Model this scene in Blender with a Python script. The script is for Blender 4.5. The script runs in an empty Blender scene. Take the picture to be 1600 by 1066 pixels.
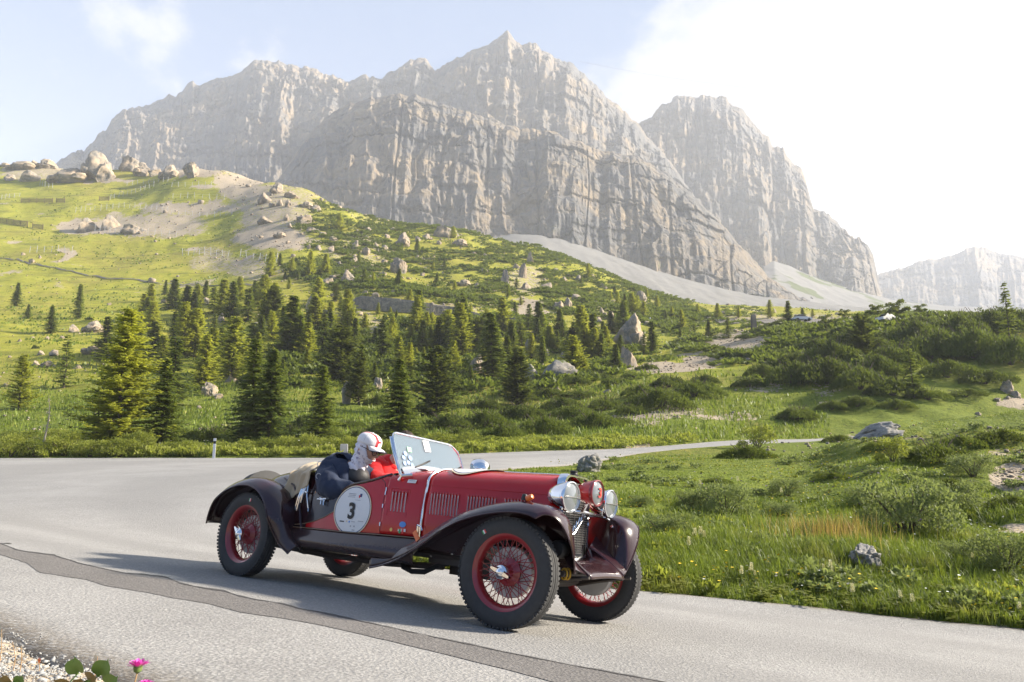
import bpy, bmesh, math, random
import numpy as np
from mathutils import Vector, Matrix

# ---------------------------------------------------------------- camera, sky, sun, exposure
SC = bpy.context.scene
COL = SC.collection
PITCH = math.radians(9.3)
F = 1150.0
cam = bpy.data.objects.new('camera', bpy.data.cameras.new('camera'))
COL.objects.link(cam)
cam.location = (0, 0, 0)
cam.rotation_euler = (math.pi/2 + PITCH, 0, 0)
cam.data.sensor_width = 36.0
cam.data.lens = F/1600*36
cam.data.clip_start = 0.05
cam.data.clip_end = 20000
cam.data.dof.use_dof = False
SC.camera = cam

SUN_AZ, SUN_EL = math.radians(84), math.radians(27)      # azimuth clockwise from the view direction
sdir = Vector((math.sin(SUN_AZ)*math.cos(SUN_EL), math.cos(SUN_AZ)*math.cos(SUN_EL), math.sin(SUN_EL)))
sun = bpy.data.objects.new('sun', bpy.data.lights.new('sun', 'SUN'))
COL.objects.link(sun)
sun.data.energy = 5.0
sun.data.angle = math.radians(4.5)
sun.data.color = (1.0, 0.91, 0.77)
sun.rotation_euler = (-sdir).to_track_quat('-Z', 'Y').to_euler()
sun.location = (60, 20, 60)

world = bpy.data.worlds.new('World')
SC.world = world
world.use_nodes = True
SKY_STRENGTH = 0.056
def build_sky():
    nt = world.node_tree; N = nt.nodes; L = nt.links
    N.clear()
    out = N.new('ShaderNodeOutputWorld'); bg = N.new('ShaderNodeBackground')
    bg.inputs['Strength'].default_value = SKY_STRENGTH
    L.new(bg.outputs[0], out.inputs[0])
    sky = N.new('ShaderNodeTexSky'); sky.sky_type = 'NISHITA'; sky.sun_disc = False
    sky.sun_elevation = SUN_EL; sky.sun_rotation = SUN_AZ
    sky.altitude = 2000; sky.air_density = 1.0; sky.dust_density = 1.6; sky.ozone_density = 1.5
    tc = N.new('ShaderNodeTexCoord')
    def math_(op, a, b=None, c=None, clamp=False):
        m = N.new('ShaderNodeMath'); m.operation = op; m.use_clamp = clamp
        for i, v in enumerate((a, b, c)):
            if v is None: continue
            if isinstance(v, (int, float)): m.inputs[i].default_value = v
            else: L.new(v, m.inputs[i])
        return m.outputs[0]
    def dot(vec):
        d = N.new('ShaderNodeVectorMath'); d.operation = 'DOT_PRODUCT'
        L.new(tc.outputs['Generated'], d.inputs[0]); d.inputs[1].default_value = vec
        return d.outputs['Value']
    def noise(scale, detail, rough, off=(0, 0, 0), stretch=(1, 1, 1.6)):
        mp = N.new('ShaderNodeMapping'); mp.inputs['Location'].default_value = off; mp.inputs['Scale'].default_value = stretch
        L.new(tc.outputs['Generated'], mp.inputs[0])
        n = N.new('ShaderNodeTexNoise'); n.inputs['Scale'].default_value = scale
        n.inputs['Detail'].default_value = detail; n.inputs['Roughness'].default_value = rough
        L.new(mp.outputs[0], n.inputs['Vector'])
        return n.outputs['Fac']
    def smooth(v, lo, hi):
        r = N.new('ShaderNodeMapRange'); r.interpolation_type = 'SMOOTHSTEP'
        r.inputs['From Min'].default_value = lo; r.inputs['From Max'].default_value = hi
        L.new(v, r.inputs['Value'])
        return r.outputs[0]
    # a bank of bright cloud towards the sun; scattered puffs elsewhere
    toward = dot((math.sin(math.radians(64)), math.cos(math.radians(64)), 0.0))
    n1 = noise(2.3, 8, 0.56, (0.32, 0.1, 0.55)); n2 = noise(9, 6, 0.6, (2, 1, 0))
    bank = smooth(math_('ADD', math_('ADD', toward, math_('MULTIPLY', math_('SUBTRACT', n1, 0.5), 0.85)), math_('MULTIPLY', math_('SUBTRACT', n2, 0.5), 0.34)), 0.49, 0.60)
    puffdir = pixel_dir(222, 62)
    near = dot(puffdir)
    n3 = noise(6, 9, 0.62, (1.4, 0.2, 0.9), (1, 1, 1.2))
    puff = smooth(math_('ADD', math_('MULTIPLY', math_('SUBTRACT', near, 1.0), 48.0), math_('MULTIPLY', math_('SUBTRACT', n3, 0.40), 2.8)), 0.02, 0.45)
    puff = math_('MULTIPLY', puff, 0.9)
    n4 = noise(1.7, 6, 0.5, (7, 3, 1))
    away = smooth(math_('MULTIPLY', dot((0, 1, 0)), -1.0), -0.45, 0.1)
    scat = math_('MULTIPLY', smooth(n4, 0.52, 0.68), away)
    allc = math_('MAXIMUM', math_('MAXIMUM', bank, puff), scat)
    shade = math_('ADD', toward, math_('MULTIPLY', math_('SUBTRACT', noise(4, 7, 0.55, (0, 5, 2)), 0.5), 0.5))
    ramp = N.new('ShaderNodeValToRGB')
    ramp.color_ramp.elements[0].position = 0.64; ramp.color_ramp.elements[0].color = (3.1, 3.25, 3.55, 1)
    ramp.color_ramp.elements[1].position = 1.0; ramp.color_ramp.elements[1].color = (12.0, 11.6, 11.0, 1)
    L.new(shade, ramp.inputs[0])
    # thin high veil that pales the blue
    veil = N.new('ShaderNodeMix'); veil.data_type = 'RGBA'
    veil.inputs['Factor'].default_value = 0.78
    L.new(sky.outputs[0], veil.inputs['A']); veil.inputs['B'].default_value = (0.80, 1.50, 2.85, 1)
    mix = N.new('ShaderNodeMix'); mix.data_type = 'RGBA'
    L.new(allc, mix.inputs['Factor']); L.new(veil.outputs['Result'], mix.inputs['A']); L.new(ramp.outputs[0], mix.inputs['B'])
    L.new(mix.outputs['Result'], bg.inputs['Color'])
CP, SP = math.cos(PITCH), math.sin(PITCH)
def pixel_dir(px, py):
    """direction of a point of the 1600 x 1066 picture, used to choose where things stand"""
    u, v = (px-800)/F, (533-py)/F
    return Vector((u, CP - v*SP, SP + v*CP)).normalized()
build_sky()

vs = SC.view_settings
vs.view_transform = 'Standard'; vs.look = 'None'; vs.gamma = 1.0; vs.use_curve_mapping = False
vs.exposure = 1.93
SC.cycles.max_bounces = 8; SC.cycles.diffuse_bounces = 3; SC.cycles.glossy_bounces = 3
SC.cycles.transmission_bounces = 6; SC.cycles.transparent_max_bounces = 8; SC.cycles.volume_bounces = 1
SC.cycles.use_denoising = True; SC.cycles.adaptive_threshold = .004
SC.cycles.sample_clamp_indirect = 6.0

# ---------------------------------------------------------------- noise
def _h(ix, iy, iz, seed):
    h = (ix.astype(np.uint32)*np.uint32(374761393) + iy.astype(np.uint32)*np.uint32(668265263) + iz.astype(np.uint32)*np.uint32(2246822519) + np.uint32(seed*974711 & 0xffffffff))
    h = (h ^ (h >> np.uint32(13)))*np.uint32(1274126177)
    h = h ^ (h >> np.uint32(16))
    return (h & np.uint32(0xffffff)).astype(np.float32)/np.float32(0xffffff)
def vnoise(x, y, z=None, seed=0):
    x = np.asarray(x, np.float32); y = np.asarray(y, np.float32)
    z = np.zeros_like(x) if z is None else np.asarray(z, np.float32)
    fx, fy, fz = np.floor(x), np.floor(y), np.floor(z)
    ix, iy, iz = fx.astype(np.int64), fy.astype(np.int64), fz.astype(np.int64)
    tx, ty, tz = x-fx, y-fy, z-fz
    tx = tx*tx*(3-2*tx); ty = ty*ty*(3-2*ty); tz = tz*tz*(3-2*tz)
    def c(a, b, d): return _h(ix+a, iy+b, iz+d, seed)
    x00 = c(0,0,0)*(1-tx)+c(1,0,0)*tx; x10 = c(0,1,0)*(1-tx)+c(1,1,0)*tx
    x01 = c(0,0,1)*(1-tx)+c(1,0,1)*tx; x11 = c(0,1,1)*(1-tx)+c(1,1,1)*tx
    return ((x00*(1-ty)+x10*ty)*(1-tz) + (x01*(1-ty)+x11*ty)*tz)*2-1
def fbm(x, y, z=None, oct=4, seed=0, gain=0.5, ridged=False):
    s = 0; a = 1.0; t = 0; f = 1.0
    for o in range(oct):
        n = vnoise(x*f, y*f, None if z is None else z*f, seed+o*17)
        if ridged: n = 1-2*np.abs(n)
        s = s+a*n; t += a; a *= gain; f *= 2.03
    return s/t
def sstep(a, b, x):
    t = np.clip((x-a)/(b-a), 0, 1); return t*t*(3-2*t)

# ---------------------------------------------------------------- mesh helpers
def link(name, me, mats=None, parent=None, smooth=False):
    o = bpy.data.objects.new(name, me); COL.objects.link(o)
    if mats is not None and not me.materials:
        for m in (mats if isinstance(mats, (list, tuple)) else [mats]): me.materials.append(m)
    if smooth: me.polygons.foreach_set('use_smooth', np.ones(len(me.polygons), bool))
    if parent is not None: o.parent = parent
    return o
def np_mesh(name, V, Fq):
    """V (n,3); Fq (m,3) or (m,4) index array"""
    V = np.ascontiguousarray(V, np.float32); Fq = np.ascontiguousarray(Fq, np.int32)
    me = bpy.data.meshes.new(name); m, k = Fq.shape
    me.vertices.add(len(V)); me.vertices.foreach_set('co', V.ravel())
    me.loops.add(m*k); me.loops.foreach_set('vertex_index', Fq.ravel())
    me.polygons.add(m); me.polygons.foreach_set('loop_start', np.arange(0, m*k, k, dtype=np.int32))
    me.polygons.foreach_set('loop_total', np.full(m, k, np.int32))
    me.update(calc_edges=True)
    return me
def attr(me, name, vals):
    a = me.attributes.new(name, 'FLOAT', 'POINT'); a.data.foreach_set('value', np.ascontiguousarray(vals, np.float32).ravel())
def grid_faces(nr, nc):
    i = np.arange(nr-1)[:, None]*nc + np.arange(nc-1)[None, :]
    i = i.ravel(); return np.stack([i, i+1, i+nc+1, i+nc], 1)
class MB:
    def __init__(s): s.v = []; s.f = []; s.mi = []
    def add(s, vs_, fs, mi=0):
        b = len(s.v); s.v += [tuple(v) for v in vs_]; s.f += [tuple(b+i for i in f) for f in fs]; s.mi += [mi]*len(fs); return s
    def box(s, c, d, mat=None, mi=0):
        P = [Vector((x*d[0]/2, y*d[1]/2, z*d[2]/2)) for x in (-1, 1) for y in (-1, 1) for z in (-1, 1)]
        if mat is not None: P = [mat @ p for p in P]
        P = [p+Vector(c) for p in P]
        return s.add(P, [(0,1,3,2),(4,6,7,5),(0,4,5,1),(2,3,7,6),(0,2,6,4),(1,5,7,3)], mi)
    def tube(s, pts, r, n=8, mi=0, cap=True, closed=False):
        pts = [Vector(p) for p in pts]; R = r if isinstance(r, (list, tuple)) else [r]*len(pts)
        rings = []; up = None
        for i, p in enumerate(pts):
            a = pts[i-1] if (i > 0 or closed) else p; b = pts[(i+1) % len(pts)] if (i < len(pts)-1 or closed) else p
            t = (b-a).normalized()
            if up is None: up = Vector((0,0,1)) if abs(t.z) < .9 else Vector((1,0,0))
            x = t.cross(up).normalized(); up = x.cross(t).normalized()
            rings.append([p + (x*math.cos(2*math.pi*k/n)+up*math.sin(2*math.pi*k/n))*R[i] for k in range(n)])
        V = [v for g in rings for v in g]; Fs = []
        m = len(pts)
        for i in range(m if closed else m-1):
            j = (i+1) % m
            for k in range(n): Fs.append((i*n+k, i*n+(k+1) % n, j*n+(k+1) % n, j*n+k))
        if cap and not closed: Fs += [tuple(range(n))[::-1], tuple((m-1)*n+k for k in range(n))]
        return s.add(V, Fs, mi)
    def lathe(s, prof, n=32, mat=None, mi=0, closed=False):
        """prof (r, h) revolved about local z"""
        V = []; Fs = []
        for r, h in prof:
            for k in range(n):
                a = 2*math.pi*k/n; V.append(Vector((r*math.cos(a), r*math.sin(a), h)))
        m = len(prof)
        for i in range(m if closed else m-1):
            j = (i+1) % m
            for k in range(n): Fs.append((i*n+k, i*n+(k+1) % n, j*n+(k+1) % n, j*n+k))
        if not closed:
            if prof[0][0] > 1e-5: Fs.append(tuple(range(n))[::-1])
            if prof[-1][0] > 1e-5: Fs.append(tuple((m-1)*n+k for k in range(n)))
        if mat is not None: V = [mat @ v for v in V]
        return s.add(V, Fs, mi)
    def grid(s, rows, mi=0, close=False):
        nr, nc = len(rows), len(rows[0]); V = [p for r in rows for p in r]; Fs = []
        for i in range(nr-1):
            for j in range(nc if close else nc-1):
                k = (j+1) % nc; Fs.append((i*nc+j, i*nc+k, (i+1)*nc+k, (i+1)*nc+j))
        return s.add(V, Fs, mi)
    def build(s, name, mats, parent=None, smooth=True, sharp=None, fixn=True):
        me = bpy.data.meshes.new(name); me.from_pydata(s.v, [], s.f); me.update()
        mats = mats if isinstance(mats, (list, tuple)) else [mats]
        for m in mats: me.materials.append(m)
        me.polygons.foreach_set('material_index', np.array(s.mi, np.int32))
        if fixn:
            bm = bmesh.new(); bm.from_mesh(me); bmesh.ops.recalc_face_normals(bm, faces=bm.faces[:]); bm.to_mesh(me); bm.free()
        if smooth:
            me.polygons.foreach_set('use_smooth', np.ones(len(me.polygons), bool))
            me.set_sharp_from_angle(angle=math.radians(sharp if sharp else 40))
        return link(name, me, None, parent)
def thing(name, label, cat, loc=(0,0,0), rotz=0, scale=1, group=None):
    o = bpy.data.objects.new(name, None); COL.objects.link(o)
    o.location = loc; o.rotation_euler = (0, 0, rotz); o.scale = (scale,)*3 if isinstance(scale, (int, float)) else scale
    return tag(o, label, cat, group)
def tag(o, label, cat, group=None):
    o['label'] = label; o['category'] = cat
    if group: o['group'] = group
    return o
def kind(o, k): o['kind'] = k; return o
def inst(name, me, parent=None):
    o = bpy.data.objects.new(name, me); COL.objects.link(o)
    if parent is not None: o.parent = parent
    return o

# ---------------------------------------------------------------- materials
class NT:
    def __init__(s, name):
        s.m = bpy.data.materials.new(name); s.m.use_nodes = True; s.t = s.m.node_tree; s.N = s.t.nodes; s.L = s.t.links
        s.N.clear(); s.out = s.N.new('ShaderNodeOutputMaterial')
    def node(s, typ, **kw):
        n = s.N.new(typ)
        for k, v in kw.items():
            if hasattr(n, k): setattr(n, k, v)
        return n
    def put(s, sock, v):
        if v is None: return
        if isinstance(v, bpy.types.NodeSocket): s.L.new(v, sock)
        elif isinstance(v, (tuple, list)): sock.default_value = tuple(v)+((1,) if len(v) == 3 and sock.type == 'RGBA' else ())
        else: sock.default_value = v
    def noise(s, scale, detail=4, rough=.55, vec=None, dist=0):
        n = s.node('ShaderNodeTexNoise'); n.inputs['Scale'].default_value = scale; n.inputs['Detail'].default_value = detail
        n.inputs['Roughness'].default_value = rough; n.inputs['Distortion'].default_value = dist
        if vec is not None: s.L.new(vec, n.inputs['Vector'])
        return n.outputs['Fac']
    def voro(s, scale, vec=None, feature='F1', out='Distance'):
        n = s.node('ShaderNodeTexVoronoi'); n.feature = feature; n.inputs['Scale'].default_value = scale
        if vec is not None: s.L.new(vec, n.inputs['Vector'])
        return n.outputs[out]
    def coord(s, kind_='Object', scale=(1,1,1), rot=(0,0,0)):
        tc = s.node('ShaderNodeTexCoord'); mp = s.node('ShaderNodeMapping'); mp.inputs['Scale'].default_value = scale; mp.inputs['Rotation'].default_value = rot
        s.L.new(tc.outputs[kind_], mp.inputs[0]); return mp.outputs[0]
    def pos(s, scale=(1,1,1)):
        g = s.node('ShaderNodeNewGeometry'); mp = s.node('ShaderNodeMapping'); mp.inputs['Scale'].default_value = scale
        s.L.new(g.outputs['Position'], mp.inputs[0]); return mp.outputs[0]
    def attr(s, name):
        a = s.node('ShaderNodeAttribute'); a.attribute_name = name; return a.outputs['Fac']
    def rand(s): return s.node('ShaderNodeObjectInfo').outputs['Random']
    def ramp(s, fac, *stops):
        r = s.node('ShaderNodeValToRGB'); e = r.color_ramp.elements
        while len(e) < len(stops): e.new(0.5)
        for el, (p, c) in zip(e, stops): el.position = p; el.color = tuple(c)+(1,) if len(c) == 3 else c
        s.L.new(fac, r.inputs[0]); return r.outputs[0]
    def mix(s, fac, a, b, blend='MIX'):
        m = s.node('ShaderNodeMix'); m.data_type = 'RGBA'; m.blend_type = blend
        s.put(m.inputs['Factor'], fac); s.put(m.inputs['A'], a); s.put(m.inputs['B'], b); return m.outputs['Result']
    def math(s, op, a, b=0.5, clamp=False):
        m = s.node('ShaderNodeMath'); m.operation = op; m.use_clamp = clamp; s.put(m.inputs[0], a); s.put(m.inputs[1], b); return m.outputs[0]
    def step(s, v, lo, hi):
        r = s.node('ShaderNodeMapRange'); r.interpolation_type = 'SMOOTHSTEP'
        r.inputs['From Min'].default_value = lo; r.inputs['From Max'].default_value = hi; s.L.new(v, r.inputs['Value']); return r.outputs[0]
    def bump(s, h, strength=.3, dist=.02, normal=None):
        b = s.node('ShaderNodeBump'); b.inputs['Strength'].default_value = strength; b.inputs['Distance'].default_value = dist
        s.L.new(h, b.inputs['Height'])
        if normal is not None: s.L.new(normal, b.inputs['Normal'])
        return b.outputs[0]
    def bsdf(s, color, rough=.5, metal=0, coat=0, bump=None, spec=.5, **kw):
        b = s.node('ShaderNodeBsdfPrincipled'); s.put(b.inputs['Base Color'], color); s.put(b.inputs['Roughness'], rough); s.put(b.inputs['Metallic'], metal)
        b.inputs['Coat Weight'].default_value = coat; b.inputs['Coat Roughness'].default_value = .04; b.inputs['Specular IOR Level'].default_value = spec
        for k, v in kw.items(): s.put(b.inputs[k], v)
        if bump is not None: s.L.new(bump, b.inputs['Normal'])
        s.L.new(b.outputs[0], s.out.inputs[0]); return b
def simple(name, color, rough=.5, metal=0, coat=0, var=.12, scale=9, spec=.5, bump=0):
    m = NT(name); c = m.coord()
    n = m.noise(scale, 5, .6, c)
    col = m.mix(n, tuple(x*(1-var) for x in color), tuple(min(1, x*(1+var)) for x in color))
    bp = m.bump(m.noise(scale*6, 3, .6, c), bump, .004) if bump else None
    m.bsdf(col, m.math('ADD', m.math('MULTIPLY', n, .12), rough-.06), metal, coat, bp, spec); return m.m
def foliage(name, dark, light, trans, tw=.35):
    """needle and leaf material: diffuse with light passing through, tone differs by plant and by clump"""
    m = NT(name); p = m.pos(); n = m.noise(1.3, 3, .6, p)
    f = m.math('ADD', m.math('MULTIPLY', m.rand(), .5), m.math('MULTIPLY', n, .55))
    col = m.mix(m.step(f, .2, .85), dark, light)
    d = m.node('ShaderNodeBsdfPrincipled'); m.put(d.inputs['Base Color'], col); d.inputs['Roughness'].default_value = .55; d.inputs['Specular IOR Level'].default_value = .25
    t = m.node('ShaderNodeBsdfTranslucent'); m.put(t.inputs['Color'], m.mix(f, trans, tuple(x*1.3 for x in trans)))
    x = m.node('ShaderNodeMixShader'); x.inputs[0].default_value = tw; m.L.new(d.outputs[0], x.inputs[1]); m.L.new(t.outputs[0], x.inputs[2])
    m.L.new(x.outputs[0], m.out.inputs[0]); return m.m
def rock_mat(name, grey, warm, scale, bump=.6, moss=0.0):
    m = NT(name); p = m.pos() if scale < .2 else m.coord()
    n1 = m.noise(scale, 8, .62, p); n2 = m.noise(scale*7, 6, .65, p)
    st = m.noise(scale*3, 6, .6, m.pos((1, 1, .12)) if scale < .2 else m.coord('Object', (1, 1, .25)))
    col = m.mix(m.step(n1, .38, .62), grey, warm)
    col = m.mix(m.step(st, .55, .75), col, tuple(x*.62 for x in grey))
    col = m.mix(m.step(n2, .52, .72), col, tuple(min(.8, x*1.25) for x in warm))
    if moss:
        g = m.node('ShaderNodeNewGeometry'); sx = m.node('ShaderNodeSeparateXYZ'); m.L.new(g.outputs['Normal'], sx.inputs[0])
        col = m.mix(m.step(m.math('ADD', sx.outputs['Z'], m.math('MULTIPLY', m.math('SUBTRACT', n2, .5), 1.2)), 1.05-moss, 1.15-moss), col, (.09, .115, .025))
    h = m.math('ADD', m.noise(scale*5, 8, .7, p), m.math('MULTIPLY', m.voro(scale*4, p), .5))
    m.bsdf(col, .9, bump=m.bump(h, bump, 1.2/max(scale*6, .1)*.2), spec=.2); return m.m

# ---------------------------------------------------------------- the lie of the land
PLANE = (0.09781178, 0.08293918, 0.99174288, 0.64564)        # the road surface around the car
def plane_z(x, y): return -(PLANE[0]*x + PLANE[1]*y + PLANE[3])/PLANE[2]
def e_of(py):
    v = (533-np.asarray(py, float))/F; return (SP + v*CP)/(CP - v*SP)
# columns of the survey: bearing, then distance forward and the height it has, given as its bearing row
SURVEY = {
 -700: [(12,None),(18,757),(24,728),(30,718),(40,704),(60,680),(90,600),(140,520),(200,440),(260,380),(320,320),(380,275),(420,272)],
 0: [(11,None),(15,776),(20,745),(30,717.5),(34,714),(40,702),(50,680),(65,640),(80,606),(110,550),(140,505),(180,466),(220,424),(260,380),(300,335),(345,290),(380,262),(420,264)],
 150: [(11,None),(15,776),(20,745),(31,717),(34,714),(40,701),(50,678),(65,642),(80,606),(110,547),(140,505),(180,466),(220,430),(260,388),(300,338),(340,296),(370,272),(420,276)],
 300: [(11,None),(15,775),(20,742),(32,716.5),(35,713),(42,700),(55,664),(80,608),(110,550),(140,505),(170,468),(200,441),(235,408),(270,365),(305,315),(330,278),(345,265),(420,290)],
 430: [(11,None),(15,775),(20,740),(33,716),(36,712),(45,692),(60,650),(80,596),(105,545),(135,498),(170,455),(210,408),(255,352),(290,312),(310,291),(350,310),(420,350)],
 520: [(10.5,None),(15,780),(21,737),(33,716),(37,710),(45,694),(60,655),(82,600),(108,548),(138,508),(165,462),(205,418),(250,365),(285,334),(300,327),(350,350),(420,390)],
 620: [(10.2,None),(15,784),(21,738),(34,714),(38,707),(45,694),(60,658),(82,603),(115,540),(145,497),(165,462),(195,438),(240,396),(280,364),(300,353),(350,372),(420,410)],
 760: [(9.8,None),(12,850),(15,800),(21,742),(27,722),(36,709),(40,702),(48,688),(60,662),(82,612),(115,556),(150,505),(180,472),(220,430),(265,390),(295,371),(350,395),(420,430)],
 900: [(8.7,None),(10,895),(13,838),(18,775),(24,737),(29,725),(37,707),(42,700),(50,686),(62,656),(78,618),(102,580),(140,532),(180,488),(230,448),(285,410),(350,430),(420,455)],
 1050: [(8.25,None),(10,893),(13,842),(18,780),(24,742),(31,722),(41,702),(45,695),(54,668),(68,625),(86,588),(120,554),(160,520),(215,488),(280,468),(350,480),(420,490)],
 1250: [(8.0,None),(10,905),(13,858),(18,790),(24,748),(32,714),(42,699),(50,690),(56,683),(64,650),(77,602),(97,560),(122,526),(160,506),(220,494),(300,489),(420,496)],
 1400: [(7.8,None),(10,915),(13,862),(18,785),(23,728),(28,692),(32,676),(37,684),(46,692),(52,690),(57,678),(64,646),(74,595),(88,548),(105,515),(140,503),(220,497),(300,493),(420,498)],
 1600: [(7.5,None),(9.5,935),(12,880),(17,795),(21,742),(26,705),(31,668),(36,655),(44,668),(56,674),(63,664),(70,628),(80,572),(93,528),(108,508),(140,505),(300,500),(420,500)],
 2300: [(7.2,None),(9.5,950),(12,890),(17,800),(22,730),(28,680),(35,640),(48,655),(70,660),(80,630),(95,560),(110,510),(140,495),(420,495)],
}
def pchip(xk, yk, x):
    h = np.diff(xk); d = np.diff(yk)/h
    m = np.zeros_like(yk)
    for i in range(1, len(xk)-1):
        if d[i-1]*d[i] > 0:
            w1 = 2*h[i]+h[i-1]; w2 = h[i]+2*h[i-1]; m[i] = (w1+w2)/(w1/d[i-1]+w2/d[i])
    m[0], m[-1] = d[0], d[-1]
    i = np.clip(np.searchsorted(xk, x)-1, 0, len(xk)-2); t = (x-xk[i])/h[i]
    return (1+2*t)*(1-t)**2*yk[i] + t*(1-t)**2*h[i]*m[i] + t*t*(3-2*t)*yk[i+1] + t*t*(t-1)*h[i]*m[i+1]
NLY = 700
LY = np.linspace(math.log(3.0), math.log(430), NLY)
SK = np.array([(p-800)/1165.0 for p in SURVEY])
def _survey_table():
    T = []
    for (pxk, kn), s in zip(SURVEY.items(), SK):
        d0 = kn[0][0]
        ds = [4.0, 5.5, 7.0] + [d0] if d0 > 7.3 else [3.5, 4.5, 6.0, d0]
        xs = [math.log(d) for d in ds]; ys = [plane_z(s*d, d)/d for d in ds]
        for d, py in kn[1:]: xs.append(math.log(d)); ys.append(float(e_of(py)))
        T.append(pchip(np.array(xs), np.array(ys), LY))
    T = np.array(T)
    fine = np.linspace(SK[0], SK[-1], 601)
    # smooth across bearings
    out = np.stack([pchip(SK, T[:, j], fine) for j in range(NLY)], 1)
    k = np.exp(-0.5*(np.arange(-9, 10)/4.0)**2); k /= k.sum()
    pad = np.pad(out, ((9, 9), (0, 0)), 'edge')
    out = sum(k[i]*pad[i:i+len(out)] for i in range(19))
    return fine, out
FS, FT = _survey_table()
def base_z(x, y):
    x = np.asarray(x, float); y = np.asarray(y, float)
    yc = np.maximum(y, 3.0)
    s = np.clip(x/yc, FS[0], FS[-1]); ly = np.clip(np.log(yc), LY[0], LY[-1])
    a = (s-FS[0])/(FS[1]-FS[0]); b = (ly-LY[0])/(LY[1]-LY[0])
    i = np.clip(a.astype(int), 0, len(FS)-2); j = np.clip(b.astype(int), 0, NLY-2); a = a-i; b = b-j
    e = FT[i, j]*(1-a)*(1-b) + FT[i+1, j]*a*(1-b) + FT[i, j+1]*(1-a)*b + FT[i+1, j+1]*a*b
    zs = e*yc
    w = sstep(3.2, 5.0, y)
    return plane_z(x, y)*(1-w) + zs*w
# ---- the road in plan: inner (meadow) edge and outer edge of the hairpin
def bez(pts, n):
    """Catmull-Rom through pts, resampled evenly"""
    P = np.array(pts, float); Q = np.vstack([2*P[0]-P[1], P, 2*P[-1]-P[-2]]); o = []
    for i in range(1, len(Q)-2):
        t = np.linspace(0, 1, 24, endpoint=False)[:, None]; p0, p1, p2, p3 = Q[i-1], Q[i], Q[i+1], Q[i+2]
        o.append(.5*((2*p1)+(-p0+p2)*t+(2*p0-5*p1+4*p2-p3)*t*t+(-p0+3*p1-3*p2+p3)*t**3))
    o = np.vstack(o+[P[-1:]]); s = np.r_[0, np.cumsum(np.hypot(*np.diff(o, axis=0).T))]
    u = np.linspace(0, s[-1], n); return np.stack([np.interp(u, s, o[:, 0]), np.interp(u, s, o[:, 1])], 1)
INNER = bez([(16, 6.2), (11, 7.0), (7.7, 7.68), (5.49, 8.30), (3.6, 8.67), (1.48, 8.95), (0.2, 9.55), (-0.85, 10.14), (-1.85, 10.75), (-3.1, 12.2), (-3.9, 14.2), (-3.8, 17.0), (-2.6, 19.8), (-1.1, 21.5), (.7, 24.5), (2.6, 28.5), (7.0, 38), (12.5, 44), (19.5, 49), (25, 52.5), (31, 55)], 420)
OUTER = bez([(10, -5.2), (6, -2.3), (2.3, .05), (-1.18, 2.47), (-2.5, 3.42), (-6, 6.2), (-12, 11.0), (-20, 16.5), (-27, 22), (-30, 27), (-28, 31), (-21, 32.0), (-16.6, 32.5), (-10.6, 33.2), (-6, 34.0), (-1.5, 36.6), (4.8, 40.5), (10.6, 45.5), (20.0, 52.8), (25, 55.8), (31, 58)], 420)
ROADPOLY = np.vstack([INNER, OUTER[::-1]])
def in_poly(x, y, P=None):
    P = ROADPOLY if P is None else P
    x = np.asarray(x, float).ravel(); y = np.asarray(y, float).ravel(); ins = np.zeros(len(x), bool)
    cand = np.where((x > P[:, 0].min()) & (x < P[:, 0].max()) & (y > P[:, 1].min()) & (y < P[:, 1].max()))[0]
    xc, yc = x[cand], y[cand]; r = np.zeros(len(cand), bool); j = len(P)-1
    for i in range(len(P)):
        yi, yj = P[i, 1], P[j, 1]
        if yi != yj:
            c = ((yi > yc) != (yj > yc)) & (xc < (P[j, 0]-P[i, 0])*(yc-yi)/(yj-yi)+P[i, 0]); r ^= c
        j = i
    ins[cand] = r; return ins
EDGE_PTS = np.vstack([INNER[::2], OUTER[::2]])
def edge_dist(x, y, far=14.0):
    x = np.asarray(x, float).ravel(); y = np.asarray(y, float).ravel(); d = np.full(len(x), far)
    c = np.where((x > -45) & (x < 62) & (y > -20) & (y < 86))[0]
    for k in range(0, len(c), 20000):
        q = c[k:k+20000]
        dd = (x[q, None]-EDGE_PTS[None, :, 0])**2+(y[q, None]-EDGE_PTS[None, :, 1])**2
        d[q] = np.minimum(far, np.sqrt(dd.min(1)))
    return d
def ground(x, y, full=False):
    """height of the natural ground; full also returns (on road, distance to road edge)"""
    shp = np.shape(x); x = np.asarray(x, float).ravel(); y = np.asarray(y, float).ravel()
    z = base_z(x, y); inside = in_poly(x, y); d = edge_dist(x, y)
    a = np.where(inside, 0, sstep(0.0, 3.0, d))
    h = .10*fbm(x/1.7, y/1.7, oct=3, seed=3) + .22*fbm(x/6, y/6, oct=3, seed=5)
    rt = sstep(.36, .48, x/np.maximum(y, 1)); h = h*(1-.7*sstep(13, 20, y)*(1-sstep(44, 56, y))*(1-rt)) + rt*sstep(9, 14, y)*(1-sstep(60, 80, y))*(.30*fbm(x/2.6, y/2.6, oct=3, seed=14)+.25*fbm(x/5, y/5, oct=2, seed=15, ridged=True))
    far = sstep(35, 110, y)
    h = h + far*(1.5*fbm(x/22, y/22, oct=4, seed=9) + .35*fbm(x/5, y/5, oct=2, seed=12)) + sstep(150, 300, y)*2.0*fbm(x/30, y/30, oct=3, seed=21, ridged=True)
    z = z + h*a
    z = z + np.where(inside, 0, .05*sstep(0, .5, d))
    if full: return z.reshape(shp), inside.reshape(shp), d.reshape(shp)
    return z.reshape(shp)
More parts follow.
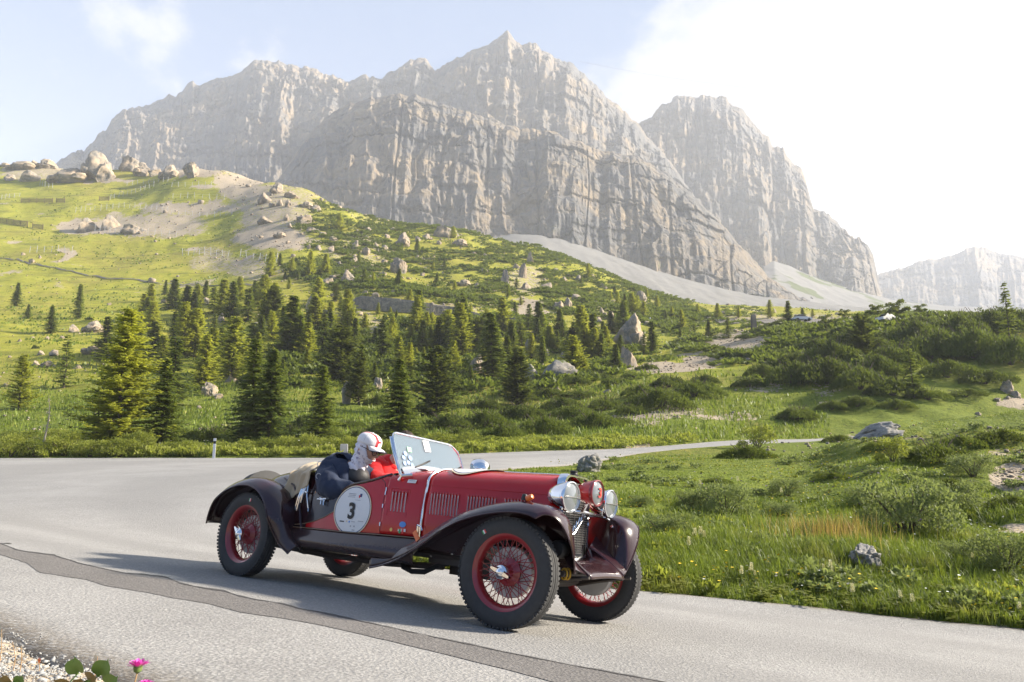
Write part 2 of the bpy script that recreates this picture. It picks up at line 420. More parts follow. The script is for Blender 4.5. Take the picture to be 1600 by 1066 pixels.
def at(px, py, off=0.0):
    """the spot on the ground seen in direction (px, py): its x, y, z"""
    d = pixel_dir(px, py); d = d/d.y
    ts = np.exp(np.linspace(math.log(2.2), math.log(425), 2200))
    g = ground(d.x*ts, ts) - d.z*ts
    i = np.argmax(g >= 0) if (g >= 0).any() else int(np.argmax(g))
    t = ts[i]
    if i > 0 and g[i] > 0 > g[i-1]: t = ts[i-1]+(ts[i]-ts[i-1])*(-g[i-1])/(g[i]-g[i-1])
    return Vector((d.x*t, t, float(ground(np.array([d.x*t]), np.array([t]))[0])+off))
def at_d(px, dist, off=0.0):
    x = (px-800)/1165.0*dist; return Vector((x, dist, float(ground(np.array([x]), np.array([float(dist)]))[0])+off))
def px_of(P):
    P = np.asarray(P, float); fw = P[..., 1]*CP+P[..., 2]*SP; up = -P[..., 1]*SP+P[..., 2]*CP
    return 800+F*P[..., 0]/fw, 533-F*up/fw

# ---------------------------------------------------------------- ground sheet
def ellipses(X, Y, items, seed):
    """how far a survey spot lies inside irregular patches (given by bearing)"""
    m = np.zeros(X.shape)
    for (cx, cy, rx, ry, st) in items:
        q = ((X-cx)/rx)**2+((Y-cy)/ry)**2
        m = np.maximum(m, st*(1-sstep(.35, 1.25, q)))
    return m
BARE = [(230,352,120,22,.66),(420,330,60,45,.62),(380,290,50,28,.72),(300,325,110,12,.7),(430,372,70,22,.8),(395,420,55,22,.55),(330,405,50,25,.5),(100,400,14,16,.8),(300,268,60,10,.8),(440,318,70,40,.5),
        (60,270,80,14,.6),(140,355,60,14,.9),(700,480,120,9,.5),(830,480,40,16,.7),(735,500,60,10,.4),(560,400,80,40,.45),(600,335,60,25,.4),(820,440,50,30,.5),
        (1050,574,75,9,1),(1100,562,40,10,.8),(1150,535,60,22,.7),(1010,655,50,14,.75),(1120,652,60,10,.6),(1000,695,22,10,1),(1050,640,45,12,.6),(1180,540,40,22,.6),(1300,610,30,14,.4),(1200,605,40,10,.5),
        (1590,745,45,25,1),(1585,630,40,10,.8),(1560,705,40,8,.5),(1370,684,70,8,.5),(1590,825,40,10,.9),(1300,632,30,6,.6),(1240,590,50,14,.45),(900,500,120,40,.3),(980,480,100,20,.4),(1250,500,160,10,.55),
        (130,520,60,8,.35),(240,445,80,8,.3),(40,410,60,6,.2),(560,500,60,25,.4),(590,520,30,30,.5)]
def build_ground():
    ys = np.r_[np.linspace(-9, 2.2, 22), np.exp(np.linspace(math.log(2.5), math.log(425), 640))]
    ss = np.linspace(-1.05, 1.05, 600)
    Y, S = np.meshgrid(ys, ss, indexing='ij'); X = S*(Y+10)
    Z, ins, d = ground(X, Y, True)
    # beyond the crest the land falls away, out of sight
    far = sstep(405, 425, Y); Z = Z - far*60
    low = np.where(ins, .10*sstep(0, .12, d)+.012, 0); Zs = Z - low
    V = np.stack([X, Y, Zs], -1).reshape(-1, 3)
    me = np_mesh('ground', V, grid_faces(*X.shape))
    PX, PY = px_of(np.stack([X, np.maximum(Y, 1), Z], -1))
    wob = fbm(X/9, Y/9, oct=4, seed=31); wob2 = fbm(X/3, Y/3, oct=3, seed=37)
    bare = ellipses(PX+wob*26+wob2*10, PY+wob2*7, BARE, 1)
    bare = np.maximum(bare, .8*sstep(.28, .6, fbm(X/14, Y/10, oct=4, seed=41))*sstep(120, 240, Y))
    verge = (1-sstep(.25, 1.1, d))*(~ins)*(Y < 7)
    bare = np.maximum(bare, np.where((Y < 6.5) & (~ins) & (X < 3), 1, 0)*.95)
    bare = np.maximum(bare, .45*(1-sstep(.0, .35, d)))
    dry = sstep(-.2, .6, fbm(X/20, Y/20, oct=3, seed=51))
    hill_turf = sstep(60, 110, Y)  # yellower, paler hill pasture takes over with distance
    attr(me, 'bare', bare); attr(me, 'dry', dry); attr(me, 'pasture', hill_turf)
    m = NT('alpine_turf')
    p = m.pos(); b = m.attr('bare'); n1 = m.noise(.35, 6, .6, p); n2 = m.noise(2.5, 5, .65, p); n3 = m.noise(14, 4, .6, p)
    turf = m.ramp(n2, (.25, (.060, .088, .012)), (.5, (.145, .185, .022)), (.75, (.225, .245, .034)))
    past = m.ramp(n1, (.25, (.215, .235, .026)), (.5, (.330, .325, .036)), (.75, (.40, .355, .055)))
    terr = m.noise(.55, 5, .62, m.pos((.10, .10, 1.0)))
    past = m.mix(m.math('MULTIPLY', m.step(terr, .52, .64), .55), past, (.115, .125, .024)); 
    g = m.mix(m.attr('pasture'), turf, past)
    g = m.mix(m.math('MULTIPLY', m.attr('dry'), m.step(n2, .4, .7)), g, (.30, .225, .065))
    g = m.mix(m.math('MULTIPLY', m.step(n3, .55, .75), .5), g, (.030, .045, .010))
    g = m.mix(m.step(m.noise(.9, 5, .7, p), .60, .68), g, (.05, .062, .016))
    v = m.voro(9, p); soil = m.ramp(v, (.0, (.54, .46, .35)), (.5, (.42, .35, .26)), (1, (.24, .19, .135)))
    soil = m.mix(m.noise(.2, 4, .6, p), soil, (.42, .34, .25))
    edge = m.math('ADD', b, m.math('MULTIPLY', m.math('SUBTRACT', m.noise(1.1, 8, .72, p), .5), 1.9))
    col = m.mix(m.step(edge, .38, .60), g, soil)
    h = m.math('ADD', n3, m.math('ADD', m.math('MULTIPLY', n2, 2), v))
    m.bsdf(col, .95, bump=m.bump(h, .8, .09), spec=.15)
    o = link('ground', me, m.m, smooth=True); return kind(o, 'structure')
GROUND = build_ground()

# ---------------------------------------------------------------- road
def asphalt(name, base, var, crackle=True):
    m = NT(name); p = m.pos(); n = m.noise(.7, 5, .6, p)
    stn = m.voro(70, p, 'F1', 'Color'); sep = m.node('ShaderNodeSeparateColor'); m.L.new(stn, sep.inputs[0])
    n2 = m.noise(34, 6, .75, p)
    col = m.mix(m.step(n, .3, .7), tuple(x*(1-var) for x in base), tuple(x*(1+var*.6) for x in base))
    col = m.mix(m.math('MULTIPLY', m.step(sep.outputs[0], .55, 1.0), .55), col, tuple(min(.7, x*1.5) for x in base))
    col = m.mix(m.math('MULTIPLY', m.step(n2, .52, .70), .65), col, tuple(x*.42 for x in base))
    if crackle:
        t = m.attr('across'); s = m.attr('along')
        for c, w, k in ((.22, .10, .42), (.50, .11, .50), (.72, .09, .44)):
            band = m.math('SUBTRACT', 1.0, m.step(m.math('ABSOLUTE', m.math('SUBTRACT', m.math('ADD', t, m.math('MULTIPLY', m.math('SUBTRACT', m.noise(.06, 2, .5, p), .5), .08)), c)), w*.15, w))
            col = m.mix(m.math('MULTIPLY', band, m.math('MULTIPLY', n, k)), col, tuple(x*.5 for x in base))
        edge = m.math('MAXIMUM', m.step(t, .955, .99), m.math('SUBTRACT', 1.0, m.step(t, .0, .02)))
        col = m.mix(m.math('MULTIPLY', edge, m.step(n2, .35, .55)), col, (.16, .135, .105))
    h = m.math('ADD', m.noise(90, 5, .8, p), m.voro(55, p))
    m.bsdf(col, .86, bump=m.bump(h, .65, .009), spec=.3); return m.m
M_ROAD = asphalt('weathered_asphalt', (.300, .289, .274), .12)
M_PATCH = asphalt('repair_asphalt', (.170, .158, .148), .14, False)
M_TAR = simple('crack_tar', (.075, .070, .066), .7)
def road_z(x, y): return base_z(x, y)
def build_road():
    nt = 46; ns = len(INNER); t = np.r_[0, np.linspace(0, 1, nt), 1]
    # match the two edges by arc length
    X = INNER[:, 0][:, None]*(1-t)+OUTER[:, 0][:, None]*t; Y = INNER[:, 1][:, None]*(1-t)+OUTER[:, 1][:, None]*t
    jag = .05*fbm(np.arange(ns)/2.0, np.zeros(ns), oct=3, seed=4)
    X[:, :2] += jag[:, None]; Y[:, :2] += jag[:, None]*.5
    Z = road_z(X, Y); Z[:, 0] -= .22; Z[:, -1] -= .22
    me = np_mesh('road', np.stack([X, Y, Z], -1).reshape(-1, 3), grid_faces(*X.shape))
    attr(me, 'across', np.broadcast_to(np.clip(t, 0, 1), X.shape)); sl = np.r_[0, np.cumsum(np.hypot(*np.diff(OUTER, axis=0).T))]
    attr(me, 'along', np.broadcast_to(sl[:, None], X.shape))
    o = link('road', me, M_ROAD, smooth=True); return kind(o, 'structure')
build_road()
def seam(name, t0, t1, i0, i1, mat, lift):
    i = np.arange(i0, i1); w = .004*fbm(i/9.0, i*0.0, oct=3, seed=12); thin = np.clip(.6+1.2*fbm(i/14.0, i*0.0+5, oct=3, seed=13), 0, 1)
    X = np.stack([INNER[i, 0]*(1-t)+OUTER[i, 0]*t for t in (t0+w, t0+w+(t1-t0)*thin)], 1); Y = np.stack([INNER[i, 1]*(1-t)+OUTER[i, 1]*t for t in (t0+w, t0+w+(t1-t0)*thin)], 1)
    kind(link(name, np_mesh(name, np.stack([X, Y, road_z(X, Y)+lift], -1).reshape(-1, 3), grid_faces(len(i), 2)), mat, smooth=True), 'structure')
M_SKID = simple('rubbered_asphalt', (.215, .205, .195), .8, var=.2)
seam('asphalt_seam', .858, .872, 215, 330, M_SKID, .012)
def plane_pt(px, py):
    d = pixel_dir(px, py); t = -PLANE[3]/(PLANE[0]*d.x+PLANE[1]*d.y+PLANE[2]*d.z); return d.x*t, d.y*t
def strip(name, up, lo, mat, lift, k=5, n=260, jag=.012, seed=1):
    def rs(pts):
        P = np.array([plane_pt(*q) for q in pts]); s = np.r_[0, np.cumsum(np.hypot(*np.diff(P, axis=0).T))]; u = np.linspace(0, s[-1], n)
        Q = np.stack([np.interp(u, s, P[:, 0]), np.interp(u, s, P[:, 1])], 1); return Q
    A, B = rs(up), rs(lo); j = np.arange(n)
    A[:, 1] += jag*fbm(j/5.0, np.zeros(n), oct=4, seed=seed); B[:, 1] += jag*fbm(j/5.0, np.zeros(n)+9, oct=4, seed=seed+5)
    if name == 'crack': A = A+(B-A)*(.5-.9*np.clip(fbm(j/6.0, np.zeros(n)+2, oct=4, seed=8)+.18, 0, .55))[:, None]
    t = np.linspace(0, 1, k); X = A[:, :1]*(1-t)+B[:, :1]*t; Y = A[:, 1:]*(1-t)+B[:, 1:]*t
    me = np_mesh(name, np.stack([X, Y, road_z(X, Y)+lift], -1).reshape(-1, 3), grid_faces(n, k)); return kind(link(name, me, mat, smooth=True), 'structure')
UP = [(-70,838),(0,849),(25,859),(44,863),(84,868),(125,881),(156,888),(194,896),(225,898),(262,903),(281,912),(319,920),(350,924),(375,932),(406,938),(437,943),(469,951),(500,956),(600,978),(700,1000),(800,1022),(900,1042),(1040,1068),(1200,1098)]
LO = [(-70,856),(0,867),(40,880),(47,884),(62,895),(134,906),(162,915),(231,926),(259,932),(325,943),(375,956),(437,965),(500,976),(600,1000),(700,1025),(800,1050),(860,1066),(1000,1100)]
strip('asphalt_patch', UP, LO, M_PATCH, .003)
strip('crack', [(x, y-.9) for x, y in UP], [(x, y+.9) for x, y in UP], M_TAR, .0055, 2, 420, .015, 3)
strip('crack', [(-40,848.2),(0,848.5),(18,848.3)], [(-40,849.5),(0,849.8),(18,850)], M_TAR, .0055, 2, 60, .01, 3)

# ---------------------------------------------------------------- mountains
def interp_line(line, px):
    L = np.array(line, float); return np.interp(px, L[:, 0], L[:, 1])
def massif(name, top, base, Dbase, setback, px0, px1, ncol, nrow, seed, mat, amp=1.0, jag=5):
    px = np.linspace(px0, px1, ncol); s = (px-800)/1165.0
    et = e_of(interp_line(top, px)); eb = e_of(interp_line(base, px))
    tau = np.r_[np.linspace(0, 1, nrow), 1+np.linspace(.05, .6, 8)]
    T, Sx = np.meshgrid(tau, s, indexing='ij'); ET, EB = np.meshgrid(np.ones(len(tau)), et)[1].T, np.meshgrid(np.ones(len(tau)), eb)[1].T
    Tc = np.minimum(T, 1)
    Db = Dbase(px) if callable(Dbase) else np.full(ncol, float(Dbase))
    st = setback(px) if callable(setback) else np.full(ncol, float(setback))
    D = Db[None, :] + st[None, :]*Tc**1.15
    H = (EB*Db[None, :]) + (ET*(Db+st)[None, :]-EB*Db[None, :])*Tc
    U = Sx*Db[None, :]; W = H
    wx = 26*fbm(U/150, W/260, oct=3, seed=seed+50)                              # warp so that walls do not run dead straight
    r1 = fbm((U+wx)/150, W/620, oct=3, seed=seed, ridged=True)
    r2 = fbm((U+wx*.6)/44, W/420+9, oct=4, seed=seed+3, ridged=True)
    r3 = fbm((U+wx*.25)/11, W/150, oct=4, seed=seed+7, ridged=True)
    cx = (U+wx*.3)/34+.8*fbm(U/60, W/60, oct=2, seed=seed+31); r4 = vnoise(np.floor(cx), np.floor(W/70+3*vnoise(np.floor(cx), cx*0, seed=seed+2)), seed=seed+8)+.6*vnoise(np.floor(cx*2.7+5), np.floor(W/24+5*vnoise(np.floor(cx*2.7), cx*0, seed=seed+4)), seed=seed+9)
    lw = W/26+1.6*fbm(U/120, W/120, oct=3, seed=seed+11); ledge = (lw-np.floor(lw)); ledge = np.minimum(ledge, (1-ledge)*6)
    env = sstep(0, .06, Tc)*(1-.86*sstep(.86, 1, Tc))
    crack = np.exp(-(fbm((U+wx*.6)/46, W/620, oct=4, seed=seed+60, gain=.4)/.03)**2)+.5*np.exp(-(fbm((U+W*.30+wx)/90, (W-U*.3)/420, oct=3, seed=seed+61)/.02)**2)
    lb = np.floor(lw*1.0); band = vnoise(lb*7.3, U/90, seed=seed+62)
    disp = amp*(38*r1+17*r2+5*r3+7*r4+9*(ledge-.4)+8*band-8*crack+3.5*fbm(U/7, W/13, oct=4, seed=seed+40, ridged=True))*env
    over = T-1
    D = D - disp + np.maximum(over, 0)*st[None, :]*1.4 + 60*np.maximum(over, 0)
    H = H - np.maximum(over, 0)*st[None, :]*1.0
    jn = (fbm(U/30, U*0, oct=5, seed=seed+21, gain=.66)*jag*1.1 + np.abs(fbm(U/11, U*0+3, oct=3, seed=seed+22))*jag*.9 - .2*jag)*sstep(.75, 1, Tc)
    H = H + jn + amp*2.5*r3*env
    V = np.stack([Sx*D, D, H], -1).reshape(-1, 3)
    me = np_mesh(name, V, grid_faces(len(tau), ncol)); o = link(name, me, mat); return kind(o, 'structure')
def cliff_mat(name):
    m = NT(name); p = m.pos()
    big = m.noise(.010, 6, .62, p); mid = m.noise(.06, 7, .65, p)
    streak = m.noise(.085, 7, .66, m.pos((1, 1, .05))); strata = m.noise(.05, 6, .6, m.pos((.12, .12, 1)))
    col = m.mix(m.step(m.math('ADD', m.math('MULTIPLY', big, .6), m.math('MULTIPLY', mid, .4)), .42, .60), (.118, .115, .112), (.245, .190, .128))
    col = m.mix(m.math('MULTIPLY', m.step(streak, .47, .64), .70), col, (.082, .086, .096))
    col = m.mix(m.math('MULTIPLY', m.step(strata, .56, .70), .6), col, (.225, .205, .178))
    wv = m.node('ShaderNodeVectorMath'); wv.operation = 'ADD'; nv = m.node('ShaderNodeTexNoise'); nv.inputs['Scale'].default_value = .03; nv.inputs['Detail'].default_value = 5; m.L.new(p, nv.inputs['Vector'])
    sc_ = m.node('ShaderNodeVectorMath'); sc_.operation = 'SCALE'; sc_.inputs['Scale'].default_value = 22; m.L.new(nv.outputs['Color'], sc_.inputs[0]); m.L.new(m.pos((1, 1, .13)), wv.inputs[0]); m.L.new(sc_.outputs[0], wv.inputs[1])
    cr = m.voro(.045, wv.outputs[0], 'DISTANCE_TO_EDGE'); line = m.math('SUBTRACT', 1.0, m.step(cr, .0, .07))
    col = m.mix(m.math('MULTIPLY', line, m.math('MULTIPLY', m.step(mid, .40, .62), .42)), col, (.085, .084, .088))
    green = m.math('MULTIPLY', m.step(m.noise(.018, 6, .7, m.pos((1, 1, .6))), .60, .68), m.step(m.noise(.12, 5, .7, p), .45, .6))
    sz = m.node('ShaderNodeSeparateXYZ'); m.L.new(p, sz.inputs[0]); low = m.math('SUBTRACT', 1.0, m.step(sz.outputs['Z'], 150, 330))
    col = m.mix(m.math('MULTIPLY', m.math('MULTIPLY', green, low), .6), col, (.10, .12, .05))
    h = m.math('ADD', m.noise(.13, 9, .7, m.pos((1, 1, .45))), m.math('MULTIPLY', m.step(cr, .0, .12), .5))
    m.bsdf(col, .95, bump=m.bump(h, .9, 5.0), spec=.12); return m.m
M_CLIFF = cliff_mat('dolomite_cliff')
BACK = [(20,300),(40,262),(55,250),(66,240),(78,236),(84,240),(90,232),(100,222),(110,210),(118,206),(125,192),(140,178),(155,172),(180,166),(205,160),(213,154),(218,148),(228,152),(240,142),(256,128),(266,131),(285,128),(300,128),(320,121),(340,112),(356,99),(372,95),(400,95),(415,102),(430,106),(450,108),(470,110),(480,116),(495,119),(508,128),(522,133),(535,124),(548,120),(565,120),(580,124),(600,114),(614,105),(628,97),(645,92),(655,93),(662,102),(670,113),(680,108),(700,95),(718,84),(735,76),(750,72),(765,68),(774,62),(783,55),(793,49),(800,56),(806,65),(820,74),(830,71),(838,70),(848,78),(862,86),(872,94),(890,99),(900,103),(912,112),(925,120),(940,131),(950,140),(960,155),(972,162),(985,174),(995,184),(1008,194),(1020,208),(1040,230),(1075,268),(1110,310),(1150,360),(1200,420),(1290,470)]
FRONT = [(380,330),(405,290),(425,262),(440,235),(458,212),(475,195),(490,180),(520,165),(560,150),(600,146),(640,152),(680,163),(720,176),(760,186),(800,196),(850,206),(900,217),(960,237),(1020,250),(1060,270),(1100,305),(1140,345),(1180,392),(1215,430),(1250,455),(1280,470)]
TOWER = [(960,240),(985,208),(1000,197),(1012,194),(1025,193),(1036,184),(1047,172),(1056,162),(1066,160),(1074,152),(1085,148),(1095,149),(1104,153),(1118,152),(1130,148),(1145,150),(1163,148),(1168,156),(1180,166),(1190,172),(1203,186),(1212,197),(1222,210),(1232,216),(1236,228),(1255,231),(1261,246),(1272,256),(1284,266),(1289,282),(1293,305),(1298,325),(1308,332),(1322,336),(1335,350),(1345,360),(1356,373),(1366,380),(1376,379),(1386,390),(1391,402),(1394,425),(1398,455),(1402,470)]
flat = lambda *p: list(p)
massif('mountain', BACK, flat((0,330),(430,330),(1290,480)), 980, 330, 18, 1290, 860, 210, 3, M_CLIFF, 1.0, 9)
massif('mountain', FRONT, flat((380,360),(500,390),(760,420),(900,420),(1100,470),(1300,490)), 690, 190, 380, 1282, 860, 210, 13, M_CLIFF, .72, 5)
massif('mountain', TOWER, flat((900,470),(1402,500)), 1150, 330, 955, 1403, 420, 210, 23, M_CLIFF, 1.25, 9)
massif('mountain', flat((1330,470),(1380,440),(1397,428),(1420,422),(1445,417),(1470,408),(1482,404),(1490,408),(1510,401),(1530,396),(1545,389),(1560,385),(1575,388),(1600,397),(1660,405),(1750,380),(1900,410)), flat((1300,500),(1800,505)), 1750, 350, 1325, 1800, 420, 90, 33, M_CLIFF, .9, 5)
def scree(name, top, base, D0, D1, px0, px1, seed, green=0.0):
    px = np.linspace(px0, px1, 300); s = (px-800)/1165.0; tau = np.linspace(0, 1, 90)
    et = e_of(interp_line(top, px)); eb = e_of(interp_line(base, px))
    T = tau[:, None]; D = D0+(D1-D0)*T+0*s[None, :]
    H = eb*D0+(et*D1-eb*D0)*(T**1.08); U = s[None, :]*D
    gul = fbm(U/26, D/150, oct=3, seed=seed)
    H = H + 2.2*gul*np.minimum(1, 4*T*(1-T)+.1) + .8*fbm(U/9, D/14, oct=3, seed=seed+3)
    me = np_mesh(name, np.stack([U+0*D, D, H], -1).reshape(-1, 3), grid_faces(90, 300))
    attr(me, 'green', np.clip(green*sstep(.1, .5, fbm(U/60, D/50, oct=4, seed=seed+9)), 0, 1))
    return kind(link(name, me, M_SCREE, smooth=True), 'structure')
def scree_mat():
    m = NT('scree'); p = m.pos(); n = m.noise(.05, 6, .6, p); n2 = m.noise(.5, 6, .7, p); st = m.noise(.06, 4, .6, m.pos((1, .15, .15)))
    col = m.ramp(m.math('ADD', m.math('MULTIPLY', n, .5), m.math('MULTIPLY', st, .5)), (.3, (.155, .15, .142)), (.55, (.205, .198, .188)), (.75, (.255, .232, .20)))
    col = m.mix(m.step(n2, .55, .7), col, (.21, .2, .19))
    col = m.mix(m.step(m.math('ADD', m.attr('green'), m.math('MULTIPLY', m.math('SUBTRACT', n2, .5), .5)), .35, .6), col, (.085, .105, .035))
    m.bsdf(col, .95, bump=m.bump(n2, .6, .8), spec=.1); return m.m
M_SCREE = scree_mat()
scree('scree_slope', flat((640,400),(740,380),(765,372),(800,366),(840,368),(880,373),(915,384),(950,395),(1000,412),(1050,427),(1100,441),(1150,453),(1200,463),(1300,474),(1420,486)), flat((640,480),(1000,500),(1420,520)), 430, 690, 640, 1420, 5, .25)
scree('scree_slope', flat((1080,478),(1130,470),(1180,440),(1210,412),(1228,408),(1250,415),(1300,436),(1350,452),(1390,462),(1420,470),(1500,478),(1700,486)), flat((1080,510),(1700,510)), 760, 1180, 1080, 1700, 8, 1.1)
# ---------------------------------------------------------------- plants: prototypes
rng = np.random.default_rng(7)
M_BARK = simple('conifer_bark', (.10, .075, .055), .9, scale=14, var=.35, bump=.5)
M_DEAD = simple('bleached_wood', (.36, .31, .25), .85, scale=12, var=.3, bump=.4)
M_SPRUCE = foliage('spruce_needles', (.024, .045, .012), (.140, .172, .028), (.26, .31, .035), .40)
M_LARCH = foliage('larch_needles', (.150, .185, .024), (.340, .345, .046), (.46, .48, .05), .48)
M_PINE = foliage('pine_needles', (.044, .066, .017), (.108, .130, .028), (.18, .21, .03), .38)
M_MUGO = foliage('mountain_pine_needles', (.018, .035, .010), (.120, .150, .027), (.20, .25, .032), .34)
M_LEAF = foliage('shrub_leaves', (.055, .080, .017), (.240, .255, .048), (.34, .38, .05), .42)
M_WILLOW = foliage('willow_leaves', (.065, .095, .034), (.19, .225, .085), (.25, .30, .08), .38)
def rhombs(base, tip, side, fold=None):
    """thin four-cornered needle sprays: base, two shoulders, tip (n,3 each)"""
    n = len(base); mid = base+(tip-base)*.45
    V = np.empty((n, 4, 3), np.float32); V[:, 0] = base; V[:, 1] = mid+side; V[:, 2] = tip; V[:, 3] = mid-side
    if fold is not None: V[:, 1] -= fold; V[:, 3] -= fold
    i = np.arange(n)[:, None]*4
    return V.reshape(-1, 3), np.concatenate([i+np.array([[0, 1, 2]]), i+np.array([[0, 2, 3]])])
def unit(v): return v/np.maximum(np.linalg.norm(v, axis=-1, keepdims=True), 1e-9)
def conifer(seed, H=1.0, R=.2, whorls=38, nb=8, droop=.45, gap=.12, low=.05, power=1.05, spray=.075, wide=.26, irregular=.25, up=0.0):
    """crown of a conifer of height H: whorls of boughs carrying sprays"""
    r = np.random.default_rng(seed); B, T, S = [], [], []
    lop = r.uniform(-.12, .12, 2)
    for i in range(whorls):
        t = (i+r.uniform(-.3, .3))/whorls; z = H*(low+(1-low)*np.clip(t, 0, .995)**.92)
        prof = (1-(z-H*low)/(H*(1-low)))**power
        bulge = 1+irregular*math.sin(i*1.7+seed)
        for b in range(nb if t < .85 else max(4, nb-3)):
            if r.random() < gap: continue
            a = r.uniform(0, 2*math.pi); L = R*max(prof, .03)*bulge*r.uniform(.62, 1.18)*(1+lop[0]*math.cos(a)+lop[1]*math.sin(a))+.012*H
            if t < .12: L *= r.uniform(.5, 1)
            n = max(3, int(L/(spray*.42)))
            u = np.linspace(.12, 1, n)+r.uniform(-.04, .04, n)
            d = np.array([math.cos(a), math.sin(a), 0]); side = np.array([-d[1], d[0], 0])
            pz = z+L*(-droop*u+up*u+.28*u**2.2) + r.normal(0, .004, n)
            P = d[None]*(L*u)[:, None]+np.array([0, 0, 1.0])[None]*pz[:, None]
            for sgn in (-1, 1, 0):
                ang = r.uniform(.45, .95, n)*sgn
                dirv = d[None]*np.cos(ang)[:, None]+side[None]*np.sin(ang)[:, None]; dirv = dirv+np.array([0, 0, 1.0])*(r.uniform(-.45, .12, n)-droop*.35+up*.8)[:, None]
                ln = spray*r.uniform(.7, 1.35, n)*(1.1-.45*u)
                B.append(P); T.append(P+unit(dirv)*ln[:, None])
                sv = np.cross(dirv, np.array([0, 0, 1.0])); S.append(unit(sv+r.normal(0, .35, sv.shape))*(ln*wide*r.uniform(.7, 1.3, n))[:, None])
    B, T, S = np.concatenate(B), np.concatenate(T), np.concatenate(S)
    return rhombs(B, T, S, np.array([0, 0, 1.0])*.004*H)
def trunk_mesh(name, seed, H=1.0, r0=.014, limbs=10, top=.97, lean=.01, mat=None, limb=.09, lo=.05):
    r = random.Random(seed); m = MB()
    pts = [(lean*math.sin(k*.9+seed), lean*math.cos(k*1.3+seed), H*top*k/9-.03*(k == 0)) for k in range(10)]
    m.tube(pts, [r0*(1.35 if k == 0 else 1)*(1-k/9.6) for k in range(10)], 8)
    for k in range(limbs):
        t = r.uniform(lo, .85); a = r.uniform(0, 6.28); L = limb*(1-t)*r.uniform(.7, 1.3)
        z = t*H*top; i = int(t*9); p = pts[i]
        m.tube([(p[0], p[1], z), (p[0]+L*.5*math.cos(a), p[1]+L*.5*math.sin(a), z-.12*L), (p[0]+L*math.cos(a), p[1]+L*math.sin(a), z-.1*L)], [r0*.32*(1-t*.5), r0*.2, r0*.08], 5)
    me_o = m.build(name, mat or M_BARK); me = me_o.data; bpy.data.objects.remove(me_o); return me
def proto(kind_, seed, crown, mat, **tk):
    V, Fc = crown; me = np_mesh(kind_+'_crown', V, Fc); me.materials.append(mat)
    return (trunk_mesh(kind_+'_trunk', seed, **tk), me)
SPRUCE = [proto('spruce', s, conifer(s, R=R, whorls=w, nb=nb, droop=dr, gap=.10, spray=.050, wide=.24), M_SPRUCE, r0=.014, limb=.12) for s, R, w, nb, dr in ((1, .19, 44, 9, .55), (2, .225, 42, 10, .6), (3, .165, 46, 8, .5), (4, .205, 38, 9, .42))]+[proto('spruce', s, conifer(s, R=R, whorls=30, nb=8, droop=.4, gap=.28, spray=.055, wide=.24, irregular=.6, power=.9), M_SPRUCE, r0=.015, limb=.16, limbs=16) for s, R in ((5, .20), (6, .24))]
SPARSE = [proto('spruce', s, conifer(s, R=.24, whorls=24, nb=7, droop=.30, gap=.22, spray=.055, wide=.22, irregular=.4), M_SPRUCE, r0=.015, limb=.2, limbs=16) for s in (11, 12)]
LARCH = [proto('larch', s, conifer(s, R=R, whorls=w, nb=9, droop=.18, gap=.2, spray=.050, wide=.26, irregular=.35, low=.06, power=.82, up=.08), M_LARCH, r0=.015, limb=.2, limbs=18) for s, R, w in ((21, .18, 44), (22, .22, 40), (23, .16, 44))]
PINE = [proto('pine', s, conifer(s, R=R, whorls=34, nb=9, droop=.05, gap=.12, spray=.060, wide=.30, irregular=.3, low=.06, power=.5, up=.2), M_PINE, r0=.017, limb=.16) for s, R in ((31, .20), (32, .26))]
def leafy_crown(s):
    V, Fc = leafy(s, 1500, .42, .62, .060, .020, 14); V = V.copy(); V[:, 2] = V[:, 2]*1.0+.42; return V, Fc
def young_trees(): return [proto('young_tree', s, leafy_crown(s), M_PINE, r0=.022, limb=.5, limbs=12, top=.8, lo=.45) for s in (41, 42)]
# bigger, finer crowns for the trees nearest the road
NEAR_LARCH = proto('larch', 51, conifer(51, R=.215, whorls=62, nb=11, droop=.30, gap=.22, spray=.034, wide=.22, irregular=.35, low=.04, power=.60, up=.05), M_LARCH, r0=.013, limb=.2, limbs=30)
NEAR_SPRUCE = [proto('spruce', s, conifer(s, R=R, whorls=50, nb=12, droop=.5, gap=.16, spray=.040, wide=.20, irregular=.28, low=.02, power=.95), M_SPRUCE, r0=.016, limb=.2, limbs=20) for s, R in ((61, .245), (62, .28))]
def dome(seed, n=420, R=1.0, H=.62, tuft=5, length=.17, wide=.016, lean=.55, flat=.9, stems=True):
    """a low shrub: shoots that stand up all over an uneven mound, each a brush of needles"""
    r = np.random.default_rng(seed)
    a = r.uniform(0, 2*math.pi, n); rr = np.sqrt(r.uniform(0, 1, n)); lob = 1+.22*np.sin(a*3+seed)+.14*np.sin(a*5+seed*2)
    x, y = R*rr*np.cos(a)*lob, R*rr*np.sin(a)*lob
    hz = H*np.sqrt(np.maximum(0, 1-rr**2.2))*(.78+.35*vnoise(x*2.6/R+seed, y*2.6/R))*r.uniform(.5, 1.12, n)
    P = np.stack([x, y, hz*flat], 1); out = unit(np.stack([x*lean/R, y*lean/R, np.full(n, .75)], 1)+r.normal(0, .22, (n, 3)))
    B, T, S = [], [], []
    for k in range(tuft):
        d = unit(out+r.normal(0, .42, (n, 3))); L = length*r.uniform(.6, 1.3, (n, 1))
        B.append(P-out*length*.4*r.uniform(0, 1, (n, 1))); T.append(B[-1]+d*L); S.append(unit(np.cross(d, r.normal(0, 1, (n, 3))))*wide*r.uniform(.7, 1.4, (n, 1)))
    return rhombs(np.concatenate(B), np.concatenate(T), np.concatenate(S))
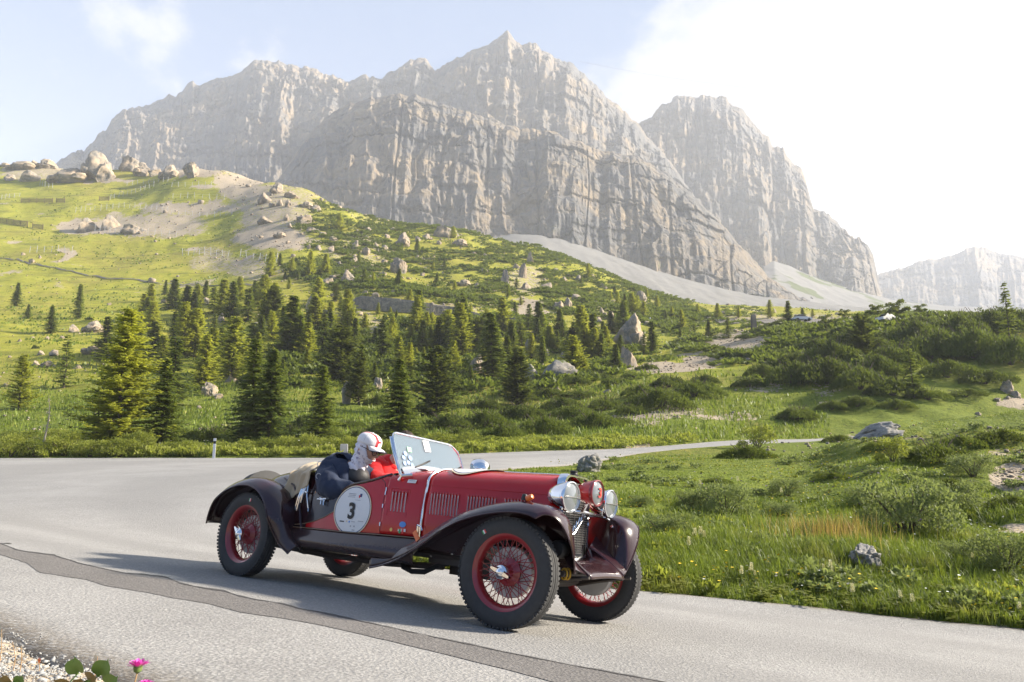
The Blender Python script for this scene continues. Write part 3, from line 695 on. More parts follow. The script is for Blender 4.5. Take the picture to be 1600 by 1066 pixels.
def leafy(seed, n=900, R=1.0, H=.9, leaf=.085, wide=.035, clumps=16):
    r = np.random.default_rng(seed)
    ca = r.uniform(0, 6.28, clumps); cr = np.sqrt(r.uniform(0, 1, clumps))*.72*R; cz = H*r.uniform(.12, .80, clumps)*(1-.3*(cr/R)**2); cs = r.uniform(.2, .36, clumps)*R
    c = r.integers(0, clumps, n); d = unit(r.normal(0, 1, (n, 3))); d[:, 2] = np.abs(d[:, 2])*.9-.15
    P = np.stack([cr[c]*np.cos(ca[c]), cr[c]*np.sin(ca[c]), cz[c]], 1)+d*(cs[c]*r.uniform(.45, 1.05, n))[:, None]
    P[:, 2] = np.maximum(P[:, 2], .02)
    dr = unit(d+r.normal(0, .6, (n, 3))+np.array([0, 0, .35])); L = leaf*r.uniform(.6, 1.3, (n, 1))
    return rhombs(P, P+dr*L, unit(np.cross(dr, r.normal(0, 1, (n, 3))))*wide*r.uniform(.7, 1.3, (n, 1)))
def mesh_of(name, VF, mat): me = np_mesh(name, *VF); me.materials.append(mat); return me
SMALLTREE = young_trees()
MUGO = [mesh_of('mountain_pine_shrub', dome(s, 620, 1.0, .60, 5, .15, .017), M_MUGO) for s in (1, 2, 3)]
MUGO_FINE = [mesh_of('mountain_pine_shrub', dome(s, 1700, 1.0, .60, 6, .085, .0095), M_MUGO) for s in (4, 5)]
BUSH = [mesh_of('leafy_shrub', leafy(s, 2400, 1.0, 1.0, .075, .024, 26), M_LEAF) for s in (1, 2, 3)]
WILLOW = [mesh_of('willow_shrub', leafy(s, 5200, 1.0, .80, .050, .017, 40), M_WILLOW) for s in (5, 6)]
def stems_mesh(seed, R, H, n=12):
    r = random.Random(seed); m = MB()
    for k in range(n):
        a = r.uniform(0, 6.28); q = r.uniform(.2, .7)*R
        m.tube([(0, 0, -.05), (q*.4*math.cos(a), q*.4*math.sin(a), H*.35), (q*math.cos(a), q*math.sin(a), H*r.uniform(.6, .8))], [.022, .014, .006], 5)
    o = m.build('shrub_stems', M_BARK); me = o.data; bpy.data.objects.remove(o); return me
STEMS = stems_mesh(3, 1, .8)

# ---------------------------------------------------------------- labels that single things out
MARKS = [('the tall leaning rock tower on the ridge', 146, 262), ('the pale rock face above the wood', 515, 490), ('the long stone wall', 650, 482), ('the big larch by the road', 178, 600), ('the broad dark spruce by the road', 262, 630),
         ('the twin dark spruces by the road', 400, 620), ('the wedge-shaped grey crag', 988, 525), ('the rounded grass-topped rock', 872, 582), ('the egg-shaped boulder', 622, 415), ('the upright square boulder', 628, 375),
         ('the dark stone pine', 560, 595), ('the dark spruce behind the windscreen', 620, 630), ('the dark round larch', 808, 595), ('the peaked grey rock in the clearing', 325, 610), ('the grey scree', 980, 440),
         ('the brown gravel bank', 1050, 575), ('the dark stone pillar', 1178, 498), ('the lone dark spruce on the skyline', 1580, 480), ('the spreading sunlit fir on the bank', 1428, 575), ('the white car on the pass', 1387, 506),
         ('the pale slab rock on the bank', 1370, 672), ('the knobbly rock by the far road', 920, 724), ('the white marker post', 335, 700), ('the soft dark larch on the bank', 1350, 525), ('the pyramid of bare ground on the hill', 230, 352), ('the outcrop on the boulder crest', 693, 362),
         ('the tall narrow boulder in the wood', 745, 566), ('the bare dead trunk', 68, 670), ('the cottage-sized boulder', 142, 508), ('the cluster of boulders on the stony ridge', 430, 303), ('the dark bushy spruce on the meadow', 100, 575), ('the pointed spruce on the open meadow', 122, 470)]
NAMED = []                       # (object, noun phrase, px, py, size)
def where(px, py, k):
    q = sorted(MARKS, key=lambda m: (m[1]-px)**2+((m[2]-py)*1.5)**2)[k]
    dx, dy = px-q[1], py-q[2]
    ax, ay = abs(dx), abs(dy)*1.4
    if ax < 10 and ay < 10: d = 'right beside'
    elif ax > 2.2*ay: d = 'right of' if dx > 0 else 'left of'
    elif ay > 2.2*ax: d = 'downhill from' if dy > 0 else 'uphill from'
    else: d = ('downhill and ' if dy > 0 else 'uphill and ') + ('right of' if dx > 0 else 'left of')
    return ('close by, ' if ax+ay < 34 else 'some way ' if ax+ay > 90 else '')+d+' '+q[0]
def write_labels():
    left = list(NAMED); used = set(o['label'] for o in bpy.data.objects if 'label' in o)
    for k in (0, 1, 2):
        by = {}
        for it in left: by.setdefault(it[1]+' '+where(it[2], it[3], k), []).append(it)
        rest = []
        for lab, its in by.items():
            lab = lab.replace('some way ', '') if len(lab.split()) > 16 else lab
            if lab in used or len(lab.split()) > 16: rest += its; continue
            its = sorted(its, key=lambda i: -i[4])
            if len(its) == 1: its[0][0]['label'] = lab; used.add(lab)
            elif len(its) == 2 and its[0][4] > its[1][4]*1.12 and len(lab.split()) < 15:
                for pre, it in zip(('taller ', 'lower '), its): it[0]['label'] = pre+lab; used.add(pre+lab)
            elif len(its) == 2 and abs(its[0][2]-its[1][2]) > 6 and len(lab.split()) < 13:
                its.sort(key=lambda i: i[2])
                for pre, it in zip(('leftmost ', 'rightmost '), its): it[0]['label'] = pre+lab; used.add(pre+lab)
            elif len(its) == 3 and min(abs(its[a][2]-its[b][2]) for a in range(3) for b in range(a)) > 4 and len(lab.split()) < 12:
                its.sort(key=lambda i: i[2])
                for pre, it in zip(('leftmost ', 'middle ', 'rightmost '), its): it[0]['label'] = pre+lab; used.add(pre+lab)
            else: rest += its
        left = rest
    by = {}
    for it in left: by.setdefault(it[1]+' '+where(it[2], it[3], 0), []).append(it)
    for lab, its in by.items():                     # the last few: told apart by their order
        lab = ' '.join(lab.replace('some way ', '').replace('close by, ', '').split()[:13])
        its.sort(key=lambda i: i[2]); words_ = ['leftmost', 'second from left', 'third from left', 'fourth from left', 'fifth from left', 'sixth from left', 'seventh from left']
        for j, it in enumerate(its):
            w = (words_[j] if j < len(words_) else 'rightmost')+' '+lab
            w = ' '.join(w.split()[:16])
            for alt in ('', 'slender ', 'fuller ', 'ragged ', 'leaning '):
                if alt+w not in used: w = ' '.join((alt+w).split()[:16]); break
            used.add(w); it[0]['label'] = w
    return len(left)

# ---------------------------------------------------------------- trees
def tree(px, py, hpx, kind_, label=None, rot=None, dist=None, widen=1.0, protos=None, group=None):
    p = at(px, py) if dist is None else at_d(px, dist)
    D = p.y; H = hpx*D/F*1.0
    S = {'s': SPRUCE, 'o': SPARSE, 'l': LARCH, 'p': PINE, 'y': SMALLTREE}[kind_]
    i = int(abs(px*7+py*3)) % len(S); tr, cr = protos or S[i]
    nm = {'s': 'spruce_tree', 'o': 'spruce_tree', 'l': 'larch_tree', 'p': 'pine_tree', 'y': 'pine_tree'}[kind_]
    o = thing(nm, label or 'x', 'tree', p, rot if rot is not None else (px*1.37+py*.71) % 6.28, (H*widen, H*widen, H), group or {'s': 'spruces on the slope', 'o': 'spruces on the slope', 'l': 'larches on the slope', 'p': 'pines on the slope', 'y': 'small pines on the bank'}[kind_])
    lean = .045 if not label else .015; o.rotation_euler[0] = lean*math.sin(px*2.1+py); o.rotation_euler[1] = lean*math.cos(px*1.7-py)
    inst('trunk', tr, o); inst('crown', cr, o)
    if not label:
        size = 'tiny' if hpx < 26 else 'small' if hpx < 42 else 'mid-sized' if hpx < 68 else 'tall'
        look = {'s': 'dark spruce', 'o': 'open-branched spruce', 'l': 'bright green larch', 'p': 'dense pine', 'y': 'bushy young pine'}[kind_]
        NAMED.append((o, size+' '+look, px, py-hpx/2, hpx))
    return o
tree(180, 702, 232, 'l', 'big feathery light green larch at the roadside, tallest tree on the left', protos=NEAR_LARCH, widen=1.30, rot=.4, dist=35.5)
tree(148, 700, 120, 'o', 'drooping dark spruce with bare lower boughs left under the big larch', dist=36.5, widen=1.1)
tree(250, 700, 150, 's', 'broad dark ragged spruce at the roadside, right of the big larch', protos=NEAR_SPRUCE[1], dist=36.2, widen=1.12)
tree(268, 640, 118, 's', 'slim mid-green spruce rising right behind the broad roadside spruce', widen=1.4)
tree(389, 694, 170, 's', 'left one of two overlapping dark spruces at the roadside', protos=NEAR_SPRUCE[0], dist=43, widen=1.15)
tree(418, 696, 156, 's', 'right one of two overlapping dark spruces at the roadside', protos=NEAR_SPRUCE[1], rot=2.2, dist=41.5, widen=1.2)
tree(499, 692, 124, 's', 'solitary mid-green spruce above the driver, standing on shaded grass', protos=NEAR_SPRUCE[0], rot=1.1, dist=45, widen=1.25)
tree(560, 632, 84, 'p', 'dense dark stone pine with rounded outline on the lower slope', widen=1.25)
tree(620, 700, 138, 's', 'dark layered spruce rising straight behind the windscreen', protos=NEAR_SPRUCE[1], rot=4.0, dist=43, widen=1.25)
tree(683, 652, 112, 'p', 'wide dark soft-edged larch right of the windscreen spruce', protos=PINE[1], widen=1.4)
tree(809, 636, 92, 'p', 'round dark larch with visible trunk above the bonnet', widen=1.5, protos=PINE[0])
tree(28, 640, 88, 'l', 'sparse yellow-green larch leaning at the left edge of the meadow', widen=1.3, protos=LARCH[1])
tree(100, 606, 86, 'o', 'bushy dark spruce with gaps, alone on the lower left meadow', widen=1.15)
tree(122, 498, 57, 's', 'pointed dark spruce on the open meadow high on the left', widen=1.1)
tree(25, 478, 39, 's', 'small dark spruce farthest left on the open meadow', widen=1.25)
tree(43, 498, 24, 's', 'tiny bushy spruce below the farthest left spruce', widen=1.5)
tree(79, 520, 44, 'o', 'rounded leafy spruce between two pointed spruces on the meadow', widen=1.4, protos=SPRUCE[1])
tree(1580, 545, 110, 'o', 'lone dark spruce breaking the skyline at the far right', protos=SPARSE[0], widen=.85)
tree(1350, 562, 74, 'p', 'soft dark conical larch on the right bank', widen=1.25, protos=PINE[1])
tree(1428, 622, 92, 'o', 'spreading sunlit young fir with open branches on the right bank', protos=SPARSE[1], widen=1.1)
tree(1406, 512, 46, 'y', 'umbrella-shaped small pine with bare stem on the right skyline')
tree(1368, 510, 36, 'y', 'small leafy pine on the skyline left of the umbrella-shaped pine')
tree(1233, 508, 40, 's', 'compact dark conifer beside the pillar on the pass', widen=1.5, protos=SPRUCE[3])
tree(1204, 497, 30, 'l', 'small pale yellow larch on the pass near the pillar', widen=1.3)
for t in [(165,562,70,'s'),(195,575,90,'s'),(228,512,50,'s'),(222,505,48,'l'),(240,560,60,'s'),(289,500,58,'s'),(287,560,92,'l'),(303,560,82,'l'),(306,492,50,'l'),(334,490,44,'s'),(351,496,62,'l'),(363,506,70,'s'),(388,502,55,'s'),
          (315,612,92,'l'),(326,592,82,'l'),(361,596,104,'l'),(272,540,55,'s'),(334,520,30,'s'),(424,512,68,'p'),(450,558,102,'s'),(464,560,72,'s'),(477,562,60,'l'),(492,516,56,'l'),(503,556,68,'s'),(515,543,58,'s'),(529,598,92,'p'),(519,560,40,'s'),
          (426,568,26,'l'),(405,540,50,'s'),(410,510,48,'l'),(440,600,40,'s'),(396,480,44,'s'),(375,470,40,'l'),(320,470,34,'s'),(345,560,50,'s'),(597,564,68,'s'),(553,548,54,'s'),(545,600,40,'s'),(623,556,32,'s'),(649,562,20,'l'),(662,564,22,'l'),(658,553,56,'s'),(675,544,38,'s'),
          (685,550,42,'s'),(700,550,60,'s'),(706,584,54,'l'),(720,560,90,'l'),(735,552,50,'s'),(751,550,56,'p'),(769,588,104,'s'),(777,574,66,'s'),(786,524,62,'l'),(794,578,56,'s'),(800,560,60,'s'),(731,520,40,'s'),(525,471,30,'p'),(619,498,14,'s'),(568,448,30,'s'),(682,447,22,'s'),(622,451,34,'s'),
          (826,516,44,'s'),(847,568,44,'s'),(865,548,28,'s'),(893,553,42,'p'),(912,552,78,'l'),(927,556,70,'s'),(944,542,42,'s'),(955,520,36,'s'),(961,578,42,'s'),(969,552,30,'s'),(1006,554,34,'s'),(1020,550,50,'s'),(830,560,40,'l'),(838,535,40,'s'),(880,530,34,'s'),(951,610,18,'s'),
          (1067,516,34,'l'),(1064,534,22,'s'),(1107,525,26,'s'),(1139,528,34,'s'),(1121,499,26,'l'),(1154,497,20,'l'),(1040,505,22,'s'),(1050,498,20,'l'),(965,480,26,'l'),(988,494,38,'l'),(996,492,32,'l'),(1006,498,28,'l'),(978,488,30,'s'),(1090,490,16,'l'),(1255,498,18,'s'),(1270,496,14,'l'),
          (529,362,32,'l'),(543,356,14,'s'),(422,432,42,'l'),(483,433,44,'l'),(507,432,38,'l'),(456,426,24,'l'),(709,372,20,'l'),(603,384,12,'s'),(640,470,20,'l'),(570,520,30,'l'),(710,610,26,'s'),(585,600,34,'s'),(640,600,36,'s'),(735,600,30,'s'),(754,580,40,'l'),(585,545,34,'s'),(610,540,34,'l'),(633,575,34,'l'),(480,530,40,'s'),(440,520,44,'s'),
          (870,545,30,'s'),(815,540,42,'s'),(905,525,36,'s'),(760,520,38,'l'),(668,520,34,'l'),(690,525,36,'s'),(715,500,34,'s'),(850,515,24,'l'),(1085,520,16,'s'),(235,470,22,'s'),(258,460,24,'s'),(1292,520,30,'y'),(1440,500,26,'y'),(1320,506,24,'y')]:
    if t[3] == 'y': tree(*t)
    else: tree(*t, widen=1.38+.42*((t[0]*13) % 7)/7)
for k in range(26): tree(float(rng.uniform(430, 1030)), float(rng.uniform(395, 505)), float(rng.uniform(12, 27)), 's' if rng.random() < .4 else 'l', widen=1.5)
for k in range(64):                                            # the wood closes up between them
    px = rng.uniform(215, 560) if k < 28 else rng.uniform(600, 1010); py = rng.uniform(480, 590) if k < 28 else rng.uniform(505, 585)
    tree(float(px), float(py), float(rng.uniform(24, 66)), 's' if rng.random() < .45 else 'l', widen=float(rng.uniform(1.3, 2.0)))
dead = MB()
def dead_tree():
    p = at_d(68, 33.9); H = 96*33.9/F
    o = thing('dead_tree', 'bare bleached dead trunk standing at the left road edge', 'tree', p, .3, H)
    inst('trunk', trunk_mesh('dead_trunk', 9, r0=.022, limbs=0, lean=.02, mat=M_DEAD), o)
    r = random.Random(4); m = MB()
    for k in range(26):
        t = r.uniform(.35, .96); a = r.uniform(0, 6.28); L = .10*(1.1-t)*r.uniform(.6, 1.4)
        m.tube([(0, 0, t), (L*math.cos(a), L*math.sin(a), t+.2*L), (1.4*L*math.cos(a+.3), 1.4*L*math.sin(a+.3), t+.1*L)], [.004, .0025, .001], 4)
    m.build('dead_branches', M_DEAD, o)
dead_tree()

# ---------------------------------------------------------------- rocks
def rock_mesh(seed, sub=4, cuts=16, squash=1.0, rough=.10, name='boulder'):
    bm = bmesh.new(); bmesh.ops.create_icosphere(bm, subdivisions=sub, radius=1.0)
    V = np.array([v.co[:] for v in bm.verts]); Fc = np.array([[v.index for v in f.verts] for f in bm.faces]); bm.free()
    r = np.random.default_rng(seed)
    V = V*(1+.45*fbm(V[:, 0]*1.1+seed, V[:, 1]*1.1, V[:, 2]*1.1, oct=2, seed=seed))[:, None]
    for k in range(cuts+8):
        n = unit(r.normal(0, 1, 3)*np.array([1, 1, .7])); d = r.uniform(.46, .84)
        e = np.maximum(0, V@n-d); V = V-e[:, None]*n*.96
    nn = unit(V); f = fbm(V[:, 0]*2.2+seed, V[:, 1]*2.2, V[:, 2]*2.2, oct=4, seed=seed, ridged=True)
    cr = fbm(V[:, 0]*5+seed, V[:, 1]*5, V[:, 2]*2.4, oct=3, seed=seed+3)
    gv = np.exp(-(fbm(V[:, 0]*2.6+seed*3, V[:, 1]*2.6, V[:, 2]*1.3, oct=2, seed=seed+9)/.07)**2); V = V+nn*(rough*f+rough*.6*cr-rough*1.1*gv)[:, None]; V[:, 2] *= squash
    return np_mesh(name, V, Fc)
M_ROCK = rock_mat('weathered_limestone', (.21, .195, .17), (.42, .325, .225), 1.4, .9)
M_ROCKNEAR = rock_mat('lichened_limestone', (.20, .195, .185), (.34, .315, .275), 2.0, .8)
M_ROCKMOSS = rock_mat('turf_topped_limestone', (.20, .195, .185), (.34, .30, .245), 1.6, .7, .32)
ROCKS = [rock_mesh(s, 4, 10+s % 8) for s in range(70, 78)]
ROCKM = [rock_mesh(s, 4, 12, name='turf_topped_boulder') for s in range(80, 83)]
SPIRE = [rock_mesh(s, 5, 9, 1.0, .15, name='rock_tower') for s in range(90, 93)]
for m_ in ROCKS: m_.materials.append(M_ROCK)
for m_ in ROCKM: m_.materials.append(M_ROCKMOSS)
for m_ in SPIRE: m_.materials.append(M_ROCK)
def crag_mesh(seed, n, wedge=0.0, tall=1.0):
    r = np.random.default_rng(seed); Vs, Fs, k = [], [], 0
    for i in range(n):
        m = rock_mesh(seed*31+i, 4 if i < 2 else 3, 16, tall if i == 0 else r.uniform(.6, 1.1), .13, 'crag'); V = np.array([v.co[:] for v in m.vertices]); Fc = np.array([list(p.vertices) for p in m.polygons]); bpy.data.meshes.remove(m)
        s = 1.0 if i == 0 else r.uniform(.32, .66); V = V*s*np.array([r.uniform(.85, 1.2), 1, 1])
        if i: V = V+np.array([r.uniform(-.85, .85), r.uniform(-.5, .3), r.uniform(-.45, .1)])
        Vs.append(V); Fs.append(Fc+k); k += len(V)
    V = np.concatenate(Vs)
    if wedge: V[:, 2] = -1+(V[:, 2]+1)*np.clip(.62-wedge*.42*V[:, 0], .15, 1.3)
    lay = np.floor(V[:, 2]*7+.6*V[:, 0]); V[:, 1] += .035*vnoise(lay, V[:, 0]*.8, seed=seed); V[:, 0] += .03*vnoise(lay+50, V[:, 1]*.8, seed=seed)
    me = np_mesh('crag', V/np.abs(V).max(0), np.concatenate(Fs)); me.materials.append(M_ROCK); return me
CRAGS = [crag_mesh(s, 5) for s in (3, 4, 5, 6)]; TOWER_ROCK = crag_mesh(7, 4, 0, 1.25); FACE_ROCK = crag_mesh(11, 6, .3)
def rock(px, py, w, h, label=None, me=None, dep=.9, rot=None, sink=.30, tilt=0, name='boulder'):
    p = at(px, py-1); D = p.y; W = w*D/F/2; Hh = h*D/F/(2-sink*2)
    me = me or (CRAGS[int(px+py) % 4] if w > 21 and int(px) % 3 else ROCKS[int(px*5+py*3) % len(ROCKS)])
    o = bpy.data.objects.new(name, me); COL.objects.link(o)
    o.location = (p.x, p.y+W*dep*.3, p.z+Hh*(1-2*sink)); o.scale = (W*1.12, W*dep, Hh*1.12)
    o.rotation_euler = (0, tilt, rot if rot is not None else (px*.37+py*.91) % 6.28)
    if rot is None and (w > 1.5*h or h > 1.5*w): o.rotation_euler[2] = (int(px) % 2)*math.pi
    tag(o, label or 'x', 'boulder', 'boulders on the slope')
    if not label:
        shape = 'flat' if w > 1.9*h else 'upright' if h > 1.15*w else 'blocky'
        NAMED.append((o, ('small ' if w < 14 else 'large ' if w > 28 else '')+shape+' pale boulder', px, py-h/2, w))
    return o
rock(143, 284, 54, 52, 'tall tawny rock tower leaning on the ridge, tallest on the left skyline', TOWER_ROCK, .9, 0, .1, .12, 'rock_tower')
rock(163, 283, 30, 30, 'rounded shoulder of rock against the right side of the ridge tower', None, .9)
rock(203, 268, 42, 26, 'broad domed boulder right of the tall ridge tower')
rock(104, 286, 62, 28, 'long low pink rock left of the tall ridge tower', None, .8)
rock(32, 266, 46, 18, 'flat pale rock at the left end of the ridge')
rock(76, 264, 38, 20, 'bright pale rock on the left skyline between ridge rocks')
rock(45, 284, 40, 16, 'low tawny rock below the left end of the ridge')
rock(12, 283, 24, 12); rock(10, 262, 22, 9); rock(52, 258, 20, 12)
rock(262, 280, 30, 26); rock(277, 262, 16, 15, 'small pale knob standing behind the ridge of broken rock', dep=.8)
rock(297, 280, 26, 32, 'pinnacle at the right end of the broken ridge', SPIRE[1], .9, 0, .1, 0, 'rock_tower'); rock(240, 276, 30, 14); rock(218, 276, 30, 20)
rock(132, 364, 42, 24); rock(168, 360, 40, 24, None); rock(205, 366, 40, 16)
for q in [(430,303,26,20),(415,318,24,17),(424,325,15,10),(455,311,23,12),(437,323,14,11),(449,324,16,12),(482,326,30,14),(492,331,22,11),(474,350,34,17),(447,346,13,12),(452,357,12,9),(415,350,24,12),(487,364,22,9),(440,372,26,12),(504,370,18,9),
          (520,378,18,10),(517,394,14,12),(497,392,12,9),(482,390,9,9),(555,392,14,20),(553,408,12,10),(571,399,20,14),(587,388,12,10),(590,398,9,9),(553,414,16,14),(600,413,16,9),(604,373,11,8),(575,362,14,7),(615,361,14,6),(510,450,28,18),(545,444,24,22),(522,438,26,10),(530,418,12,9),(597,433,18,8),(578,440,14,10),(614,462,11,9),(585,466,16,10),(570,462,12,8),(660,432,10,6),(790,446,18,24),(818,435,16,26),(828,412,12,18,),(806,420,14,9),
          (652,405,8,6),(685,383,12,8),(722,386,34,16),(741,402,10,10),(758,404,8,8),(756,426,18,7),(728,448,30,14),(745,451,14,10),(711,383,10,7),(665,375,22,12),(652,378,12,9),(676,458,8,6),(693,480,8,6),(675,478,10,5),(822,454,22,12),(855,452,24,12),(882,442,12,9),(905,440,14,10),(924,437,16,10),(942,452,16,9),(900,470,22,12),(872,485,24,14),(888,482,22,20),(940,493,12,14),(935,505,18,10),(955,500,16,16),(1000,472,22,22,),(1012,510,16,9),
          (735,548,13,12),(662,545,8,7),(640,540,9,7),(870,480,14,8),(855,558,12,12),(827,548,14,20),(808,525,12,10),(900,585,16,9),(950,615,14,6),(872,612,18,10),(932,580,12,7),(880,560,13,9),
          (590,610,22,26),(540,632,20,38),(563,545,14,10),(610,548,10,9),(502,545,9,9),(448,556,14,8),(436,562,10,6),(450,588,10,6),(360,598,24,12),(332,560,15,14),(345,505,14,14),(418,515,16,18),(376,538,10,12),(322,478,12,14),(310,640,10,6),
          (112,520,20,12),(140,555,26,15),(83,557,18,11),(62,556,14,8),(70,575,24,10),(54,572,14,8),(120,577,16,7),(30,535,8,5),(14,560,7,4),(96,530,9,5),(73,532,10,6),(8,605,8,6),(226,508,12,8),(190,490,12,6),(170,478,10,5),(255,475,14,8),(240,490,12,7),(48,412,12,8),(35,400,8,6),(62,405,7,5),
          (1590,622,22,10),(1575,614,26,18),(1560,628,12,6),(1440,690,14,6),(1530,650,14,5),(1150,520,12,6),(1210,490,10,7),(1130,492,9,6),(1165,505,12,7),(1190,512,14,6),(1100,508,10,6),(1290,499,10,6),(1060,655,10,6),(1078,648,8,5)]:
    rock(*q)
rock(695, 372, 42, 20, 'craggy outcrop topped with scrub on the boulder crest', None, .7)
rock(628, 386, 22, 24, 'upright square boulder in the middle of the scrub slope', None, .9)
rock(622, 428, 27, 27, 'egg-shaped boulder in the middle of the scrub slope', SPIRE[2], .9, .3)
rock(518, 512, 74, 50, 'pale rock face with scrub on top, above the wood', FACE_ROCK, .6, 0, .08, 0, 'boulder')
rock(490, 500, 40, 40, 'grey shaded shoulder left of the pale rock face', None, .7)
rock(745, 584, 22, 30, 'tall narrow boulder between trees in the wood', SPIRE[2], .9)
rock(738, 550, 15, 13); rock(872, 594, 66, 30, 'rounded dark rock with turf cap above the bonnet', ROCKM[0], .6, 0)
rock(832, 594, 24, 28, 'steep turf-topped boulder left of the rounded dark rock', ROCKM[1], .8)
rock(984, 545, 54, 54, 'wedge-shaped layered grey crag on the right of the wood', CRAGS[1], .8, 0, .2, 0, 'crag')
rock(980, 575, 36, 34, 'shaded boulder at the foot of the wedge-shaped crag', ROCKS[2], .8)
rock(325, 620, 26, 22, 'peaked grey rock in the sunny clearing', SPIRE[2], .9, 1)
rock(340, 624, 20, 9, 'low slab trailing right of the peaked rock in the clearing')
rock(142, 520, 30, 19, 'cottage-sized squared boulder on the left meadow')
rock(920, 738, 50, 27, 'knobbly grey rock at the inner edge of the far road', mesh_of('boulder', (lambda m: (np.array([v.co[:] for v in m.vertices]), np.array([list(p.vertices) for p in m.polygons])))(rock_mesh(101, 5, 14, 1, .16)), M_ROCKNEAR), .9, .4, .2)
rock(1372, 686, 86, 20, 'long pale slab rock on the grassy bank at right', mesh_of('boulder', (lambda m: (np.array([v.co[:] for v in m.vertices]), np.array([list(p.vertices) for p in m.polygons])))(rock_mesh(102, 5, 9, 1, .14)), M_ROCKNEAR), .8, 0, .25, -.25)
rock(1356, 888, 72, 34, 'rough dark stone lying in the tall meadow grass', mesh_of('boulder', (lambda m: (np.array([v.co[:] for v in m.vertices]), np.array([list(p.vertices) for p in m.polygons])))(rock_mesh(103, 5, 12, 1, .22)), M_ROCKNEAR), .8, 1, .25)

# ---------------------------------------------------------------- shrubs, each a thing of its own
def shrub(px, py, w, h, kind_='m', label=None, dist=None, dep=.8, fine=False):
    p = at(px, py) if dist is None else at_d(px, dist); D = p.y; W = w*D/F/2
    if kind_ == 'm' and px > 1150 and py < 645 and not label: h *= 1.22; w *= 1.15
    L = {'m': MUGO_FINE if (fine or w > 44) else MUGO, 'b': BUSH, 'w': WILLOW}[kind_]; me = L[int(px+py*3) % len(L)]
    Hs = {'m': .68, 'b': .98, 'w': .86}[kind_]; Hh = h*D/F/Hs
    nm = {'m': 'mountain_pine_shrub', 'b': 'leafy_shrub', 'w': 'willow_shrub'}[kind_]
    o = thing(nm, label or 'x', 'shrub', (p.x, p.y, p.z-.04*Hh), (px*.77+py*.31) % 6.28, (W, W*dep if dep else W, Hh), {'m': 'mountain pine shrubs', 'b': 'leafy shrubs along the road', 'w': 'willow shrubs in the meadow'}[kind_])
    o.rotation_euler[2] = (int(px) % 2)*math.pi+.2*math.sin(px)
    inst('foliage', me, o); inst('stems', STEMS, o)
    if not label: NAMED.append((o, {'m': ('wide ' if w > 60 else 'low ')+'dark mountain pine shrub', 'b': ('tall ' if h > 24 else 'low ')+'light green leafy shrub', 'w': 'grey-green willow shrub'}[kind_], px, py-h/2, w))
    return o
for q in [(700,672,90,34),(760,668,90,36),(640,680,60,30),(820,655,80,34),(880,640,70,26),(900,655,80,32),(945,640,60,28),(850,680,100,40),(930,670,90,36),(790,690,90,36),(720,690,70,30),(985,648,50,24),(965,664,50,18),(1030,640,110,46),(1085,620,80,40),(1000,618,60,24),(1045,605,60,26),(1100,600,50,20),
          (1190,590,60,24),(1170,605,50,18),(1240,600,90,40),(1290,600,110,46),(1345,608,90,44),(1300,570,100,40),(1370,590,80,40),(1250,575,70,30),(1400,575,90,42),(1460,560,110,50),(1520,560,110,54),(1580,570,100,50),(1430,540,100,44),(1490,530,100,44),(1540,520,100,40),(1590,520,90,40),(1480,590,90,30),(1540,600,90,24),(1395,618,90,34),(1340,635,60,20),(1250,655,60,26),(1300,640,50,16),
          (1400,640,60,18),(1450,625,70,20),(1510,620,60,14),(1370,560,80,36),(1330,540,70,28),(1280,545,60,20),(1220,560,50,16),(1195,520,40,14),(1165,530,30,9),(1220,512,40,14),(1130,552,36,12),(1075,545,30,10),(1100,535,26,8),(1010,578,36,12),(1040,562,30,10),(1440,515,70,26),(1500,505,70,22),(1560,500,60,22),(1350,520,50,18),(1390,535,60,22),
          (560,690,50,26),(455,690,50,34),(335,690,80,34),(300,694,70,30),(365,684,50,24),(470,668,40,22),(545,668,50,16),(520,690,50,24),(590,680,50,24),(660,648,50,20),(760,640,60,22),(590,632,40,20),(500,640,30,10),(110,560,14,8),(55,545,12,8),(140,500,12,6),(230,560,26,14),(385,600,30,16),(470,605,34,14),(300,540,40,20),(345,540,40,18),(400,555,40,20),
          (900,600,50,16),(930,592,44,16),(860,620,60,18),(820,625,50,16),(690,625,40,14),(650,610,40,14),(720,590,30,14),(905,620,60,14),(960,600,44,14),(990,590,40,12)]:
    shrub(*q)
shrub(1245, 655, 64, 28, 'm', 'small rounded dark shrub alone on the bank beyond the far road', fine=True)
shrub(1465, 722, 120, 46, 'm', 'sprawling twiggy dark shrub on the meadow bank at right', fine=True, dep=.6)
shrub(1168, 716, 90, 26, 'm', 'low straggling dark shrub at the inner edge of the far road', fine=True, dep=.5)
for i, q in enumerate([(15,714,70,40),(55,714,60,30),(100,713,80,40),(140,714,60,30),(185,714,80,34),(215,713,60,46),(120,700,60,30),(40,696,70,26),(90,690,60,22),(270,712,50,24),(300,712,60,26),(350,711,60,22),(385,711,60,26),(420,711,60,30),(450,710,60,32),(480,710,50,36),(510,711,60,30),(545,711,60,34),(575,711,50,34),(600,710,50,26),
          (650,702,50,22),(690,702,60,30),(725,700,60,28),(770,698,60,20),(830,697,70,18),(880,696,70,18),(20,690,50,20),(160,690,50,30)]):
    shrub(*q, kind_='b')
for q in [(1310,690,50,14),(1500,702,80,30),(1560,692,80,30),(1380,702,60,20),(1480,764,90,22),(1300,748,60,14),(1120,755,50,12),(1580,792,70,24),(1540,832,60,20)]: shrub(*q)
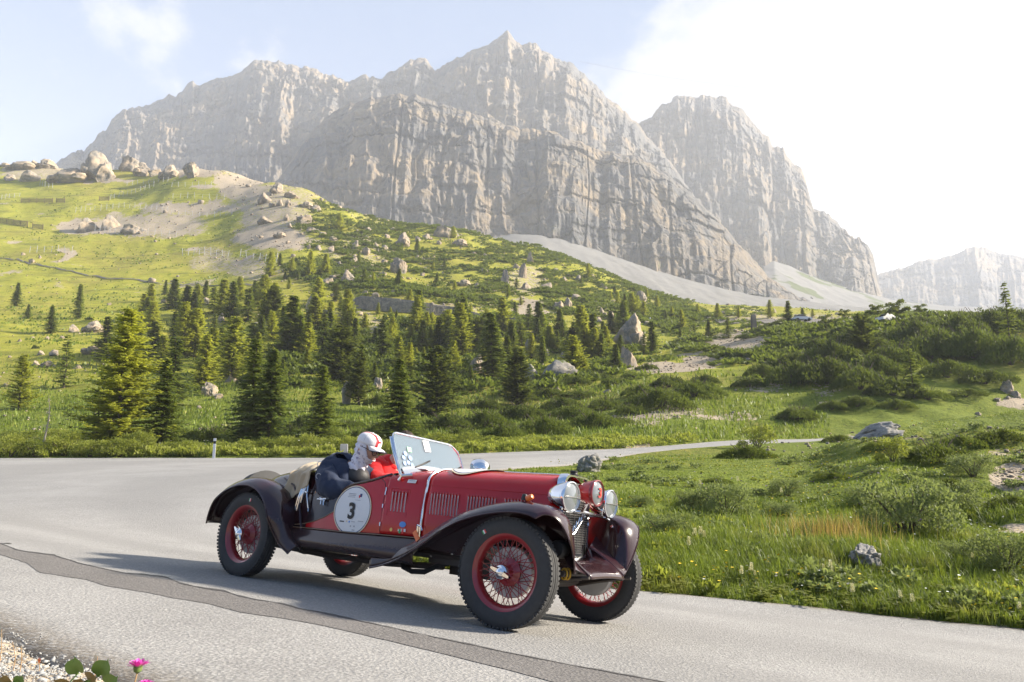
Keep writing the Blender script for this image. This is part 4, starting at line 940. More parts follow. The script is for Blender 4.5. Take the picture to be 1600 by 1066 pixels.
for q in [(1250,834,60,22),(1180,852,60,24),(1000,792,50,22),(1062,824,60,26),(1330,874,50,16),(1220,806,70,26),(1500,872,80,30),(1135,812,110,62),(1080,800,70,40),(1420,838,190,100),(1480,800,120,60),(1230,775,70,30),(1575,900,130,70),(1040,842,90,44),(1345,790,60,34),(1520,745,90,40)]:
    shrub(*q, kind_='w')
shrub(1185, 700, 70, 40, 'b', 'pale yellow-green tall herb at the inner edge of the far road')
shrub(1395, 722, 60, 44, 'b', 'bright green sapling rising from the sprawling dark shrub')
# ---------------------------------------------------------------- what nobody could count: scrub, stones, grass, flowers
def merge(protoV, protoF, P, yaw, scale, tiltx=None):
    """many copies of one small mesh joined into one; P (n,3), scale (n,3)"""
    n, k = len(P), len(protoV); c, s = np.cos(yaw)[:, None], np.sin(yaw)[:, None]
    v = protoV[None]*scale[:, None, :]; X = v[..., 0]*c-v[..., 1]*s; Y = v[..., 0]*s+v[..., 1]*c; Z = v[..., 2]
    V = np.stack([X+P[:, None, 0], Y+P[:, None, 1], Z+P[:, None, 2]], -1).reshape(-1, 3)
    Fm = (protoF[None]+np.arange(n)[:, None, None]*k).reshape(-1, protoF.shape[1]); return V, Fm
def scatter(n, px0, px1, d0, d1, seed, logd=1.0):
    r = np.random.default_rng(seed); px = r.uniform(px0, px1, n); d = np.exp(r.uniform(math.log(d0), math.log(d1), n))
    x = (px-800)/1165*d; z, ins, ed = ground(x, d, True); qx, qy = px_of(np.stack([x, d, z], -1)); return x, d, z, ins, ed, qx, qy, r
def bare_at(qx, qy, x, y): return ellipses(qx+fbm(x/9, y/9, oct=4, seed=31)*26+fbm(x/3, y/3, oct=3, seed=37)*10, qy+fbm(x/3, y/3, oct=3, seed=37)*7, BARE, 1)
def build_scrub():
    x, y, z, ins, ed, qx, qy, r = scatter(30000, 400, 1650, 70, 340, 5)
    dens = np.zeros(len(x))
    for cx, cy, rx, ry, w in [(620,400,170,70,1),(760,430,150,60,1),(880,440,130,50,1),(500,350,60,40,.5),(960,470,90,30,1),(1040,490,60,22,1),(800,480,120,30,.5),(480,400,60,40,.4),(1500,520,200,40,.8),(1250,560,120,40,.4),(700,560,330,60,.25),(1150,520,120,40,.3)]:
        dens = np.maximum(dens, w*(1-sstep(.5, 1.2, ((qx-cx)/rx)**2+((qy-cy)/ry)**2)))
    nz = fbm(x/16, y/12, oct=4, seed=61)
    keep = (dens*(.62+1.7*nz) > r.uniform(0, .75, len(x))) & (~ins) & (bare_at(qx, qy, x, y) < .5)
    x, y, z = x[keep], y[keep], z[keep]; n = len(x)
    pv, pf = dome(8, 34, 1.0, .62, 4, .42, .085)
    sc = r.uniform(.6, 2.3, n); S = np.stack([sc*1.25, sc, sc*r.uniform(.55, .85, n)], 1)
    V, Fm = merge(pv, pf, np.stack([x, y, z-.1], 1), r.uniform(0, 6.28, n), S)
    o = link('scrub', np_mesh('scrub', V, Fm), M_MUGO); o['kind'] = 'stuff'; return n
def build_stones():
    x, y, z, ins, ed, qx, qy, r = scatter(34000, -40, 1640, 20, 350, 9)
    b = bare_at(qx, qy, x, y); nz = fbm(x/20, y/16, oct=4, seed=71)
    slope = ((qx > 400) & (qx < 1050) & (qy < 520)).astype(float)
    keep = (~ins) & (ed > 1) & ((b*.95+slope*.26+.28*np.clip(nz, 0, 1)) > r.uniform(0, 1, len(x)))
    x, y, z = x[keep], y[keep], z[keep]; n = len(x)
    m = rock_mesh(5, 2, 8); pv = np.array([v.co[:] for v in m.vertices]); pf = np.array([list(p.vertices) for p in m.polygons]); bpy.data.meshes.remove(m)
    sc = y*.0011*np.exp(r.normal(0, .55, n))+.03; S = np.stack([sc*r.uniform(.8, 1.5, n), sc, sc*r.uniform(.45, .9, n)], 1)
    V, Fm = merge(pv, pf, np.stack([x, y, z+sc*.15], 1), r.uniform(0, 6.28, n), S)
    o = link('rubble', np_mesh('rubble', V, Fm), M_ROCK); o['kind'] = 'stuff'
def blades(x, y, z, r, h, w, bend=.5, seg=2, tuft=1):
    """bent blades of grass, two segments each"""
    n = len(x); a = r.uniform(0, 6.28, n); d = np.stack([np.cos(a), np.sin(a), np.zeros(n)], 1); s = np.stack([-d[:, 1], d[:, 0], np.zeros(n)], 1)
    P = np.stack([x, y, z-.02], 1); up = np.array([0, 0, 1.0]); b = bend*r.uniform(.2, 1.2, n)[:, None]; h = h[:, None]; w = w[:, None]
    V = np.empty((n, 5, 3), np.float32)
    V[:, 0] = P-s*w; V[:, 1] = P+s*w; m = P+up*h*.58+d*h*b*.25; V[:, 2] = m+s*w*.75; V[:, 3] = m-s*w*.75; V[:, 4] = P+up*h*(1-.25*b)+d*h*b*.75
    i = np.arange(n)[:, None]*5
    return V.reshape(-1, 3), np.concatenate([i+np.array([[0, 1, 2]]), i+np.array([[0, 2, 3]]), i+np.array([[3, 2, 4]])])
def grass_mat(name, dark, light, dry):
    m = NT(name); p = m.pos(); n = m.noise(.55, 5, .6, p); n2 = m.noise(6, 3, .6, p)
    col = m.mix(m.step(m.math('ADD', m.math('MULTIPLY', n, .6), m.math('MULTIPLY', n2, .4)), .36, .62), dark, light)
    col = m.mix(m.step(m.noise(.8, 4, .6, m.pos((1.1, .9, 1))), .56, .70), col, dry)
    d = m.node('ShaderNodeBsdfPrincipled'); m.put(d.inputs['Base Color'], col); d.inputs['Roughness'].default_value = .5; d.inputs['Specular IOR Level'].default_value = .3
    t = m.node('ShaderNodeBsdfTranslucent'); m.put(t.inputs['Color'], m.mix(.5, col, (.30, .38, .04)))
    x = m.node('ShaderNodeMixShader'); x.inputs[0].default_value = .38; m.L.new(d.outputs[0], x.inputs[1]); m.L.new(t.outputs[0], x.inputs[2])
    m.L.new(x.outputs[0], m.out.inputs[0]); return m.m
M_GRASS = grass_mat('meadow_grass', (.046, .080, .011), (.225, .285, .032), (.36, .33, .075))
M_SORREL = grass_mat('sorrel_stalks', (.58, .30, .09), (.60, .40, .13), (.42, .38, .10))
def beyond(x, y): return (x < 3) | (y > np.interp(x, [3, 4.8, 10.6, 20, 31, 60], [39.5, 40.5, 45.5, 52.8, 58, 70])-.3)
def build_grass():
    parts = []
    # the meadow inside the bend and the bank at right
    x, y, z, ins, ed, qx, qy, r = scatter(230000, 560, 1660, 7.2, 34, 15)
    nz = fbm(x/1.3, y/1.3, oct=3, seed=81); nb = fbm(x/4, y/4, oct=2, seed=83)
    keep = (~ins) & (bare_at(qx, qy, x, y) < .45) & (nz+.25*nb+.35 > r.uniform(0, .75, len(x)))
    x, y, z, ed, nz, nb = x[keep], y[keep], z[keep], ed[keep], nz[keep], nb[keep]; n = len(x)
    h = (.10+.20*r.uniform(0, 1, n)**1.6)*(.75+.9*np.clip(nb+.3, 0, 1))*(.35+.65*sstep(.0, .9, ed))*(1-.62*sstep(13, 21, y)); w = np.maximum(.0035, y*.00042)*r.uniform(.7, 1.4, n)
    parts.append(blades(x, y, z, r, h, w, .8))
    x, y, z, ins, ed, qx, qy, r = scatter(170000, 560, 1660, 7.2, 13.5, 25)
    nb = fbm(x/2.2, y/2.2, oct=3, seed=84); keep = (~ins) & (bare_at(qx, qy, x, y) < .45) & (nb+.55 > r.uniform(0, .8, len(x)))
    x, y, z, ed, nb = x[keep], y[keep], z[keep], ed[keep], nb[keep]; n = len(x)
    parts.append(blades(x, y, z, r, r.uniform(.05, .20, n)*(.8+.9*np.clip(nb+.3, 0, 1)), r.uniform(.003, .0055, n), .9))
    # beyond the far edge of the road
    x, y, z, ins, ed, qx, qy, r = scatter(60000, -60, 1300, 31, 80, 16)
    keep = (~ins) & beyond(x, y) & (fbm(x/5, y/5, oct=3, seed=85)+.45 > r.uniform(0, .8, len(x))); x, y, z = x[keep], y[keep], z[keep]; n = len(x)
    parts.append(blades(x, y, z, r, r.uniform(.15, .55, n), y*.0006*r.uniform(.8, 1.6, n), .8))
    # coarse tussocks that break up the pasture
    x, y, z, ins, ed, qx, qy, r = scatter(60000, -60, 1650, 75, 340, 17)
    keep = (fbm(x/12, y/9, oct=4, seed=87) > r.uniform(-.15, .6, len(x))) & (bare_at(qx, qy, x, y) < .4); x, y, z = x[keep], y[keep], z[keep]; n = len(x)
    parts.append(blades(x, y, z, r, r.uniform(.25, .7, n), y*.0010*r.uniform(.7, 1.6, n), .9))
    # verge by the camera
    x, y, z, ins, ed, qx, qy, r = scatter(5000, -150, 420, 1.9, 5.2, 18)
    keep = (~ins) & (fbm(x/.35, y/.35, oct=2, seed=89) > r.uniform(.0, 1.3, len(x))); x, y, z = x[keep], y[keep], z[keep]; n = len(x)
    parts.append(blades(x, y, z, r, r.uniform(.03, .11, n), r.uniform(.0012, .003, n), 1.0))
    for V, Fm in parts:
        o = link('grass', np_mesh('grass', V, Fm), M_GRASS); o['kind'] = 'stuff'
    # rusty sorrel stand
    r = np.random.default_rng(3); c = at(1298, 846); n = 900
    x = c.x+r.normal(0, .42, n); y = c.y+r.normal(0, .55, n); z = ground(x, y)
    V, Fm = blades(x, y, z, r, r.uniform(.18, .58, n), r.uniform(.0022, .0045, n), .35)
    o = link('rusty_grass', np_mesh('rusty_grass', V, Fm), M_SORREL); o['kind'] = 'stuff'
def build_herbs():
    """broad leaves low in the meadow and along the kerbless road edge"""
    pv, pf = leafy(77, 46, 1.0, .5, .75, .22, 6)
    x, y, z, ins, ed, qx, qy, r = scatter(5200, 580, 1650, 7.4, 30, 19)
    keep = (~ins) & (fbm(x/1.6, y/1.6, oct=2, seed=91)+.15 > r.uniform(0, .8, len(x))); x, y, z, ed = x[keep], y[keep], z[keep], ed[keep]; n = len(x)
    sc = r.uniform(.05, .12, n)*(1+y*.012)*(1-.6*sstep(12, 19, y)); V, Fm = merge(pv, pf, np.stack([x, y, z], 1), r.uniform(0, 6.28, n), np.stack([sc, sc, sc*r.uniform(.8, 1.5, n)], 1))
    o = link('undergrowth', np_mesh('undergrowth', V, Fm), M_LEAF); o['kind'] = 'stuff'
    # round leaves that crowd the edge of the asphalt
    a = np.linspace(0, 2*math.pi, 7)[:-1]; disc = np.vstack([[[0, 0, .05]], np.stack([np.cos(a), np.sin(a)*.85, .12*np.cos(2*a)], 1)]); V7, F7 = [], []
    r0 = np.random.default_rng(5)
    for i in range(9):
        t, c_, s_ = r0.uniform(-.5, .5), math.cos(i*2.4), math.sin(i*2.4); q = disc*r0.uniform(.22, .42); q = np.stack([q[:, 0], q[:, 1]*math.cos(t)-q[:, 2]*math.sin(t), q[:, 1]*math.sin(t)+q[:, 2]*math.cos(t)], 1)+np.array([c_*r0.uniform(.2, .9), s_*r0.uniform(.2, .9), r0.uniform(.2, .8)])
        V7.append(q); F7.append(np.array([[0, k+1, (k+1) % 6+1] for k in range(6)])+7*i)
    V7, F7 = np.concatenate(V7), np.concatenate(F7); x, y, z, ins, ed, qx, qy, r = scatter(9000, 560, 1650, 7.4, 14, 27)
    keep = (~ins) & (r.uniform(0, 1, len(x)) < .35*np.exp(-((ed-.25)/.3)**2)*(1+1.2*fbm(x/.9, y/.9, oct=2, seed=93))+.02); x, y, z = x[keep], y[keep], z[keep]; n = len(x)
    sc = r.uniform(.06, .13, n); V, Fm = merge(V7, F7, np.stack([x, y, z], 1), r.uniform(0, 6.28, n), np.stack([sc, sc, sc], 1)); o = link('undergrowth', np_mesh('undergrowth', V, Fm), M_LEAF); o['kind'] = 'stuff'
    # darker low shrubby growth in the meadow
    pv, pf = leafy(79, 150, 1.0, .6, .26, .09, 14); x, y, z, ins, ed, qx, qy, r = scatter(5200, 580, 1660, 7.8, 30, 28)
    keep = (~ins) & (ed > .45) & (fbm(x/1.9, y/1.5, oct=3, seed=95)-.08 > r.uniform(0, .55, len(x))); x, y, z = x[keep], y[keep], z[keep]; n = len(x)
    sc = r.uniform(.10, .26, n)*(1+y*.012); V, Fm = merge(pv, pf, np.stack([x, y, z], 1), r.uniform(0, 6.28, n), np.stack([sc, sc, sc*r.uniform(.6, 1.1, n)], 1)); o = link('undergrowth', np_mesh('undergrowth', V, Fm), M_WILLOW); o['kind'] = 'stuff'
    pv, pf = leafy(78, 90, 1.0, .9, .34, .10, 10)
    x, y, z, ins, ed, qx, qy, r = scatter(5000, -60, 1300, 32, 48, 20)
    keep = (~ins) & (ed > .15) & beyond(x, y) & (r.uniform(0, 1, len(x)) < .75*(1-sstep(2, 9, ed))+.12); x, y, z = x[keep], y[keep], z[keep]; n = len(x)
    sc = r.uniform(.14, .48, n); V, Fm = merge(pv, pf, np.stack([x, y, z], 1), r.uniform(0, 6.28, n), np.stack([sc, sc, sc*r.uniform(.8, 1.4, n)], 1))
    o = link('undergrowth', np_mesh('undergrowth', V, Fm), M_LEAF); o['kind'] = 'stuff'
def build_flowers():
    k = 6; a = np.arange(k)*2*math.pi/k; pv = np.vstack([[[0, 0, 0]], np.stack([np.cos(a), np.sin(a), .25*np.ones(k)], 1)]); pf = np.array([[0, i+1, (i+1) % k+1] for i in range(k)])
    def put(n, seed, px0, px1, d0, d1, mat, size, h0, h1, thr, name, blobs=None):
        x, y, z, ins, ed, qx, qy, r = scatter(n, px0, px1, d0, d1, seed)
        if blobs:
            dens = np.zeros(len(x))
            for cx, cy, rr in blobs: dens = np.maximum(dens, np.exp(-(((qx-cx)/rr)**2+((qy-cy)/(rr*.45))**2)))
            keep = (~ins) & (dens > r.uniform(.1, 1, len(x)))
        else: keep = (~ins) & (fbm(x/2.2, y/2.2, oct=3, seed=seed) > r.uniform(thr, .9, len(x)))
        x, y, z = x[keep], y[keep], z[keep]; n = len(x); sc = size*r.uniform(.6, 1.3, n)*(1+y*.03)
        V, Fm = merge(pv, pf, np.stack([x, y, z+r.uniform(h0, h1, n)], 1), r.uniform(0, 6.28, n), np.stack([sc, sc, sc], 1))
        V = V.reshape(n, -1, 3); c = V[:, :1]; t = r.uniform(-.9, .3, n)[:, None]; d = V-c
        V[..., 1] = c[..., 1]+d[..., 1]*np.cos(t)-d[..., 2]*np.sin(t); V[..., 2] = c[..., 2]+d[..., 1]*np.sin(t)+d[..., 2]*np.cos(t)
        o = link(name, np_mesh(name, V.reshape(-1, 3), Fm), mat); o['kind'] = 'stuff'
    put(7000, 21, 860, 1640, 8, 32, simple('yellow_petals', (.80, .56, .02), .6), .013, .12, .30, -.05, 'wildflowers')
    put(3600, 22, 860, 1640, 8, 32, simple('white_petals', (.78, .78, .72), .6), .012, .12, .30, .0, 'wildflowers')
    put(2600, 23, 1000, 1640, 8, 30, simple('violet_petals', (.20, .09, .36), .6), .012, .10, .32, .0, 'wildflowers', [(1432,838,22),(1416,764,40),(1528,800,28),(1345,758,45),(1120,770,40),(1240,735,50),(1290,770,50),(1190,770,30),(1580,770,30)])
    put(2200, 24, -60, 760, 33, 46, simple('cream_petals', (.72, .70, .50), .6), .022, .3, .8, .0, 'wildflowers')
build_scrub(); build_stones(); build_grass(); build_herbs(); build_flowers()
# ---------------------------------------------------------------- the red roadster
CARM = Matrix(((0.813625, 0.573103, 0.097812, -1.99768), (-0.580525, 0.810007, 0.082939, 7.0626), (-0.031696, -0.124264, 0.991743, -1.04463), (0, 0, 0, 1)))
M_RED = NT('red_coachwork')
def _paint(nt, c, flake):
    co = nt.coord(); n = nt.noise(3, 3, .5, co); d = nt.noise(26, 5, .7, co)
    col = nt.mix(n, tuple(x*.9 for x in c), tuple(x*1.12 for x in c)); col = nt.mix(nt.math('MULTIPLY', nt.step(d, .58, .8), .05), col, (.30, .22, .17))
    sz = nt.node('ShaderNodeSeparateXYZ'); nt.L.new(nt.coord(), sz.inputs[0])
    low = nt.math('SUBTRACT', 1.0, nt.step(nt.math('ADD', sz.outputs['Z'], nt.math('MULTIPLY', d, .25)), .40, .66))
    col = nt.mix(nt.math('MULTIPLY', low, .09), col, (.26, .21, .17))
    nt.bsdf(col, nt.math('ADD', nt.math('MULTIPLY', d, .14), .14), coat=.55, spec=.35); return nt.m
M_RED = _paint(M_RED, (.48, .0068, .0075), 0)
M_MAR = _paint(NT('maroon_coachwork'), (.024, .0055, .0068), 0)
M_WING = _paint(NT('dark_plum_wings'), (.027, .0078, .0120), 0)
def two_tone():
    nt = NT('two_tone_coachwork'); f = nt.node('ShaderNodeMath'); f.operation = 'GREATER_THAN'; nt.L.new(nt.attr('tone'), f.inputs[0]); f.inputs[1].default_value = 0
    co = nt.coord(); d = nt.noise(26, 5, .7, co); col = nt.mix(f.outputs[0], (.013, .0030, .0040), (.48, .0068, .0075))
    col = nt.mix(nt.math('MULTIPLY', nt.step(d, .58, .8), .05), col, (.30, .22, .17))
    nt.bsdf(col, nt.math('ADD', nt.math('MULTIPLY', d, .14), .14), coat=.55, spec=.35); return nt.m
M_TWO = two_tone()
M_CHROME = simple('chrome', (.82, .82, .83), .10, 1.0, var=.05)
M_STEEL = simple('dull_steel', (.42, .41, .40), .35, 1.0, var=.25)
M_TYRE = simple('tyre_rubber', (.044, .043, .042), .82, var=.4, scale=30, bump=.2)
M_RIM = simple('red_wheel_enamel', (.27, .010, .014), .30, coat=.8)
M_BLACK = simple('black_parts', (.014, .013, .013), .5, var=.4)
M_OILY = simple('oily_chassis', (.035, .026, .022), .55, var=.5, scale=20)
M_DRUM = simple('alloy_drum', (.50, .48, .45), .5, .35, var=.2)
M_WHITE = simple('white_print', (.74, .74, .73), .45, var=.03)
M_CREAM = simple('cream_border', (.72, .60, .42), .5)
M_NAVYPRINT = simple('navy_print', (.03, .05, .16), .5)
M_INK = simple('black_print', (.012, .012, .012), .5)
M_FAINT = simple('grey_print', (.40, .40, .42), .5)
M_LIGHTBLUE = simple('blue_print', (.10, .28, .68), .5)
M_REDPRINT = simple('red_print', (.70, .05, .04), .5)
M_GREENPRINT = simple('green_print', (.03, .32, .10), .5)
M_ORANGE = simple('orange_lens', (.80, .16, .02), .3, coat=.5)
M_YELLOW = simple('yellow_strap', (.48, .27, .02), .7)
M_GOLD = simple('gold_badge', (.60, .42, .15), .35, .8)
M_LINE = simple('coach_line_paint', (.22, .15, .09), .4)
M_TAN = simple('tan_leather', (.36, .17, .06), .5, var=.25, bump=.2)
def glass(name, col, rough=.0, alpha=None):
    m = NT(name); b = m.node('ShaderNodeBsdfGlass') if alpha is None else m.node('ShaderNodeBsdfGlossy')
    b.inputs['Color'].default_value = col+(1,) if len(col) == 3 else col; b.inputs['Roughness'].default_value = rough
    t = m.node('ShaderNodeBsdfTransparent'); t.inputs[0].default_value = (.90, .94, .97, 1)
    lw = m.node('ShaderNodeFresnel'); lw.inputs['IOR'].default_value = 1.5
    x = m.node('ShaderNodeMixShader'); f = m.math('ADD', m.math('MULTIPLY', lw.outputs[0], .9), alpha or 0.05, True)
    m.L.new(f, x.inputs[0]); m.L.new(t.outputs[0], x.inputs[1])
    if alpha is not None:
        d = m.node('ShaderNodeBsdfDiffuse'); d.inputs[0].default_value = (.45, .60, .70, 1); y = m.node('ShaderNodeMixShader'); y.inputs[0].default_value = .10
        m.L.new(b.outputs[0], y.inputs[1]); m.L.new(d.outputs[0], y.inputs[2]); m.L.new(y.outputs[0], x.inputs[2])
    else: m.L.new(b.outputs[0], x.inputs[2])
    m.L.new(x.outputs[0], m.out.inputs[0]); return m.m
M_SCREEN = glass('windscreen_glass', (.92, .97, 1.0), .0, .20)
def lens_mat():
    m = NT('ribbed_lens'); c = m.coord('Object', (0, 60, 0)); b = m.node('ShaderNodeTexWave'); b.inputs['Scale'].default_value = 1; m.L.new(c, b.inputs['Vector'])
    m.bsdf((.20, .22, .23), .10, .35, 1.0, m.bump(b.outputs['Fac'], .35, .004)); return m.m
M_LENS = lens_mat()

CAR = bpy.data.objects.new('vintage_roadster', None); COL.objects.link(CAR); CAR.matrix_world = CARM
tag(CAR, 'open red and maroon vintage roadster with wire wheels, race number 3 roundel', 'car')

# body sections: x, half width low, half width at shoulder, sill z, shoulder z, top z, squareness
BODY = [(-.62,.10,.06,.46,.56,.60,2.2), (-.52,.24,.16,.44,.66,.74,2.2), (-.35,.34,.25,.42,.76,.86,2.3), (-.10,.40,.33,.42,.82,.93,2.4), (.20,.44,.38,.44,.84,.965,2.5), (.50,.455,.41,.46,.86,.97,2.6),
        (.80,.462,.43,.465,.87,.97,2.6), (1.10,.458,.43,.47,.88,.975,2.6), (1.40,.445,.42,.48,.885,.99,2.7), (1.60,.43,.405,.485,.885,1.01,2.6), (1.82,.405,.385,.49,.88,1.03,2.5), (2.20,.345,.325,.49,.88,1.04,2.4), (2.55,.285,.265,.49,.88,1.04,2.35), (2.88,.225,.21,.49,.88,1.04,2.3)]
_BX = np.array([b[0] for b in BODY]); _BV = np.array([b[1:] for b in BODY])
def bsec(x): return [pchip(_BX, _BV[:, i], np.array([x]))[0] for i in range(6)]
def ring(x, n_side=12, n_top=16):
    """points from the right sill over the top to the left sill"""
    wl, ws, zs, zh, zt, sq = bsec(x); half = []
    for t in np.linspace(0, 1, n_side, endpoint=False):
        w = wl+(ws-wl)*t + .012*math.sin(math.pi*t); half.append((w, zs+(zh-zs)*t))
    for a in np.linspace(0, math.pi/2, n_top):
        half.append((ws*max(0, math.cos(a))**(2/sq), zh+(zt-zh)*math.sin(a)**(2/sq)))
    return [Vector((x, -w, z)) for w, z in half] + [Vector((x, w, z)) for w, z in half[-2::-1]]
def side_y(x, z):
    wl, ws, zs, zh, zt, sq = bsec(x)
    if z <= zh: t = (z-zs)/(zh-zs); return wl+(ws-wl)*t+.012*math.sin(math.pi*max(0, min(1, t)))
    s = min(1, (z-zh)/(zt-zh)); a = math.asin(s**(sq/2)); return ws*max(0, math.cos(a))**(2/sq)
def top_z(x, y):
    wl, ws, zs, zh, zt, sq = bsec(x); c = min(1, abs(y)/ws); a = math.acos(c**(sq/2)); return zh+(zt-zh)*math.sin(a)**(2/sq)
def cut_z(x):
    """upper edge of the cockpit sides"""
    return float(np.interp(x, [.56, .585, .62, .68, .80, .88, .95, 1.0, 1.06, 1.14, 1.26, 1.36, 1.43, 1.50], [.965, .84, .765, .738, .730, .742, .785, .818, .842, .858, .885, .915, .945, 1.0]))
SWOOP = [(.36, .470), (.45, .476), (.56, .492), (.68, .520), (.80, .562), (.90, .615), (.97, .68), (1.01, .75), (1.04, .84), (1.08, .9), (1.10, 1.02)]
def tone(x, z): return (x-np.interp(z, [p[1] for p in SWOOP], [p[0] for p in SWOOP])) if z > SWOOP[0][1] else 1.0
def shell(name, xs, mat, parent=CAR, closed=False):
    m = MB(); m.grid([ring(x) for x in xs])
    o = m.build(name, mat, parent, sharp=50)
    sm = o.modifiers.new('thickness', 'SOLIDIFY'); sm.thickness = .008; sm.offset = -1; return o
# tail
m = MB(); rows = [ring(x) for x in np.linspace(-.62, .575, 22)]; m.grid(rows); m.add(rows[0], [tuple(range(len(rows[0])))])
tail = m.build('tail', M_MAR, CAR, sharp=50)
MB().tube([p+Vector((.004, 0, .004)) for p in ring(.575) if p.z > .73], .011, 8).build('cockpit_rim', M_MAR, tail)
# cockpit sides, with the cut-away
for sgn, nm in ((-1, 'cockpit_side'), (1, 'cockpit_side')):
    m = MB(); rows = []; tn = []
    xs = np.linspace(.575, 1.44, 110); zz = np.linspace(0, 1, 70)
    for x in xs:
        zs = bsec(x)[2]; zc = min(cut_z(x), bsec(x)[4]-.002); r = []
        for t in zz: z = zs+(zc-zs)*t; r.append(Vector((x, sgn*side_y(x, z), z))); tn.append(tone(x, z))
        rows.append(r)
    m.grid(rows); o = m.build(nm, M_TWO, CAR, sharp=60); attr(o.data, 'tone', tn)
    sm = o.modifiers.new('thickness', 'SOLIDIFY'); sm.thickness = .012; sm.offset = 1 if sgn > 0 else -1
    MB().tube([(x, sgn*(side_y(x, min(cut_z(x), bsec(x)[4]-.01))-.004), cut_z(x)+.004) for x in np.linspace(.58, 1.43, 40)], .0125, 8).build('edge_roll', M_MAR, o)
    MB().tube([(x, sgn*(side_y(x, z)+.003), z) for x, z in SWOOP[:6]], .0035, 6).build('coach_line', M_LINE, o)
shell('scuttle', np.linspace(1.42, 1.82, 12), M_RED)
bonnet = shell('bonnet', np.linspace(1.832, 2.862, 26), M_RED)
MB().tube([(x, 0, bsec(x)[4]+.004) for x in np.linspace(1.84, 2.86, 12)], .006, 6).build('bonnet_hinge', M_CHROME, bonnet)
for sgn in (-1, 1):
    MB().tube([(x, sgn*(bsec(x)[1]+.001), bsec(x)[3]+.004) for x in np.linspace(1.84, 2.86, 12)], .0035, 6).build('bonnet_crease', M_RED, bonnet)
MB().tube([p+Vector((0, 0, .002)) for p in [Vector((1.826, q.y*1.006, q.z*1.003)) for q in ring(1.826)]], .0095, 8).build('bonnet_strap', M_CHROME, CAR)
# interior: floor, seats, dash, wheel
m = MB(); m.box((1.0, 0, .40), (1.5, .84, .02)); m.build('cockpit_floor', M_BLACK, CAR, smooth=False)
for y in (-.21, .21):
    m = MB()
    rows = []
    for t in np.linspace(0, 1, 10):
        x = .66-.06*t; z = .56+.38*t; w = .195-.03*t**3
        rows.append([Vector((x+.06*math.cos(a)*(1-.3*t), y+w*math.copysign(abs(math.sin(a))**.6, math.sin(a)), z)) for a in np.linspace(0, 2*math.pi, 20, endpoint=False)])
    m.grid(rows, close=True); m.add(rows[-1], [tuple(range(20))]); m.box((.88, y, .53), (.42, .37, .12)); m.build('seat', M_TAN, CAR, sharp=50)
m = MB(); rows = [[Vector((.60+.016*k, sg, .74+.20*t)) for k in (0, 1)] for t in np.linspace(0, 1, 6) for sg in (-.405,)]
m.tube([(.612, -.425, .742), (.604, -.41, .80), (.60, -.395, .88), (.60, -.36, .945), (.60, -.2, .965)], .020, 8); m.tube([(.64, -.40, .744), (.632, -.39, .80), (.63, -.375, .87), (.628, -.34, .93)], .028, 8); m.build('seat_bolster', M_TAN, CAR)
m = MB(); m.box((1.47, 0, .86), (.02, .78, .20)); dash = m.build('dashboard', M_BLACK, CAR, smooth=False)
for y in (-.2, -.08, .08, .2):
    MB().lathe([(.0, .012), (.04, .012), (.045, 0)], 20, Matrix.Translation((1.457, y, .88)) @ Matrix.Rotation(-math.pi/2, 4, 'Y')).build('gauge', M_CHROME, dash)
st = Matrix.Translation((1.20, .22, .93)) @ Matrix.Rotation(math.radians(-62), 4, 'Y')
m = MB(); m.tube([st @ Vector((.20*math.cos(a), .20*math.sin(a), 0)) for a in np.linspace(0, 2*math.pi, 32, endpoint=False)], .013, 8, closed=True)
for a in (0, 1.57, 3.14, 4.71): m.tube([st @ Vector((0, 0, -.02)), st @ Vector((.19*math.cos(a), .19*math.sin(a), 0))], .007, 6)
m.tube([st @ Vector((0, 0, -.02)), (1.5, .22, .77)], .018, 8); m.build('steering_wheel', M_BLACK, CAR)

# sill / valance
for sgn in (-1, 1):
    m = MB(); rows = []
    for x in np.linspace(.40, 1.86, 40):
        t = (x-.40)/1.46; zt = bsec(x)[2]+.004; zb = .292+.012*math.sin(3*t); w0 = bsec(x)[0]; wb = .475+.03*math.sin(math.pi*t)
        rows.append([Vector((x, sgn*(w0+.004), zt)), Vector((x, sgn*(w0+.022), zt-.012)), Vector((x, sgn*(w0+.035), zt-.05)), Vector((x, sgn*(wb+.03), (zt+zb)/2)), Vector((x, sgn*(wb+.02), zb+.02)), Vector((x, sgn*wb, zb))])
    m.grid(rows); v = m.build('valance', M_MAR, CAR, sharp=60)
    sm = v.modifiers.new('thickness', 'SOLIDIFY'); sm.thickness = .01
    MB().tube([(x, sgn*(bsec(x)[0]+.026), bsec(x)[2]-.004) for x in np.linspace(.42, 1.86, 30)], .0035, 6).build('coach_line', M_LINE, v)

